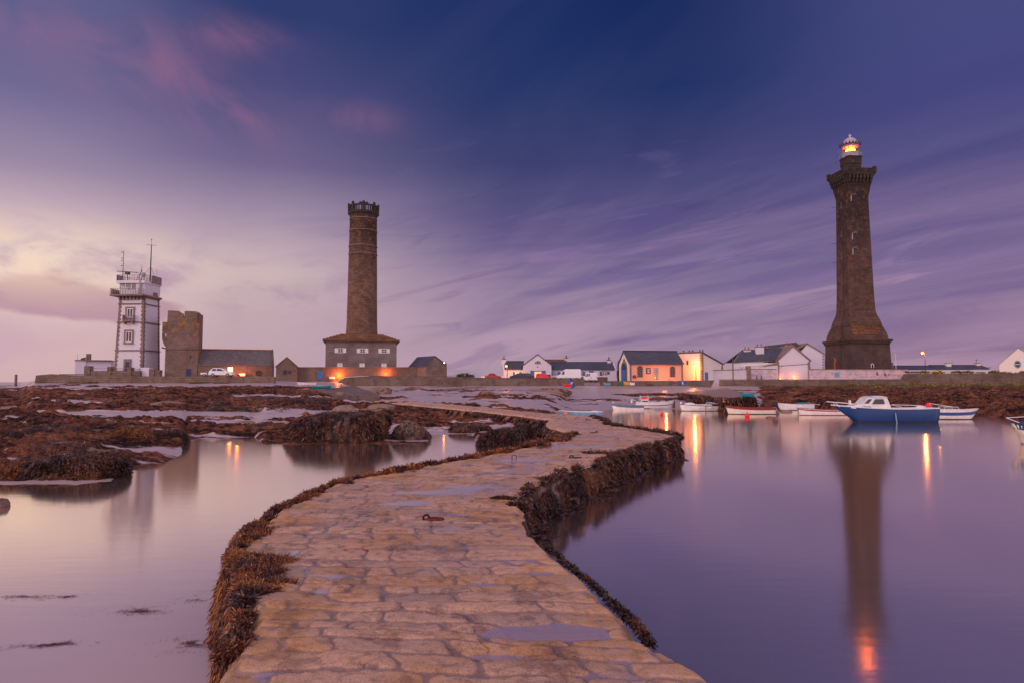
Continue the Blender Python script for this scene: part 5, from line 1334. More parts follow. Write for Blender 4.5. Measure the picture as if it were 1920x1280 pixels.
# --- white house with the wide gable, left wing and long right wing
HD = 141.0
b = B('long_white_house', 1050, 716, HD, 'long low white house with blue shutters and one wide front gable', 'house')
H = b.o
# left wing
b.part('wing_wall', MB().box(b.x(944), b.x(981), 1.6, 7.6, -.4, b.z(691.5)), 'white')
m = MB().prismx([(1.6, b.z(691.5) + .003), (7.6, b.z(691.5) + .003), (4.6, b.z(677))], b.x(943), b.x(946)); b.part('wing_gable', m, 'white')
m = MB(); 
r_ = roof_side(b.x(946.3), b.x(983), 0, b.z(677), b.z(691), 6, parent=H); r_.location = (0, 1.6, 0)
chimney(b.x(944.5), 4.6, b.z(685), b.z(672), .9, .8, 'white', H, 1, potmat='quoin')
# gable block
gable_front(b.x(981), b.x(1034), b.z(684.5), b.z(664.5), 9, 'white', H, xr=b.x(1008.5))
gable_roof(b.x(981), b.x(1034), b.z(684.5), b.z(664.5), 9, H, xr=b.x(1008.5), over=.25)
m = MB(); n = 10; cx, cz, rr_ = b.x(1008.5), b.z(681.5), b.x(1014) - b.x(1008.5)
m.prism([(cx + rr_ * math.cos(math.pi * i / n), cz + rr_ * math.sin(math.pi * i / n)) for i in range(n + 1)], -.08, -.002)
lu = b.part('lunette', m, 'quoin'); MB().prism([(cx + rr_ * .68 * math.cos(math.pi * i / n), cz + .12 + rr_ * .62 * math.sin(math.pi * i / n)) for i in range(n + 1)], -.10, -.081).build('pane', M['glass'], lu)
for sx_ in (-.22, .22): MB().box(cx + sx_ - .04, cx + sx_ + .04, -.12, -.101, cz + .1, cz + rr_ * .6).build('bar', M['wpaint'], lu)
b.part('vent', MB().lathe([(.12, 0), (.12, .02)], (0, 0), 10), 'dark').matrix_local = Matrix.Translation((cx, -.01, b.z(687))) @ Matrix.Rotation(math.pi / 2, 4, 'X')
x0, x1 = b.x(1002), b.x(1015.5)
lw_ = window(b, x0, x1, b.z(709), b.z(696), 0, 'wpaint', 'litdoor', mull=3, trans=1, parent=H, t=.08)
surround(b, x0, x1, b.z(709), b.z(696), .18, 'quoin', H, 0, arch=False)
shutters(x0 - .2, x1 + .2, b.z(706), b.z(694), .62, 'blue', H)
# right wing
b.part('wing_wall', MB().box(b.x(1034) + .003, b.x(1157), .8, 7.2, -.4, b.z(692.5)), 'white')
m = MB().prismx([(.8, b.z(692.5) + .003), (7.2, b.z(692.5) + .003), (4.0, b.z(678.5))], b.x(1154), b.x(1157)); b.part('wing_gable', m, 'white')
r_ = roof_side(b.x(1034.3), b.x(1153.8), 0, b.z(679), b.z(692), 6.4, parent=H); r_.location = (0, .8, 0)
chimney(b.x(1147), 4, b.z(682), b.z(674), .75, .8, 'white', H, 1, potmat='dark')
for (cx, s_) in ((1041.5, (-1, 1)), (1088.5, (-1, 1)), (1134.5, (-1, 1))):
    x0, x1 = b.x(cx - 3.5), b.x(cx + 3.5)
    window(b, x0, x1, b.z(703.5), b.z(696), .8, 'wpaint', mull=1, trans=1, parent=H, t=.09); surround(b, x0, x1, b.z(703.8), b.z(696), .12, 'quoin', H, .8)
    shutters(x0 - .14, x1 + .14, b.z(703.5), b.z(695.5), .5, 'blue', H, .8, s_)
for (a, c) in ((1060, 1069), (1105, 1114)): shutters(b.x(c), b.x(c), b.z(701), b.z(694.5), b.x(c) - b.x(a), 'blue', H, .8, (-1,))
window(b, b.x(966), b.x(974), b.z(703), b.z(697), 1.6, 'wpaint', 'litdoor', mull=1, trans=0, parent=H, t=.08); shutters(b.x(966), b.x(974), b.z(703), b.z(696.5), .45, 'blue', H, 1.6)
# house behind with rusty roof
b2 = B('rust_roofed_house', 1040, 714, 154, 'house with a rust red roof peeking over the long white house', 'house')
b2.part('wall', MB().box(b2.x(1015), b2.x(1062), 0, 6, -.5, b2.z(680)), 'white2')
roof_side(b2.x(1014), b2.x(1064), 0, b2.z(674.5), b2.z(681), 6, mat='slate_red', parent=b2.o)
chimney(b2.x(1064), 3, b2.z(680), b2.z(671), .9, .8, 'white', b2.o, 1, potmat='dark')
w = B('garden_wall', 1085, 716, 137.5, 'low brown garden wall with a white coping before the long white house', 'wall')
w.part('wall', MB().box(w.x(1012), w.x(1033), 0, .35, -.5, w.z(701.5)).box(w.x(1036), w.x(1139), 0.002, .35, -.5, w.z(706)), 'seawall')
w.part('coping', MB().box(w.x(1036), w.x(1139), -.06, .42, w.z(706) + .003, w.z(704.8)), 'cream')
w.part('gate_post', MB().box(w.x(1139.2), w.x(1143), -.1, .5, -.5, w.z(702)), 'white')
# --- salmon house
PD = 132.0
b = B('salmon_pink_house', 1182, 716, PD, 'salmon pink boathouse with an arched blue door and dark slate roof', 'house', rz=R(10))
S_ = b.o; PW = 6.2; ze, zr_ = b.z(680), ZZ(659, PD + 3) - b.z0; pxe = b.x(1280.5)
b.part('wall', MB().box(0, pxe, 0, PW, -.4, ze), 'pink')
b.part('gable_wall', MB().prismx([(-.02, -.4), (PW + .02, -.4), (PW + .02, ze), (PW / 2, zr_ - .02), (-.02, ze)], -.12, -.002), 'cream')
b.part('gable_wall', MB().prismx([(0, ze + .003), (PW, ze + .003), (PW / 2, zr_ - .02)], pxe - .3, pxe - .01), 'cream')
roof_side(-.35, pxe + .15, 0, zr_, ze, PW, parent=S_, over=.35)
b.part('corner_stone', MB().box(-.14, .22, -.05, -.022, -.3, ze - .15), 'quoin'); b.part('corner_stone', MB().box(pxe - .3, pxe + .02, -.05, -.002, -.3, ze - .15), 'quoin')
def arch_x(r, z1, k): return [(PW / 2 + r, -.1), (PW / 2 - r, -.1)] + [(PW / 2 - r * math.cos(math.pi * i / 12), z1 + r * k * math.sin(math.pi * i / 12)) for i in range(13)]
b.part('door_arch', MB().prismx(arch_x(1.75, b.z(691), .95)[::-1], -.20, -.123), 'quoin')
dr = b.part('door', MB().prismx(arch_x(1.30, b.z(691.5), .95)[::-1], -.26, -.203), 'navy')
for k in range(6): MB().box(-.30, -.262, PW / 2 - 1.2 + k * .41, PW / 2 - .84 + k * .41, 0, b.z(692)).build('plank', M['blue'], dr)
b.part('gable_light', MB().prismx([(PW / 2 - .55, b.z(677)), (PW / 2 + .55, b.z(677)), (PW / 2 + .4, b.z(673)), (PW / 2, b.z(670)), (PW / 2 - .4, b.z(673))], -.18, -.123), 'dark')
for (a, c, y0, y1, mat_) in ((1196, 1204.5, 706.5, 689.5, 'dark'), (1257, 1265, 706, 690, 'rail')):
    x0, x1 = b.x(a), b.x(c)
    window(b, x0, x1, b.z(y0), b.z(y1), 0, 'quoin', 'glass' if a < 1200 else 'glass', mull=1, trans=3, parent=S_, t=.07); surround(b, x0, x1, b.z(y0), b.z(y1), .12, 'quoin', S_, 0, arch=True)
    b.part('window_head', MB().prism([((x0 + x1) / 2 + (x1 - x0) / 2 * math.cos(math.pi * i / 8), b.z(y1) + (x1 - x0) / 2 * .8 * math.sin(math.pi * i / 8)) for i in range(9)], -.03, -.003), 'glass')
dx0, dx1 = b.x(1227), b.x(1234)
window(b, dx0, dx1, b.z(712), b.z(690), 0, 'wpaint', 'glass', mull=2, trans=4, parent=S_, t=.06, name='glazed_door'); surround(b, dx0, dx1, b.z(712), b.z(690), .10, 'quoin', S_, 0)
sg_ = b.part('wall_sign', MB().box(b.x(1211.5), b.x(1220), -.06, -.002, b.z(700), b.z(689)), 'dark')
MB().box(b.x(1212.5), b.x(1219), -.075, -.061, b.z(699), b.z(690)).build('sign_panel', M['gunblue'], sg_)
MB().sphere((b.x(1215.8), -.085, b.z(696.5)), .22, 12, 6, (1, .08, .5)).build('sign_emblem', M['cream'], sg_)
MB().box(b.x(1213.5), b.x(1218), -.085, -.076, b.z(693), b.z(691.8)).build('sign_lettering', M['cream'], sg_)
m = MB(); cx, cz = b.x(1189.5), b.z(705.5); m.prism([(cx + .36 * math.cos(i * math.pi / 8) * (1.1), cz + .34 * math.sin(i * math.pi / 8)) for i in range(16)], -.14, -.004)
b.part('lifebuoy_holder', m, 'red')
m = MB(); cx, cz = b.x(1254.5), b.z(711); m.prism([(cx + .17 * math.cos(i * math.pi / 8), cz + .17 * math.sin(i * math.pi / 8)) for i in range(16)], -.04, -.004)
b.part('round_plaque', m, 'lblue')
b.part('aerial', MB().tube([(pxe - .6, 3.1, zr_), (pxe - .6, 3.1, zr_ + 1.7)], .02, 4).tube([(pxe - .75, 3.1, zr_ + 1.5), (pxe - .45, 3.1, zr_ + 1.65)], .04, 4), 'grey')
# --- white building with the sloping gable
b = B('white_corner_building', 1317, 716, 135, 'white building with brown quoins and a slanting roof right of the pink house', 'house', rz=R(-45))
fw = b.x(1273.5); sdp = 8.2; zh = b.z(661.5); zl = ZZ(683, 135 + sdp * .7) - b.z0
b.part('wall', MB().prismx([(0, -.4), (sdp, -.4), (sdp, zl), (0, zh)], fw, 0), 'cream')
b.part('roof', MB().prismx([(-.25, zh + .04 + .25 * (zh - zl) / sdp), (sdp + .4, zl + .04 - .4 * (zh - zl) / sdp), (sdp + .4, zl + .24 - .4 * (zh - zl) / sdp), (-.25, zh + .24 + .25 * (zh - zl) / sdp)], fw - .1, .25), 'slate_old')
m = MB().box(-.34, .05, -.05, .34, -.3, zh - .05)
for k in range(0, 22, 2):
    z_ = (zh - .1) * k / 22; m.box(-.52, -.341, -.05, -.002, z_, z_ + zh / 22); m.box(.002, .05, .341, .56, z_, z_ + zh / 22)
b.part('quoin', m, 'quoin')
b.part('quoin', MB().box(.002, .05, sdp - .4, sdp + .05, -.3, zl - .2), 'quoin')
b.part('door', MB().box(.003, .06, 1.0, 2.2, 0, b.z(697)), 'blue')
for fx in (.1, .35, .5): b.part('chimney_cowl', MB().lathe([(.10, zh), (.10, zh + .5), (.17, zh + .55), (.04, zh + .75)], (fw * (1 - fx), 1.0), 8), 'dark')
for xx in (-.9, -.3): b.part('chimney_cowl', MB().lathe([(.10, zh), (.10, zh + .5), (.17, zh + .55), (.04, zh + .75)], (xx, .9), 8), 'dark')
window(b, b.x(1288), b.x(1291.5), b.z(683), b.z(674.5), 0, 'quoin', mull=0, trans=1, parent=b.o, t=.06)
# --- plain white wall
w = B('white_garden_wall', 1365, 716, 138, 'plain white rendered wall with a stone pillar left of the mural', 'wall')
w.part('wall', MB().prism([(w.x(1328), -.6), (w.x(1402), -.6), (w.x(1402), w.z(692.5)), (w.x(1328), w.z(694.5))], 0, .5), 'white2')
w.part('coping', MB().prism([(w.x(1328), w.z(694.5) + .003), (w.x(1400), w.z(692.5) + .003), (w.x(1400), w.z(691.3)), (w.x(1328), w.z(693.3))], -.08, .58), 'quoin')
w.part('pillar', MB().box(w.x(1400.2), w.x(1408), -.25, .55, -.6, w.z(685.5)), 'quoin')
# --- keeper houses
b = B('keepers_house', 1440, 716, 146, 'white keeper house with a long slate roof, brown edged gable and terracotta chimney pots', 'house')
KH = b.o
b.part('wall', MB().box(b.x(1378), b.x(1459), .8, 8, -.6, b.z(679.5)), 'white')
b.part('cornice', MB().prism([(b.x(1377), b.z(680)), (b.x(1459), b.z(676.5)), (b.x(1459), b.z(674.8)), (b.x(1377), b.z(678.3))], .6, .85), 'quoin')
m = MB()
fa = [(b.x(1378.5), .5, b.z(678.3)), (b.x(1457), .5, b.z(674.8)), (b.x(1500), 4.5, b.z(650)), (b.x(1405), 4.5, b.z(656))]
fb = [(x, y, z + .18) for x, y, z in fa]
m.add(fa + fb, [(3, 2, 1, 0), (4, 5, 6, 7), (0, 1, 5, 4), (1, 2, 6, 5), (2, 3, 7, 6), (3, 0, 4, 7)])
fa = [(b.x(1405), 4.5, b.z(656)), (b.x(1500), 4.5, b.z(650)), (b.x(1490), 8.6, b.z(674)), (b.x(1385), 8.6, b.z(678))]
fb = [(x, y, z + .18) for x, y, z in fa]
m.add(fa + fb, [(3, 2, 1, 0), (4, 5, 6, 7), (0, 1, 5, 4), (1, 2, 6, 5), (2, 3, 7, 6), (3, 0, 4, 7)])
rf_ = b.part('roof', m, 'slate')
MB().tube([(b.x(1378), .5, b.z(677)), (b.x(1405), 4.5, b.z(655.3))], .14, 4).build('verge', M['quoin'], rf_)
for (px, py, k) in ((1393, 673.5, 1), (1451, 669, 1)):
    MB().prism([(b.x(px - 2), b.z(py)), (b.x(px), b.z(py)), (b.x(px + 2.4), b.z(py - 3)), (b.x(px + .6), b.z(py - 3))], 1.0 if px < 1400 else 1.2, 1.7).build('skylight', M['glass'], rf_)
chimney(b.x(1414.5), 4.2, b.z(660), b.z(654.5), 1.6, .8, 'white', KH, 2)
chimney(b.x(1435), 3.0, b.z(668), b.z(649.5), 1.7, .8, 'white', KH, 2)
chimney(b.x(1457), 5.0, b.z(660), b.z(650.5), 1.4, .8, 'slate', KH, 1)
# big gable in front
gable_front(b.x(1459), b.x(1519), b.z(676.5), b.z(650), 7, 'white', KH, xr=b.x(1488.5))
gr_ = MB()
for (xa, xb) in ((1456, 1488.5), (1521.5, 1488.5)):
    pts = [(b.x(xa), b.z(677.5)), (b.x(xb), b.z(649.5)), (b.x(xb), b.z(646.8)), (b.x(xa), b.z(674.8))]
    if xa > xb: pts = pts[::-1]
    gr_.prism(pts, -.2, 7)
b.part('gable_roof', gr_, 'quoin')
m = MB().box(b.x(1457.5), b.x(1460.5), -.08, -.002, -.3, b.z(677)); bump_edge(m, b.x(1460.5), 0, b.z(677), 1, 0, 18, .18, .06)
b.part('quoin', m, 'quoin')
m = MB().box(b.x(1516.5), b.x(1519.5), -.08, -.002, -.3, b.z(677)); bump_edge(m, b.x(1516.5), 0, b.z(677), -1, 0, 18, .18, .06); b.part('quoin', m, 'quoin')
b.part('string_course', MB().tube([(b.x(1454), -.06, b.z(686.3)), (b.x(1518), -.06, b.z(681.5))], .06, 4), 'quoin')
chimney(b.x(1496), 4.2, b.z(664), b.z(646), 1.7, .9, 'white', KH, 2)
b.part('porch', MB().prism([(b.x(1392), -.5), (b.x(1440), -.5), (b.x(1440), b.z(683)), (b.x(1392), b.z(688))], -.6, .79), 'white2')
b.part('porch_roof', MB().prism([(b.x(1391), b.z(688.3)), (b.x(1438), b.z(682.7)), (b.x(1438), b.z(679.3)), (b.x(1391), b.z(685.5))], -.7, .79), 'cream')
b.part('shed_roof', MB().prism([(b.x(1424), b.z(687.5)), (b.x(1456), b.z(684.5)), (b.x(1456), b.z(680.5)), (b.x(1447), b.z(681.5))], -.95, -.62), 'quoin')
b.part('shed_wall', MB().prism([(b.x(1424), -.5), (b.x(1456), -.5), (b.x(1456), b.z(684.8)), (b.x(1424), b.z(687.8))], -.92, -.62), 'white2')
b = B('rear_keepers_house', 1517, 716, 156, 'second white keeper house with a big gable standing behind the first', 'house')
gable_front(b.x(1500), b.x(1545), b.z(664), b.z(645), 8, 'white', b.o, xr=b.x(1515), z_e2=b.z(663.5)); 
gr_ = MB()
for (xa, xb, za) in ((1498, 1515, 655), (1547.5, 1515, 665)):
    pts = [(b.x(xa), b.z(za)), (b.x(xb), b.z(645)), (b.x(xb), b.z(642.8)), (b.x(xa), b.z(za - 2.4))]
    if xa > xb: pts = pts[::-1]
    gr_.prism(pts, -.2, 8)
b.part('gable_roof', gr_, 'quoin')
b.part('roof', MB().prism([(b.x(1444), b.z(652)), (b.x(1500), b.z(662)), (b.x(1512), b.z(650)), (b.x(1502), b.z(640.5)), (b.x(1448), b.z(646.5))], 2, 6), 'slate')
m = MB(); bump_edge(m, b.x(1545), 0, b.z(664), -1, 0, 20, .25, .05); b.part('quoin', m, 'quoin')
tp = thing('telegraph_post', P(1374.8, 716, 137), 0, 'short dark wooden post standing behind the plain white wall', 'post')
MB().tube([(0, 0, -.4), (0, 0, ZZ(672.5, 137) - ZZ(716, 137))], .11, 7).lathe([(.14, 4.65), (.14, 4.75)], n=8).build('pole', M['wood'], tp)
b = B('distant_cottage', 1353, 712, 175, 'tiny slate roofed cottage in the gap right of the white corner building', 'house')
b.part('wall', MB().box(b.x(1350), b.x(1383), 0, 5, -.4, b.z(692)), 'white'); roof_side(b.x(1340), b.x(1383), 0, b.z(685), b.z(692), 5, parent=b.o); chimney(b.x(1365), 2.5, b.z(690), b.z(683), .8, .8, 'white', b.o, 1)

# --- mural wall
def mural_mat():
    m, t, b_, o = newmat('mural_wall')
    oc = t.node('ShaderNodeTexCoord').outputs['Object']
    x, y, z = t.sep(oc)
    n = t.noise(t.comb(t.m('MULTIPLY', x, .8), 0.0, t.m('MULTIPLY', z, 2.4)), 1.0, 6, .7)
    n2 = t.noise(t.comb(t.m('MULTIPLY', x, .25), 3.0, t.m('MULTIPLY', z, 1.2)), 1.0, 4, .6)
    c = t.mix(t.mr(n, .42, .62), (.66, .56, .60, 1), (.52, .32, .36, 1))
    c = t.mix(t.mr(n2, .55, .68), c, (.40, .40, .55, 1))
    t.put(b_.inputs['Base Color'], c); b_.inputs['Roughness'].default_value = .85
    return m
M['mural'] = mural_mat()
w = B('painted_mural_wall', 1610, 716, 140.6, 'long white wall painted with a faded mural of small red sails below the tall lighthouse', 'wall')
w.part('wall', MB().box(w.x(1519.5), w.x(1702), 0, .5, -.6, w.z(692.5)), M['mural'])
w.part('wall', MB().box(w.x(1408.2), w.x(1457), 0, .5, -.6, w.z(692)), M['mural'])
w.part('coping', MB().box(w.x(1519.5), w.x(1702), -.08, .58, w.z(692.5) + .003, w.z(691.3)), 'quoin'); w.part('coping', MB().box(w.x(1408.2), w.x(1457), -.08, .58, w.z(692) + .003, w.z(690.8)), 'quoin')
for (cx, cy, h_) in ((1645, 699.5, 8.5), (1660, 701, 8.5), (1667, 701, 5), (1605, 700.5, 3.5), (1617, 700, 3), (1627, 700, 2.4)):
    w.part('painted_sail', MB().prism([(w.x(cx - h_ * .2), w.z(cy + h_ * .35)), (w.x(cx + h_ * .3), w.z(cy + h_ * .5)), (w.x(cx + h_ * .25), w.z(cy)), (w.x(cx - h_ * .15), w.z(cy - h_ * .5))], -.012, -.002), 'red')
w.part('painted_panel', MB().box(w.x(1565), w.x(1574.5), -.012, -.002, w.z(706), w.z(697.5)), 'lblue')
for cx in (1419.5, 1428): w.part('painted_figure', MB().prism([(w.x(cx - 1.6), w.z(711)), (w.x(cx + 1.6), w.z(711)), (w.x(cx + 1), w.z(704)), (w.x(cx), w.z(701)), (w.x(cx - 1), w.z(704))], -.012, -.002), 'gunblue')

# --- the tall lighthouse
LD = 175.0
b = B('tall_lighthouse', 1603, 712, LD, 'very tall square tapering stone lighthouse with a lit lantern and white dome', 'lighthouse', rz=R(6))
T = b.o
def lz(py): return ZZ(py, LD + 6) - b.z0
sc2 = (LD + 6.0) / F * .895
# half side in metres of a turned square whose silhouette is w pixels wide: width = 2h(cos+sin)
kw = math.cos(R(32)) + math.sin(R(32))
def hs(wpx): return wpx * sc2 / (2 * kw)
cyo = hs(124)
T.location = P(1608.5, 712, LD + 6.0); T.location.z = P(1608.5, 712, LD).z
def lring(h, z, ch):
    c = h * ch
    return [(-h + c, -h, z), (h - c, -h, z), (h, -h + c, z), (h, h - c, z), (h - c, h, z), (-h + c, h, z), (-h, h - c, z), (-h, -h + c, z)]
LR = lambda prof: MB().rings([lring(hs(w_), lz(py), ch) for py, w_, ch in prof])
b.part('base_wall', LR([(716, 127, .004), (692, 125.5, .004), (646, 120.5, .004)]), 'light_base')
b.part('cornice', LR([(646, 121, .004), (643.5, 125, .004), (641.5, 132, .004), (638.8, 133.5, .004), (638, 130, .004)]), 'light_base')
m = MB(); h_ = hs(121.5); n = 17
for k in range(n):
    x = -h_ + 2 * h_ * (k + .5) / n
    m.box(x - .14, x + .14, -h_ - .45, -h_ + .05, lz(646.5), lz(643)); m.box(-h_ - .45, -h_ + .05, x - .14, x + .14, lz(646.5), lz(643))
b.part('dentil', m, 'light_base')
# stepped lichened batter between cornice and shaft
st = [(638, 117, 'light_base'), (634, 116, 0), (629.5, 113, 0), (625, 109, 0), (620.5, 104, 0), (616.5, 99.5, 0)]
prof = []
for i, (py, wd, _) in enumerate(st):
    nxt = st[i + 1][0] if i + 1 < len(st) else 613
    prof += [(py, wd, .01), (nxt + .6, wd - 1.2, .01)]
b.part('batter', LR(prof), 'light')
# upper face of the batter on the right front is thick with orange lichen
m = MB()
for i, (py, wd, _) in enumerate(st):
    nxt = st[i + 1][0] if i + 1 < len(st) else 613
    h0 = hs(wd) + .035; z0, z1 = lz(py), lz(nxt + .8)
    if i in (2, 3, 4, 5):
        xx = -h0 * random.uniform(.8, .95)
        while xx < h0 * .6:
            xe = xx + random.uniform(.25, 1.5); m.box(xx, min(xe, h0 * .8), -h0 - .02, -h0 + .02, z0 + random.uniform(0, .45) * (z1 - z0), z1 - random.uniform(0, .3) * (z1 - z0)); xx = xe + random.choice([.002, .002, .25, .5])
b.part('lichen_growth', m, 'lichen')
# shaft: square with broad chamfered corners
shaft = [(613, 98, .03), (602, 91, .05), (594, 83, .10), (585, 79, .16), (560, 77.5, .22), (480, 73.5, .24), (420, 70.5, .25), (375, 68.5, .26), (370, 68.5, .20), (362, 70.5, .10), (352, 73, .03)]
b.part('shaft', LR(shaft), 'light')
# broach at the foot of each chamfer
for sx, sy in ((-1, -1), (1, -1), (-1, 1)):
    h0, h1 = hs(94), hs(78)
    a = (sx * h0 * .98, sy * h0 * .98, lz(608)); t_ = (sx * h1 * .86, sy * h1 * .86, lz(580))
    l_ = (sx * h0 * .62, sy * h0 * .98, lz(609)); r_ = (sx * h0 * .98, sy * h0 * .62, lz(609))
    c_ = (sx * h1 * .5, sy * h1 * .5, lz(609))
    b.part('broach', MB().add([a, t_, l_, r_, c_], [(0, 2, 1), (0, 1, 3), (2, 4, 1), (4, 3, 1), (0, 3, 4, 2)]), 'lichen' if (sx, sy) == (-1, -1) else 'light')
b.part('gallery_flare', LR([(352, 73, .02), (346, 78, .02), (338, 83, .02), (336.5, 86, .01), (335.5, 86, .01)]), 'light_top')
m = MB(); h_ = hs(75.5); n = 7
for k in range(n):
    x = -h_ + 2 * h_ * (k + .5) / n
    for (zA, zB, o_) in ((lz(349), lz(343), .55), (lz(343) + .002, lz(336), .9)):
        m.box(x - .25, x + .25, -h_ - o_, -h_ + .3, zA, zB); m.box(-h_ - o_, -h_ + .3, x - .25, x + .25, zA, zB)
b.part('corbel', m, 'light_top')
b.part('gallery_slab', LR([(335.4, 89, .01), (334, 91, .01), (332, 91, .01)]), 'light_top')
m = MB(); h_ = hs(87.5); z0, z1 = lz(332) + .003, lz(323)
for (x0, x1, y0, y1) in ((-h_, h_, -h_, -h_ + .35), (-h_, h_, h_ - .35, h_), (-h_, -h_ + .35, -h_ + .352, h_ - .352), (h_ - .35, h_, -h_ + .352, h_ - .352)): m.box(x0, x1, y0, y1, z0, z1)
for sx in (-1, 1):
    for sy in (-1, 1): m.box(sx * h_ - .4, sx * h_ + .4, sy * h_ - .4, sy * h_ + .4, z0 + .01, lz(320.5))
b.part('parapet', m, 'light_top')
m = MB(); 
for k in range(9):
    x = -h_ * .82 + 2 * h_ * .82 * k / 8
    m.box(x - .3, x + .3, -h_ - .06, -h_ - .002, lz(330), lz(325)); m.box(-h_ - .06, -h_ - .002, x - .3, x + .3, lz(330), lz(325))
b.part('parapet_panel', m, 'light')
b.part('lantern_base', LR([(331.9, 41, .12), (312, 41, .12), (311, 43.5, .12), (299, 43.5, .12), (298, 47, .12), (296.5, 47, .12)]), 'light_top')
for wz in ((309, 304),): b.part('porthole', MB().box(-.95, -.3, -hs(43.5) - .03, -hs(43.5) - .002, lz(wz[0]), lz(wz[1])), 'dark')
lr = lambda wpx: wpx * sc2 / 2
b.part('lantern_wall', MB().lathe([(lr(33), lz(296.4)), (lr(33), lz(289)), (lr(34.5), lz(288.5)), (lr(34.5), lz(287.5))], (0, 0), 28), 'copper', smooth=False)
m = MB(); R_ = lr(43)
for k in range(24):
    a = 2 * math.pi * k / 24; m.tube([(R_ * math.cos(a), R_ * math.sin(a), lz(296.4)), (R_ * math.cos(a), R_ * math.sin(a), lz(289.5))], .04, 5)
for z in (lz(289.5), lz(293)): m.tube([(R_ * math.cos(2 * math.pi * k / 24), R_ * math.sin(2 * math.pi * k / 24), z) for k in range(24)], .05, 5, closed=True)
b.part('lantern_railing', m, 'grey')
for k in range(12):
    a = 2 * math.pi * (k + .5) / 12; b.part('lantern_bar', MB().tube([(lr(32.5) * math.cos(a), lr(32.5) * math.sin(a), lz(287.4)), (lr(32.5) * math.cos(a), lr(32.5) * math.sin(a), lz(277.4))], .07, 5), 'dark')
b.part('lens', MB().lathe([(.3, lz(287.3)), (.9, lz(286.3)), (1.25, lz(283)), (.9, lz(279.8)), (.3, lz(278.8))], (0, 0), 20), 'lens', smooth=True)
b.part('lantern_floor', MB().lathe([(lr(31), lz(287.3)), (lr(31), lz(287))], (0, 0), 20), 'copper')
b.part('lantern_cornice', MB().lathe([(lr(31), lz(277.3)), (lr(35.5), lz(276)), (lr(35.5), lz(273.5)), (lr(33.5), lz(273))], (0, 0), 28), 'copper')
m = MB(); R_ = lr(37.5)
for k in range(20):
    a = 2 * math.pi * k / 20; ca, sa = math.cos(a), math.sin(a); w_ = .42
    p0 = [(R_ * ca + sa * w_, R_ * sa - ca * w_, lz(275)), (R_ * ca - sa * w_, R_ * sa + ca * w_, lz(275)), ((R_ + .5) * ca, (R_ + .5) * sa, lz(269)), ((R_ + .25) * ca, (R_ + .25) * sa, lz(275))]
    m.add(p0, [(0, 1, 2), (0, 2, 3), (1, 3, 2), (0, 3, 1)])
m.lathe([(R_ - .3, lz(275.2)), (R_ + .1, lz(275)), (R_ + .1, lz(274)), (R_ - .3, lz(273.8))], (0, 0), 28)
b.part('crest', m, 'dark')
dm = [(lr(31) * math.cos(t), lz(273) + (lz(258.5) - lz(273)) * math.sin(t)) for t in [i * math.pi / 2 / 8 for i in range(8)]]
dm += [(.35, lz(258.3)), (.22, lz(257)), (.42, lz(255.5)), (.30, lz(253.5)), (.08, lz(252)), (.03, lz(251))]
b.part('dome', MB().lathe(dm, (0, 0), 32), 'copper', smooth=True)
b.part('lightning_rod', MB().tube([(0, 0, lz(251.5)), (0, 0, lz(228))], [.05, .02], 5), 'dark')
def sface(px_, pa, pb, side=0, y_off=.04):
    pass
def hsh(py): return hs(float(np.interp(-py, [-p[0] for p in shaft[:8]], [p[1] for p in shaft[:8]])))
for py in (385, 437, 480, 528, 577):
    h_ = hsh(py); z0, z1 = lz(py + 5.5), lz(py - 6)
    wn = b.part('slit_window', MB().box(-h_ - .05, -h_ + .1, -.22, .14, z0 + .1, z1 - .15), 'quoin')
    MB().box(-h_ - .07, -h_ - .052, -.16, .08, z0 + .12, z1 - .1).build('pane', M['dark'], wn)
    MB().box(-h_ - .12, -h_ + .1, -.45, .35, z0 - .2, z0 - .003).build('sill', M['quoin'], wn)
pts = []
for py in (372, 440, 520, 580, 598): pts.append((-hsh(py) - .10, -.55, lz(py)))
pts += [(-hs(98) - .1, -1.0, lz(613)), (-hs(116) - .12, -2.0, lz(632)), (-hs(121) - .6, -2.0, lz(640)), (-hs(121) - .12, -2.0, lz(648)), (-hs(124) - .12, -2.0, lz(690))]
b.part('cable', MB().tube(pts, .06, 5), 'dark')
for py in (377, 448, 476):
    h_ = hsh(py); c = -h_ * .74
    m = MB().box(c - .1, c + .1, -h_ - .25, -h_ - .05, lz(py + 7), lz(py - 4)).tube([(c, -h_ - .2, lz(py - 5)), (c + .9, -h_ - .5, lz(py - 7)), (c + 1.2, -h_ - .5, lz(py - 3.5))], .06, 5)
    b.part('antenna_bracket', m, 'grey')
for py in (386, 454, 490): 
    h_ = hsh(py); b.part('side_spur', MB().tube([(-h_, h_ * .7, lz(py)), (-h_ - 1.2, h_ * .7 + .5, lz(py))], .05, 5), 'dark')
hb_ = hs(123)
def lwin(face, u, py0, py1, wd, arch=True, mat='wpaint'):
    z0, z1 = lz(py0), lz(py1); n = 8
    o = [(u - wd, z0), (u + wd, z0)] + [(u + wd * math.cos(math.pi * i / n), z1 + wd * math.sin(math.pi * i / n)) for i in range(n + 1)]
    hh_ = hs(float(np.interp(py0, [646, 692], [120.5, 125.5])))
    def put(nm, sc__, off, mt, par):
        pts = [(u + (x - u) * sc__, z0 + (z - z0) * (1 - (1 - sc__) * .35)) for x, z in o]
        mb = MB().prism(pts, -hh_ - off, -hh_ + .2)
        ob = mb.build(nm, M[mt], par)
        if face == 1: ob.rotation_euler = (0, 0, -math.pi / 2)
        return ob
    a = put('window_surround', 1.5, .03, 'dark', T); put('window', 1.0, .06, mat, T); put('pane', .62, .08, 'glass', T)
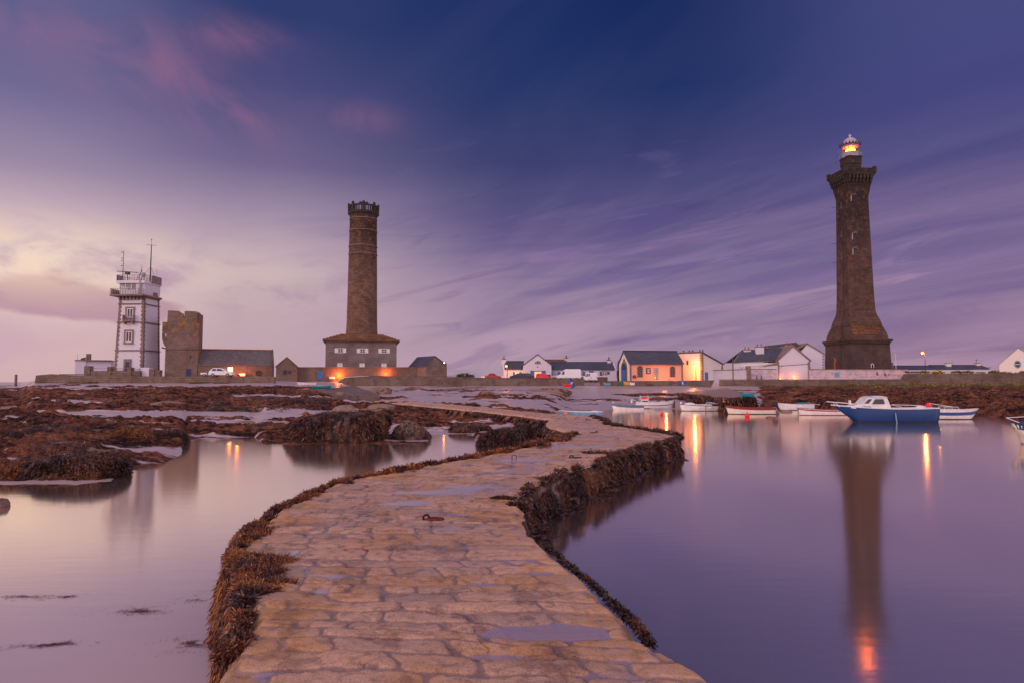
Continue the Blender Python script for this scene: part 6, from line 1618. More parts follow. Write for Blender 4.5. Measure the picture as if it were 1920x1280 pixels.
lwin(0, 0.35, 690, 685, .42); lwin(1, -.7, 678, 672.5, .40)
b.part('downpipe', MB().box(-hb_ - .45, -hb_ - .1, .35, .75, lz(692), lz(669)), 'orange' if False else 'terra')
fp = thing('white_flagpole', P(1681, 716, 160), 0, 'thin white flagpole right of the tall lighthouse', 'flagpole'); hF = ZZ(664, 160) - ZZ(716, 160)
MB().tube([(0, 0, -.3), (0, 0, hF)], [.07, .04], 6).sphere((0, 0, hF), .09, 8, 6).build('pole', M['wpaint'], fp)

# --- low roofs at the right
b = B('long_slate_house', 1770, 712, 188, 'very long low house with slate roofs and square chimneys behind the right wall', 'house')
b.part('wall', MB().box(b.x(1680), b.x(1872), 0, 7, -.6, b.z(692.5)), 'white2')
roof_side(b.x(1676), b.x(1757), 0, b.z(685.5), b.z(691.5), 7, parent=b.o)
roof_side(b.x(1757.3), b.x(1857), 0, b.z(684.3), b.z(691.5), 7, parent=b.o)
chimney(b.x(1790), 2.6, b.z(689), b.z(680.5), 1.3, .9, 'cream', b.o, 0); chimney(b.x(1850), 3.5, b.z(688), b.z(680.5), 1.2, .9, 'cream', b.o, 0); chimney(b.x(1870), 3.5, b.z(694), b.z(688.5), 1.0, .9, 'white', b.o, 0)
b.part('aerial', MB().tube([(b.x(1846), 3, b.z(684)), (b.x(1846), 3, b.z(673))], .05, 4).tube([(b.x(1845), 3, b.z(673.5)), (b.x(1847.5), 3, b.z(673))], .12, 4).tube([(b.x(1801), 3, b.z(684)), (b.x(1801), 3, b.z(676))], .03, 4), 'dark')
b.part('lean_to', MB().box(b.x(1671), b.x(1676), 0, 3, -.5, b.z(679)), 'quoin')
w = B('weedy_stone_wall', 1810, 718, 138, 'old stone wall topped with grass and weeds at the right', 'wall')
w.part('wall', MB().prism([(w.x(1697), -1), (w.x(2100), -1), (w.x(2100), w.z(697)), (w.x(1935), w.z(697.5)), (w.x(1870), w.z(699)), (w.x(1702), w.z(700)), (w.x(1697), w.z(705))], 0, 1.2), 'seawall')
b = B('white_gable_house', 1905, 714, 150, 'white house with a round window cut by the right edge of the frame', 'house', rz=R(-38))
gable_front(b.x(1875), b.x(1955), b.z(683), b.z(653), 9, 'cream', b.o, xr=b.x(1912)); gable_roof(b.x(1875), b.x(1955), b.z(683), b.z(653), 9, b.o, xr=b.x(1912), over=0.03, th=.10, front=-.4)
m = MB(); cx, cz = b.x(1909.5), b.z(682.5)
m.prism([(cx + .62 * math.cos(i * math.pi / 10), cz + .85 * math.sin(i * math.pi / 10)) for i in range(20)], -.06, -.002)
rw = b.part('round_window', m, 'lblue'); MB().prism([(cx + .45 * math.cos(i * math.pi / 10), cz + .66 * math.sin(i * math.pi / 10)) for i in range(20)], -.08, -.061).build('pane', M['glass'], rw)
MB().box(cx - .45, cx + .45, -.1, -.081, cz - .05, cz + .05).build('bar', M['wpaint'], rw)

# --- street lamps
LAMP_K = .8
def street_lamp(px, py, pyt, D, label, arm=.6, power=60, r=.16, target=None, mat='lamp', gr='street lamps on the quay', aim=None, pole='dark'):
    t = thing('street_lamp', P(px, py, D), 0, label, 'street lamp', gr); h_ = ZZ(pyt, D) - ZZ(py, D)
    MB().tube([(0, 0, -.4), (0, 0, h_ * .6), (0, 0, h_ - .25), (-arm * .4, 0, h_ - .02), (-arm, 0, h_)], [.09, .06, .05, .04, .04], 7).build('pole', M[pole], t)
    hd = MB().box(-arm - .35, -arm + .05, -.14, .14, h_ - .02, h_ + .12).build('lamp_head', M['dark'], t)
    MB().sphere((-arm - .15, 0, h_ - .1), r, 12, 8).build('bulb_globe', M[mat], hd)
    point((-arm - .15, -.05, h_ - .35), power, (1, .30, .05), .15, t)
    return t
street_lamp(951, 713, 684, 139.5, 'lit street lamp in front of the left end of the long white house', 0.05, 260, .17)
street_lamp(1305, 713, 683, 134.4, 'lit street lamp glowing yellow beside the white corner building', .2, 700, .2)
street_lamp(1736, 714, 660, 139.6, 'lit street lamp standing alone right of the tall lighthouse', .35, 900, .24)
street_lamp(837, 712, 679, 150, 'small street lamp at the right end of the stone boathouse', .35, 40, .10, mat='lampw')
def ground_lamp(px, py, D, w_, label, c=(1, .24, .03), dz=.5, dy=0.0, mat='lamp', grp='lamps at the foot of the keeper house gable'):
    f_ = thing('ground_lamp', P(px, py, D), 0, label, 'lamp', grp)
    MB().box(-.16, .16, -.12, .12, 0, .16).build('housing', M['dark'], f_); MB().sphere((0, .05, .2), .12, 10, 6).build('lamp_glass', M[mat], f_)
    point((0, dy, dz), w_, c, .15, f_); return f_
ground_lamp(1463, 711.5, 145.2, 50, 'left of the two ground lamps below the keeper house gable', dz=.6)
ground_lamp(1492, 711.5, 145.2, 65, 'right of the two ground lamps below the keeper house gable', dz=.6)
ground_lamp(1300, 713, 135.2, 45, 'ground lamp against the yellow lit corner of the white corner building', (1, .42, .03), dz=1.2, grp='single ground lamps')
ground_lamp(1248, 716, 130.4, 240, 'ground lamp lighting the front of the salmon pink house', (1, .30, .06), dz=.9, dy=-.2, mat='dark', grp='single ground lamps')
ground_lamp(1757, 706, 143.2, 110, 'ground lamp lighting the shrub behind the weedy wall', (1, .42, .06), dz=1.4, grp='single ground lamps')
ground_lamp(970, 713, 140.8, 55, 'porch lamp left of the wide gable behind the parked dark car', (1, .4, .08), dz=1.9, mat='dark', grp='single ground lamps')
# low orange lit wall behind the cars at the left of the white house
w = B('low_lit_wall', 930, 714, 146, 'low wall glowing orange under the street lamp left of the white house', 'wall')
w.part('wall', MB().box(w.x(902), w.x(958), 0, .4, -.5, w.z(704.5)), 'cream')

# --- shrubs, grass
def leaf_cloud(name, c, rx, ry, rz_, n, size, mat, label, cat='shrub', group=None, tint=None):
    a = RNG.normal(size=(n, 3)); a /= np.linalg.norm(a, axis=1, keepdims=True); rr_ = RNG.random((n, 1)) ** .45
    Pp = a * rr_ * np.array([rx, ry, rz_]); k = fbm(Pp[:, 0] * 1.7 + c[0], Pp[:, 2] * 1.7 + Pp[:, 1], 3, 1) > .36; Pp = Pp[k]; n = len(Pp)
    Pp[:, 2] = np.abs(Pp[:, 2] + rz_ * .5)
    o = fronds(name, Pp, RNG.normal(size=(n, 3)) + np.array([0, 0, .5]), RNG.uniform(size * .6, size * 1.4, n), RNG.uniform(size * .12, size * .25, n), M[mat], RNG.random(n), .6)
    o.location = c; return tag(o, label, cat, group)
M['leaf'] = weed_material('shrub_leaves', [(0.15, (.025, .03, .010, 1)), (0.5, (.07, .075, .02, 1)), (0.9, (.15, .14, .04, 1))])
M['grassy'] = weed_material('coast_grass', [(0.15, (.06, .05, .015, 1)), (0.5, (.15, .12, .03, 1)), (0.9, (.30, .18, .07, 1))])
leaf_cloud('shrub', P(1758, 702, 143.8), 1.1, .6, .6, 1500, .25, 'leaf', 'rounded shrub lit orange behind the weedy wall')
leaf_cloud('dark_hedge', P(1162, 716, 145), .55, .5, 3.2, 1500, .3, 'leaf', 'tall dark hedge between the long white house and the pink house')
leaf_cloud('tamarisk_shrub', P(872, 709, 158), 2.2, .8, .8, 1500, .3, 'leaf', 'low dark shrub on the skyline right of the stone boathouse')
def tufts(pa, pb, D0, D1, n, label, hgt=(.15, .45), z_=None):
    px_ = RNG.uniform(pa, pb, n); D_ = RNG.uniform(D0, D1, n); x_ = (px_ - 960) / F * D_
    cl = fbm(x_ * .5, D_ * .5, 4, 0); k = cl > .46; x_, D_, cl = x_[k], D_[k], cl[k]
    z0_ = ground_z(x_, D_)[0] if z_ is None else np.full(len(x_), z_)
    n = len(x_); Pp = np.stack([x_, D_, z0_], 1)
    L = RNG.uniform(*hgt, n) * (1 + (cl - .46) * 4); o = fronds('grass', Pp, RNG.normal(size=(n, 3)) * .45 + np.array([0, 0, 1]), L, L * RNG.uniform(.06, .15, n), M['grassy'], RNG.random(n) * .6 + (cl - .46) * 2, .5)
    tag(o, label, 'grass', kind='stuff')
tufts(1560, 1700, 119, 130.6, 14000, 'yellow green grass below the brown quay wall at the foot of the mural', (.12, .3))
tufts(1700, 2000, 120, 137.6, 26000, 'rough yellow green grass on the bank below the quay wall at the right', (.12, .35))
tufts(1697, 2050, 138.1, 139.1, 6000, 'dry weeds growing along the top of the old stone wall', (.12, .35), z_=ZZ(698.8, 138.6))
tufts(355, 430, 116.5, 118.6, 2500, 'dark grass tuft on the sand below the ruined keep', (.1, .25))
tufts(70, 185, 116.5, 118.8, 3500, 'dry weeds at the foot of the left sea wall', (.1, .3))

# ------------------------------------------------------------------ slipways
def blockmesh(name, pts_top, z_top, z_bot, mat, parent, batter=.35, step=.35):
    """solid ramp from an outline of (x, y) with a height each, walls leaning out"""
    n = len(pts_top); c = Vector((sum(p[0] for p in pts_top) / n, sum(p[1] for p in pts_top) / n, 0))
    m = MB(); top = [(x, y, z) for (x, y), z in zip(pts_top, z_top)]
    def off(p, d):
        v = Vector((p[0], p[1], 0)) - c; v.normalize(); return (p[0] + v.x * d, p[1] + v.y * d)
    bot = [(*off(p, batter), z_bot) for p in pts_top]
    m.rings([bot, top])
    return m.build(name, mat, parent)
def gridramp(name, quad, nu, nv, mat, parent, amp, fr=.5, sd=0, attr=None):
    """quad of four corners -> displaced grid"""
    q = [np.array(p, float) for p in quad]; U, Vv = np.meshgrid(np.linspace(0, 1, nu), np.linspace(0, 1, nv))
    Pt = (q[0] * (1 - U[..., None]) + q[1] * U[..., None]) * (1 - Vv[..., None]) + (q[3] * (1 - U[..., None]) + q[2] * U[..., None]) * Vv[..., None]
    nrm = np.cross(q[1] - q[0], q[3] - q[0]); nrm /= np.linalg.norm(nrm)
    d = (fbm((Pt[..., 0] + Pt[..., 2]) * fr + sd, (Pt[..., 1] + Pt[..., 2]) * fr, 5, sd % 3) - .5) * amp
    Pt = Pt + nrm * d[..., None]
    i = np.arange(nv - 1)[:, None] * nu + np.arange(nu - 1)[None, :]
    return npmesh(name, Pt.reshape(-1, 3), np.stack([i, i + 1, i + nu + 1, i + nu], -1).reshape(-1, 4), mat, parent=parent), Pt
slip = thing('weedy_slipway', (0, 0, 0), 0, 'old stone slipway with dark weedy sides sloping down behind the moored boats', 'slipway')
A_ = P(1275, 734.5, 112); B_ = P(1335, 727, 124); C_ = P(1412, 745, 80); D_ = P(1375, 746, 77)
A2 = P(1268, 741, 104)
TL = [P(1272, 736, 113), P(1362, 727, 126), P(1414, 742.5, 84), P(1362, 745.5, 80)]
gridramp('ramp', [TL[3], TL[2], TL[1], TL[0]], 60, 60, M['rock_bare'], slip, .35, .8, 1)
lo_ = lambda p, dx=0, dy=0: Vector((p.x + dx, p.y + dy, -.3))
_, pf = gridramp('front_wall', [lo_(TL[3], -.2, -.6), lo_(TL[2], .3, -.6), TL[2], TL[3]], 60, 30, wallmat, slip, .5, 1.0, 2)
_, ps = gridramp('side_wall', [lo_(TL[0], -.8, -.5), lo_(TL[3], -.3, -.5), TL[3], TL[0]], 90, 30, wallmat, slip, .7, 1.0, 3)
gridramp('side_wall', [lo_(TL[2], .3, 0), lo_(TL[1], .3, 0), TL[1], TL[2]], 60, 20, wallmat, slip, .4, 1.0, 4)
for Pt, nn, lab in ((pf, 5000, 'dark weed on the front of the stone slipway'), (ps, 8000, 'brown weed on the long side of the stone slipway')):
    v, u = RNG.integers(0, Pt.shape[0], nn), RNG.integers(0, Pt.shape[1], nn)
    o = fronds('seaweed', Pt[v, u] + RNG.normal(size=(nn, 3)) * .08, np.array([0, -.4, -1.]) + RNG.normal(size=(nn, 3)) * .3, RNG.uniform(.3, .7, nn), RNG.uniform(.03, .08, nn), M['weed_dark'], RNG.random(nn), .6)
    tag(o, lab, 'seaweed', kind='stuff')
ramp = thing('concrete_ramp', (0, 0, 0), 0, 'pale concrete ramp leading from the sand to the landward end of the jetty', 'ramp')
Ra = [P(590, 728.5, 98), P(665, 722.5, 120), P(712, 739.5, 84), P(632, 741, 82)]
m = MB(); tops = [tuple(v) for v in (Ra[3], Ra[2], Ra[1], Ra[0])]; m.rings([[(x, y, z - 2.2) for x, y, z in tops], tops]); m.build('slab', M['concrete'], ramp)
b_ = P(586, 744, 104); f1 = P(586, 728.5, 96.8); f2 = P(617, 728.5, 96.8)
MB().prism([(f1.x, f1.z - 2.2), (f2.x + .5, f1.z - 2.2), (f2.x, f1.z), (f1.x, f1.z)], 96.8, 100).build('head_wall', M['seawall'], ramp)

# ------------------------------------------------------------------ boats
def boat(name, px, py, D, L, beam, hgt, label, hull='wboat', rail='gunblue', stripe=None, bottom='dark', inner='grey', rz=0.0, tilt=0.0, sheer=.35, draft=.35, cat='boat', group='boats moored in the harbour', stem=.28, thwarts=3, transom=.75, freeb=None, deckfill=None):
    """bow to the left along -x; waterline at z=0"""
    g = G(px, py, 0) if D is None else P(px, py, D)
    t = thing(name, (g.x, g.y, g.z), rz, label, cat, group)
    n = 25; k = 9
    def sta(u):   # u 0 bow .. 1 stern
        bw = beam / 2 * min(1, math.sin(min(1, u / .62) * math.pi / 2) ** .72) * (1 - (1 - transom) * max(0, (u - .55) / .45) ** 1.6)
        zs = hgt * (1 + sheer * (1 - u) ** 2.2 - .06 * math.sin(math.pi * u) + .06 * u)
        zk = -draft * min(1, (u / .18) ** .6) if u > 0 else 0
        x = -L / 2 + L * u
        return x, bw, zs, zk
    def section(u, s=1.0, dz=0.0, infl=0.0):
        x, bw, zs, zk = sta(u)
        pts = []
        for j in range(k):
            a = j / (k - 1)
            yy = bw * (math.sin(a * math.pi / 2) ** .62) * s
            z = zk + (zs - zk) * a ** 1.5
            # raked stem
            xx = x + stem * L * .22 * (1 - a) * max(0, 1 - u * 4)
            pts.append((xx, yy, z + dz))
        return pts
    us = [(i / (n - 1)) ** 1.15 for i in range(n)]
    def shell(s, dz, th=0, z_low=None):
        m = MB(); V = []
        for u in us:
            h = section(u, s, dz)
            V.append([(x, -y, z) for x, y, z in h[::-1]] + h[1:])
        nn = len(V[0]); o = 0
        vs = [p for r in V for p in r]
        fs = [(i * nn + j, i * nn + j + 1, (i + 1) * nn + j + 1, (i + 1) * nn + j) for i in range(n - 1) for j in range(nn - 1)]
        fs.append(tuple((n - 1) * nn + j for j in range(nn)))
        return m.add(vs, fs)
    shell(1.0, 0).build('hull', M[hull], t, smooth=True)
    # inner floor
    m = MB(); V = []
    for u in us[1:-1]:
        x, bw, zs, zk = sta(u); zf = zs - .30 * hgt if deckfill is None else zs - deckfill
        V.append([(x, -bw * .90, zf), (x, bw * .90, zf)])
    vs = [p for r in V for p in r]; fs = [(2 * i, 2 * i + 2, 2 * i + 3, 2 * i + 1) for i in range(len(V) - 1)]
    m.add(vs, fs)
    V2 = []
    m.build('floor', M[inner], t)
    # gunwale
    for sgn in (-1, 1):
        pts = []; 
        for u in us: x, bw, zs, zk = sta(u); pts.append((x, sgn * bw, zs))
        MB().tube(pts, max(.035, .018 * L / 3), 6).build('gunwale', M[rail], t)
    x, bw, zs, zk = sta(1.0); MB().tube([(x, -bw, zs), (x, bw, zs)], .04, 6).build('transom_rail', M[rail], t)
    if stripe:
        for sgn in (-1, 1):
            m = MB(); vs = []
            for u in us:
                s_ = section(u); a, b2 = stripe[1], stripe[2]
                def at(fr):
                    f = fr * (k - 1); i = min(k - 2, int(f)); w_ = f - i
                    return [s_[i][c] * (1 - w_) + s_[i + 1][c] * w_ for c in range(3)]
                for fr in (a, b2):
                    p = at(fr); vs.append((p[0], sgn * (p[1] + .012), p[2]))
            fs = [(2 * i, 2 * i + 1, 2 * i + 3, 2 * i + 2) for i in range(n - 1)]
            m.add(vs, fs).build('stripe', M[stripe[0]], t)
    if bottom:
        for sgn in (-1, 1):
            m = MB(); vs = []
            for u in us:
                s_ = section(u)
                # points of the section up to just above the water
                zt_ = .05 * hgt + .03
                p0 = s_[1]; 
                for i in range(k - 1):
                    if s_[i + 1][2] >= zt_ >= s_[i][2]:
                        w_ = (zt_ - s_[i][2]) / (s_[i + 1][2] - s_[i][2] + 1e-9); p1 = [s_[i][c] * (1 - w_) + s_[i + 1][c] * w_ for c in range(3)]; break
                else: p1 = s_[0]
                vs += [(p1[0], sgn * (p1[1] + .010), p1[2]), (p1[0] + .0, sgn * (p1[1] * .97 + .012), -.06)]
            fs = [(2 * i, 2 * i + 1, 2 * i + 3, 2 * i + 2) for i in range(n - 1)]
            m.add(vs, fs).build('boot_top', M[bottom], t)
    for q in range(thwarts):
        u = .3 + .5 * q / max(1, thwarts - 1) if thwarts > 1 else .55
        x, bw, zs, zk = sta(u); MB().box(x - .12, x + .12, -bw * .93, bw * .93, zs - .14 * hgt - .03, zs - .14 * hgt).build('thwart', M['cream' if hull != 'blueboat' else 'wpaint'], t)
    t.rotation_euler = (0, tilt, rz)
    return t, sta
def outboard(t, x, z, s=1.0, y=0, tilt=0.0, cowl='black', lean=0.0):
    m = MB().sphere((x, y, z + .30 * s), .22 * s, 14, 10, (1.15, .75, 1.1)); o = m.build('outboard_cowl', M[cowl], t, smooth=True)
    MB().tube([(x, y, z + .15 * s), (x + lean * .5, y, z - .25 * s), (x + lean, y, z - .55 * s)], [.07 * s, .06 * s, .04 * s], 8).box(x - .14 * s, x + .05 * s, y - .1 * s, y + .1 * s, z - .02, z + .12 * s).build('outboard_leg', M['grey'], t)
def mooring(t, x, z, dx, dep, mat='rail'):
    MB().tube([(x, 0, z), (x + dx * .5, -.1, z * .45), (x + dx, -.2, -.1)], .015, 5).build('mooring_rope', M[mat], t)

# grey skiff by the far side of the jetty
t, st_ = boat('grey_skiff', 1088, 779.3, None, 4.35, 1.4, .42, 'pale grey blue skiff lying just beyond the jetty', 'lblue', 'wpaint', inner='wpaint', bottom=None, sheer=.35, thwarts=2, rz=R(3))
x, bw, zs, zk = st_(.05); MB().sphere((-1.55, -.62, .30), .17, 14, 10).build('fender', M['orange'], t, smooth=True)
x, bw, zs, zk = st_(.85); MB().sphere((x, 0, zs + .02), .32, 14, 8, (1.6, 1, .35)).build('folded_cover', M['wpaint'], t, smooth=True)
# small white rowing boat
t, st_ = boat('white_rowing_boat', 1176.5, 768, None, 3.95, 1.45, .55, 'white rowing boat with a blue grey rim at the left of the moored boats', 'wboat', 'gunblue', ('gunblue', .80, .97), inner='grey', sheer=.55, bottom='bcream', rz=R(-2))
x, bw, zs, zk = st_(.02); MB().sphere((x + .12, 0, zs + .08), .12, 10, 8).build('fender', M['wpaint'], t, smooth=True)
mooring(t, -1.9, .8, -.4, 0)
# fishing boat with a small wheelhouse, bow right
t, st_ = boat('small_fishing_boat', 1228, 765, None, 5.1, 1.9, .85, 'white open fishing boat with a little wheelhouse carrying a red box', 'wboat', 'bcream', ('wood', .70, .76), inner='grey', sheer=.25, bottom='dark', rz=R(180 - 4), thwarts=1, transom=.85, stem=.5)
t.rotation_euler = (0, 0, R(176))
x, bw, zs, zk = st_(.78)
wh = MB().box(.9, 1.9, -.55, .55, .55, 1.22).build('wheelhouse', M['wboat'], t)
MB().box(1.0, 1.75, .551, .57, .85, 1.05).build('side_window', M['glass'], wh); MB().box(1.0, 1.75, -.57, -.551, .85, 1.05).build('side_window', M['glass'], wh)
MB().box(.85, 1.98, -.62, .62, 1.222, 1.27).build('roof', M['wpaint'], wh)
m = MB(); 
for xx in (.88, 1.9):
    for yy in (-.55, .55): m.tube([(xx, yy, 1.27), (xx, yy, 1.75)], .03, 5)
for yy in (-.55, .55): m.tube([(.88, yy, 1.6), (1.9, yy, 1.6)], .025, 5)
m.build('roof_rail', M['wpaint'], t)
MB().box(1.1, 1.7, -.35, .35, 1.275, 1.55).build('fish_box', M['redb'], t)
outboard(t, 2.55, .75, 1.25, lean=-.3, cowl='gunblue')
MB().tube([(2.4, .3, .95), (3.2, .5, 1.25)], .04, 6).tube([(2.3, -.3, .95), (3.1, -.2, 1.15)], .04, 6).build('boom', M['wpaint'], t)
MB().sphere((3.15, .5, .9), .14, 10, 8, (1, 1, 1.6)).build('fender', M['wpaint'], t)
MB().sphere((-1.6, 0, .95), .28, 12, 8).sphere((-.4, .2, .85), .22, 12, 8, (1.6, 1, .6)).build('gear_heap', M['dark'], t)
MB().prism([(-2.5, .95), (-2.42, .95), (-2.25, -.3), (-2.62, -.3)], -.04, .04).build('stem_post', M['wood'], t)
MB().tube([(-2.62, 0, 1.1), (-2.62, 0, -.2)], .07, 6).build('post', M['wood'], t)
# open white boat with a hood
t, st_ = boat('white_hooded_boat', 1311, 769.5, None, 4.75, 1.75, .62, 'white boat with dark rim, rounded white hood and two long fenders', 'wboat', 'dark', None, inner='wpaint', sheer=.3, bottom='dark', rz=R(2), thwarts=1)
MB().sphere((-1.15, 0, .62), .55, 18, 10, (1.5, .9, .75)).build('hood', M['wboat'], t, smooth=True)
MB().box(-.5, 1.4, -.62, .62, .62, .80).build('coaming', M['wboat'], t)
MB().tube([(1.0, -.6, .8), (1.25, -.6, 1.05), (2.1, -.5, .85)], .035, 6).tube([(1.0, .6, .8), (1.25, .6, 1.05), (2.1, .5, .85)], .035, 6).build('stern_rail', M['wpaint'], t)
for xx in (-.15, 1.15): MB().sphere((xx, -.92, .40), .10, 12, 8, (2.6, .8, 1)).build('fender', M['wpaint'], t, smooth=True)
MB().sphere((-2.2, 0, .95), .16, 10, 8).build('fender', M['wpaint'], t, smooth=True)
MB().tube([(.5, -.9, .7), (.5, -.98, -.2)], .04, 6).build('mooring_rope', M['rail'], t)
# long cream boat with a red rim
t, st_ = boat('red_rimmed_boat', 1406, 775.5, None, 5.2, 1.7, .66, 'cream open boat with a dark red rim and an outboard at its stern', 'bcream', 'red', ('red', .84, .99), inner='wood', sheer=.42, bottom='dark', rz=R(2), thwarts=3, transom=.8)
outboard(t, 2.75, .62, 1.35, lean=.55)
mooring(t, -2.6, .85, -.35, 0)
# small boat with teal cover
t, st_ = boat('teal_covered_boat', 1490, 768, None, 4.7, 1.75, .78, 'white boat with a red rim and a turquoise cover in its stern', 'wboat', 'red', None, inner='wood', sheer=.22, bottom='wood', rz=R(8), thwarts=2, stem=.5)
x, bw, zs, zk = st_(.75); MB().sphere((x, 0, zs - .02), .62, 18, 8, (1.7, 1.1, .32)).build('cover', M['teal'], t, smooth=True)
MB().tube([(2.0, .2, .9), (3.7, .4, .62)], .035, 6).build('oar', M['wpaint'], t)
mooring(t, -2.3, .95, -.5, 0)
# white boat with a red waterline
t, st_ = boat('red_keeled_boat', 1541, 777.5, None, 5.2, 1.7, .58, 'white boat with thin red rim and red bottom partly behind the blue cruiser', 'wboat', 'red', ('red', .86, .94), inner='wpaint', sheer=.32, bottom='red', rz=R(1), thwarts=2)
MB().tube([(-2.5, -.1, .75), (-2.55, -.15, -.3)], .035, 6).build('mooring_rope', M['wood'], t)
mooring(t, 2.5, .6, .5, 0)
# blue cabin cruiser
g = G(1655, 790.5, 0); LB = 185 * g.y / F
t, st_ = boat('blue_cabin_cruiser', 1654, 790.5, None, LB, 2.5, 1.13, 'blue hulled motor cruiser with a white cabin, largest of the moored boats', 'blueboat', 'wpaint', None, inner='wboat', sheer=.26, bottom='black', rz=R(-1.5), thwarts=0, transom=.9, stem=1.5, deckfill=.02, cat='motorboat')
q = lambda px: (px - 1654) * g.y / F
zq = lambda py: (790.5 - py) * g.y / F
m = MB()
def cab(prof, hw, name, mat, par=t, tap=.9):
    n_ = len(prof); mb = MB()
    V1 = [(x, -hw, z) for x, z in prof] + [(x, hw, z) for x, z in prof]
    zmin, zmax = min(z for x, z in prof), max(z for x, z in prof)
    V1 = [(x, y * (1 - (1 - tap) * (z - zmin) / (zmax - zmin)), z) for x, y, z in V1]
    mb.add(V1, [tuple(range(n_)), tuple(range(2 * n_ - 1, n_ - 1, -1))] + [((i + 1) % n_, i, n_ + i, n_ + (i + 1) % n_) for i in range(n_)])
    o = mb.build(name, M[mat], par)
    bv = o.modifiers.new('bevel', 'BEVEL'); bv.width = .05; bv.segments = 2; return o
cab([(q(1590), zq(764)), (q(1635), zq(771)), (q(1635), zq(757)), (q(1622), zq(756)), (q(1605), zq(757)), (q(1597), zq(759))][::1], .78, 'foredeck_cabin', 'wboat')
c2 = cab([(q(1622), zq(768)), (q(1663), zq(773)), (q(1662), zq(760)), (q(1656.5), zq(745)), (q(1654), zq(744.5)), (q(1622), zq(744.5)), (q(1612), zq(756.5))], .84, 'cabin', 'wboat')
for s_ in (-1, 1):
    yy = s_ * .80
    MB().prism([(q(1628), zq(756.5)), (q(1650.5), zq(756.5)), (q(1648.5), zq(747.5)), (q(1634), zq(747.5))], yy - .03 if s_ > 0 else yy - .04, yy + .04 if s_ > 0 else yy + .03).build('side_window', M['glass'], c2)
    MB().prism([(q(1613.5), zq(755.5)), (q(1621), zq(755.5)), (q(1628), zq(747.5)), (q(1622), zq(747.5))], yy - .03 if s_ > 0 else yy - .04, yy + .04 if s_ > 0 else yy + .03).build('side_window', M['glass'], c2)
    MB().prism([(q(1606), zq(764.5)), (q(1628.5), zq(766)), (q(1625), zq(761)), (q(1609), zq(761))], s_ * .79 - .02, s_ * .79 + .02).build('porthole', M['glass'], t)
cab([(q(1625), zq(744.4)), (q(1657), zq(744.4)), (q(1655), zq(743)), (q(1648), zq(742)), (q(1635), zq(742)), (q(1627), zq(743))], .9, 'cabin_roof', 'wpaint')
MB().prism([(q(1632), zq(742)), (q(1650), zq(742)), (q(1648), zq(741)), (q(1635), zq(741))], -.4, .4).build('roof_hatch', M['lblue'], c2)
MB().box(q(1663), q(1742), -1.05, -.98, zq(774), zq(764.5)).box(q(1663), q(1742), .98, 1.05, zq(774), zq(764.5)).box(q(1738), q(1742), -.98, .98, zq(774), zq(764.5)).build('cockpit_side', M['wboat'], t)
m = MB()
for k_, px in enumerate((1690, 1694, 1699, 1703, 1708, 1712, 1716)): m.box(q(px), q(px + 2.6), -1.066, -1.052, zq(770.5), zq(767.2))
m.build('registration_mark', M['rail'], t)
pr = []; m = MB()
m.tube([(q(1600), -.5, zq(756.5)), (q(1580), -.4, zq(754.5)), (q(1553), 0, zq(752.5)), (q(1580), .4, zq(754.5)), (q(1600), .5, zq(756.5))], .035, 6)
m.tube([(q(1567), -.2, zq(753.5)), (q(1573), -.35, zq(762))], .03, 6).tube([(q(1567), .2, zq(753.5)), (q(1573), .35, zq(762))], .03, 6); m.build('bow_rail', M['wpaint'], t)
MB().box(q(1594), q(1597), -.1, .1, zq(759), zq(750)).build('bollard', M['wpaint'], t)
MB().tube([(q(1700), .7, zq(763)), (q(1680), .7, zq(758.5)), (q(1735), .7, zq(760))], .03, 6).build('boat_hook', M['wpaint'], t)
MB().sphere((q(1726), 0, zq(763)), .25, 12, 8, (1.8, 1, .6)).build('cover', M['wboat'], t, smooth=True)
MB().tube([(q(1664), -1.28, zq(772)), (q(1666), -1.34, -.2)], .05, 6).build('mooring_rope', M['lblue'], t)
# white boat with blue stripe
g2 = G(1784, 785.5, 0)
t, st_ = boat('blue_striped_boat', 1786, 785, None, 96 * g2.y / F, 1.75, .80, 'white boat with a broad navy stripe right of the blue cruiser', 'wboat', 'bcream', ('stripe', .72, .90), inner='wboat', sheer=.20, bottom='dark', rz=R(176), thwarts=1, stem=.9, deckfill=.03)
t.rotation_euler = (0, 0, R(177))
MB().sphere((.2, 0, .80), .6, 18, 8, (2.6, 1.1, .28)).build('deck_cover', M['wboat'], t, smooth=True)
MB().tube([(.95, -.5, .8), (.95, -.5, 1.12), (-.25, -.5, 1.12), (-.35, -.5, .85)], .025, 5).tube([(.95, .5, .8), (.95, .5, 1.12), (-.25, .5, 1.12), (-.35, .5, .85)], .025, 5).build('deck_rail', M['wpaint'], t)
MB().tube([(1.9, .5, .9), (2.35, .6, 1.45), (.4, .7, 1.15)], .025, 5).build('mast', M['wpaint'], t)
MB().box(-1.9, -1.3, -.25, .25, -.35, .02).build('rudder', M['dark'], t)
bu = thing('mooring_buoy', P(1740.5, 759.5, g2.y + .3), 0, 'round pink buoy resting on the bow of the blue striped boat', 'buoy', 'pink mooring buoys')
MB().sphere((0, 0, 0), .27, 18, 12).build('float', M['redb'], bu, smooth=True)
# near boat cut by the right edge
g3 = G(1965, 834, 0)
t, st_ = boat('blue_and_cream_boat', 1962, 832, None, 4.3, 1.7, .95, 'cream boat with a blue rim swinging at the right edge of the frame', 'bcream', 'blueboat', ('blueboat', .80, 1.0), inner='wboat', sheer=.22, bottom='rail', rz=R(10), thwarts=2, stem=1.6)
MB().tube([(-1.9, -.3, 1.15), (-2.35, 0, 1.38), (0, .3, 1.45)], .02, 5).build('bow_rail', M['wpaint'], t)
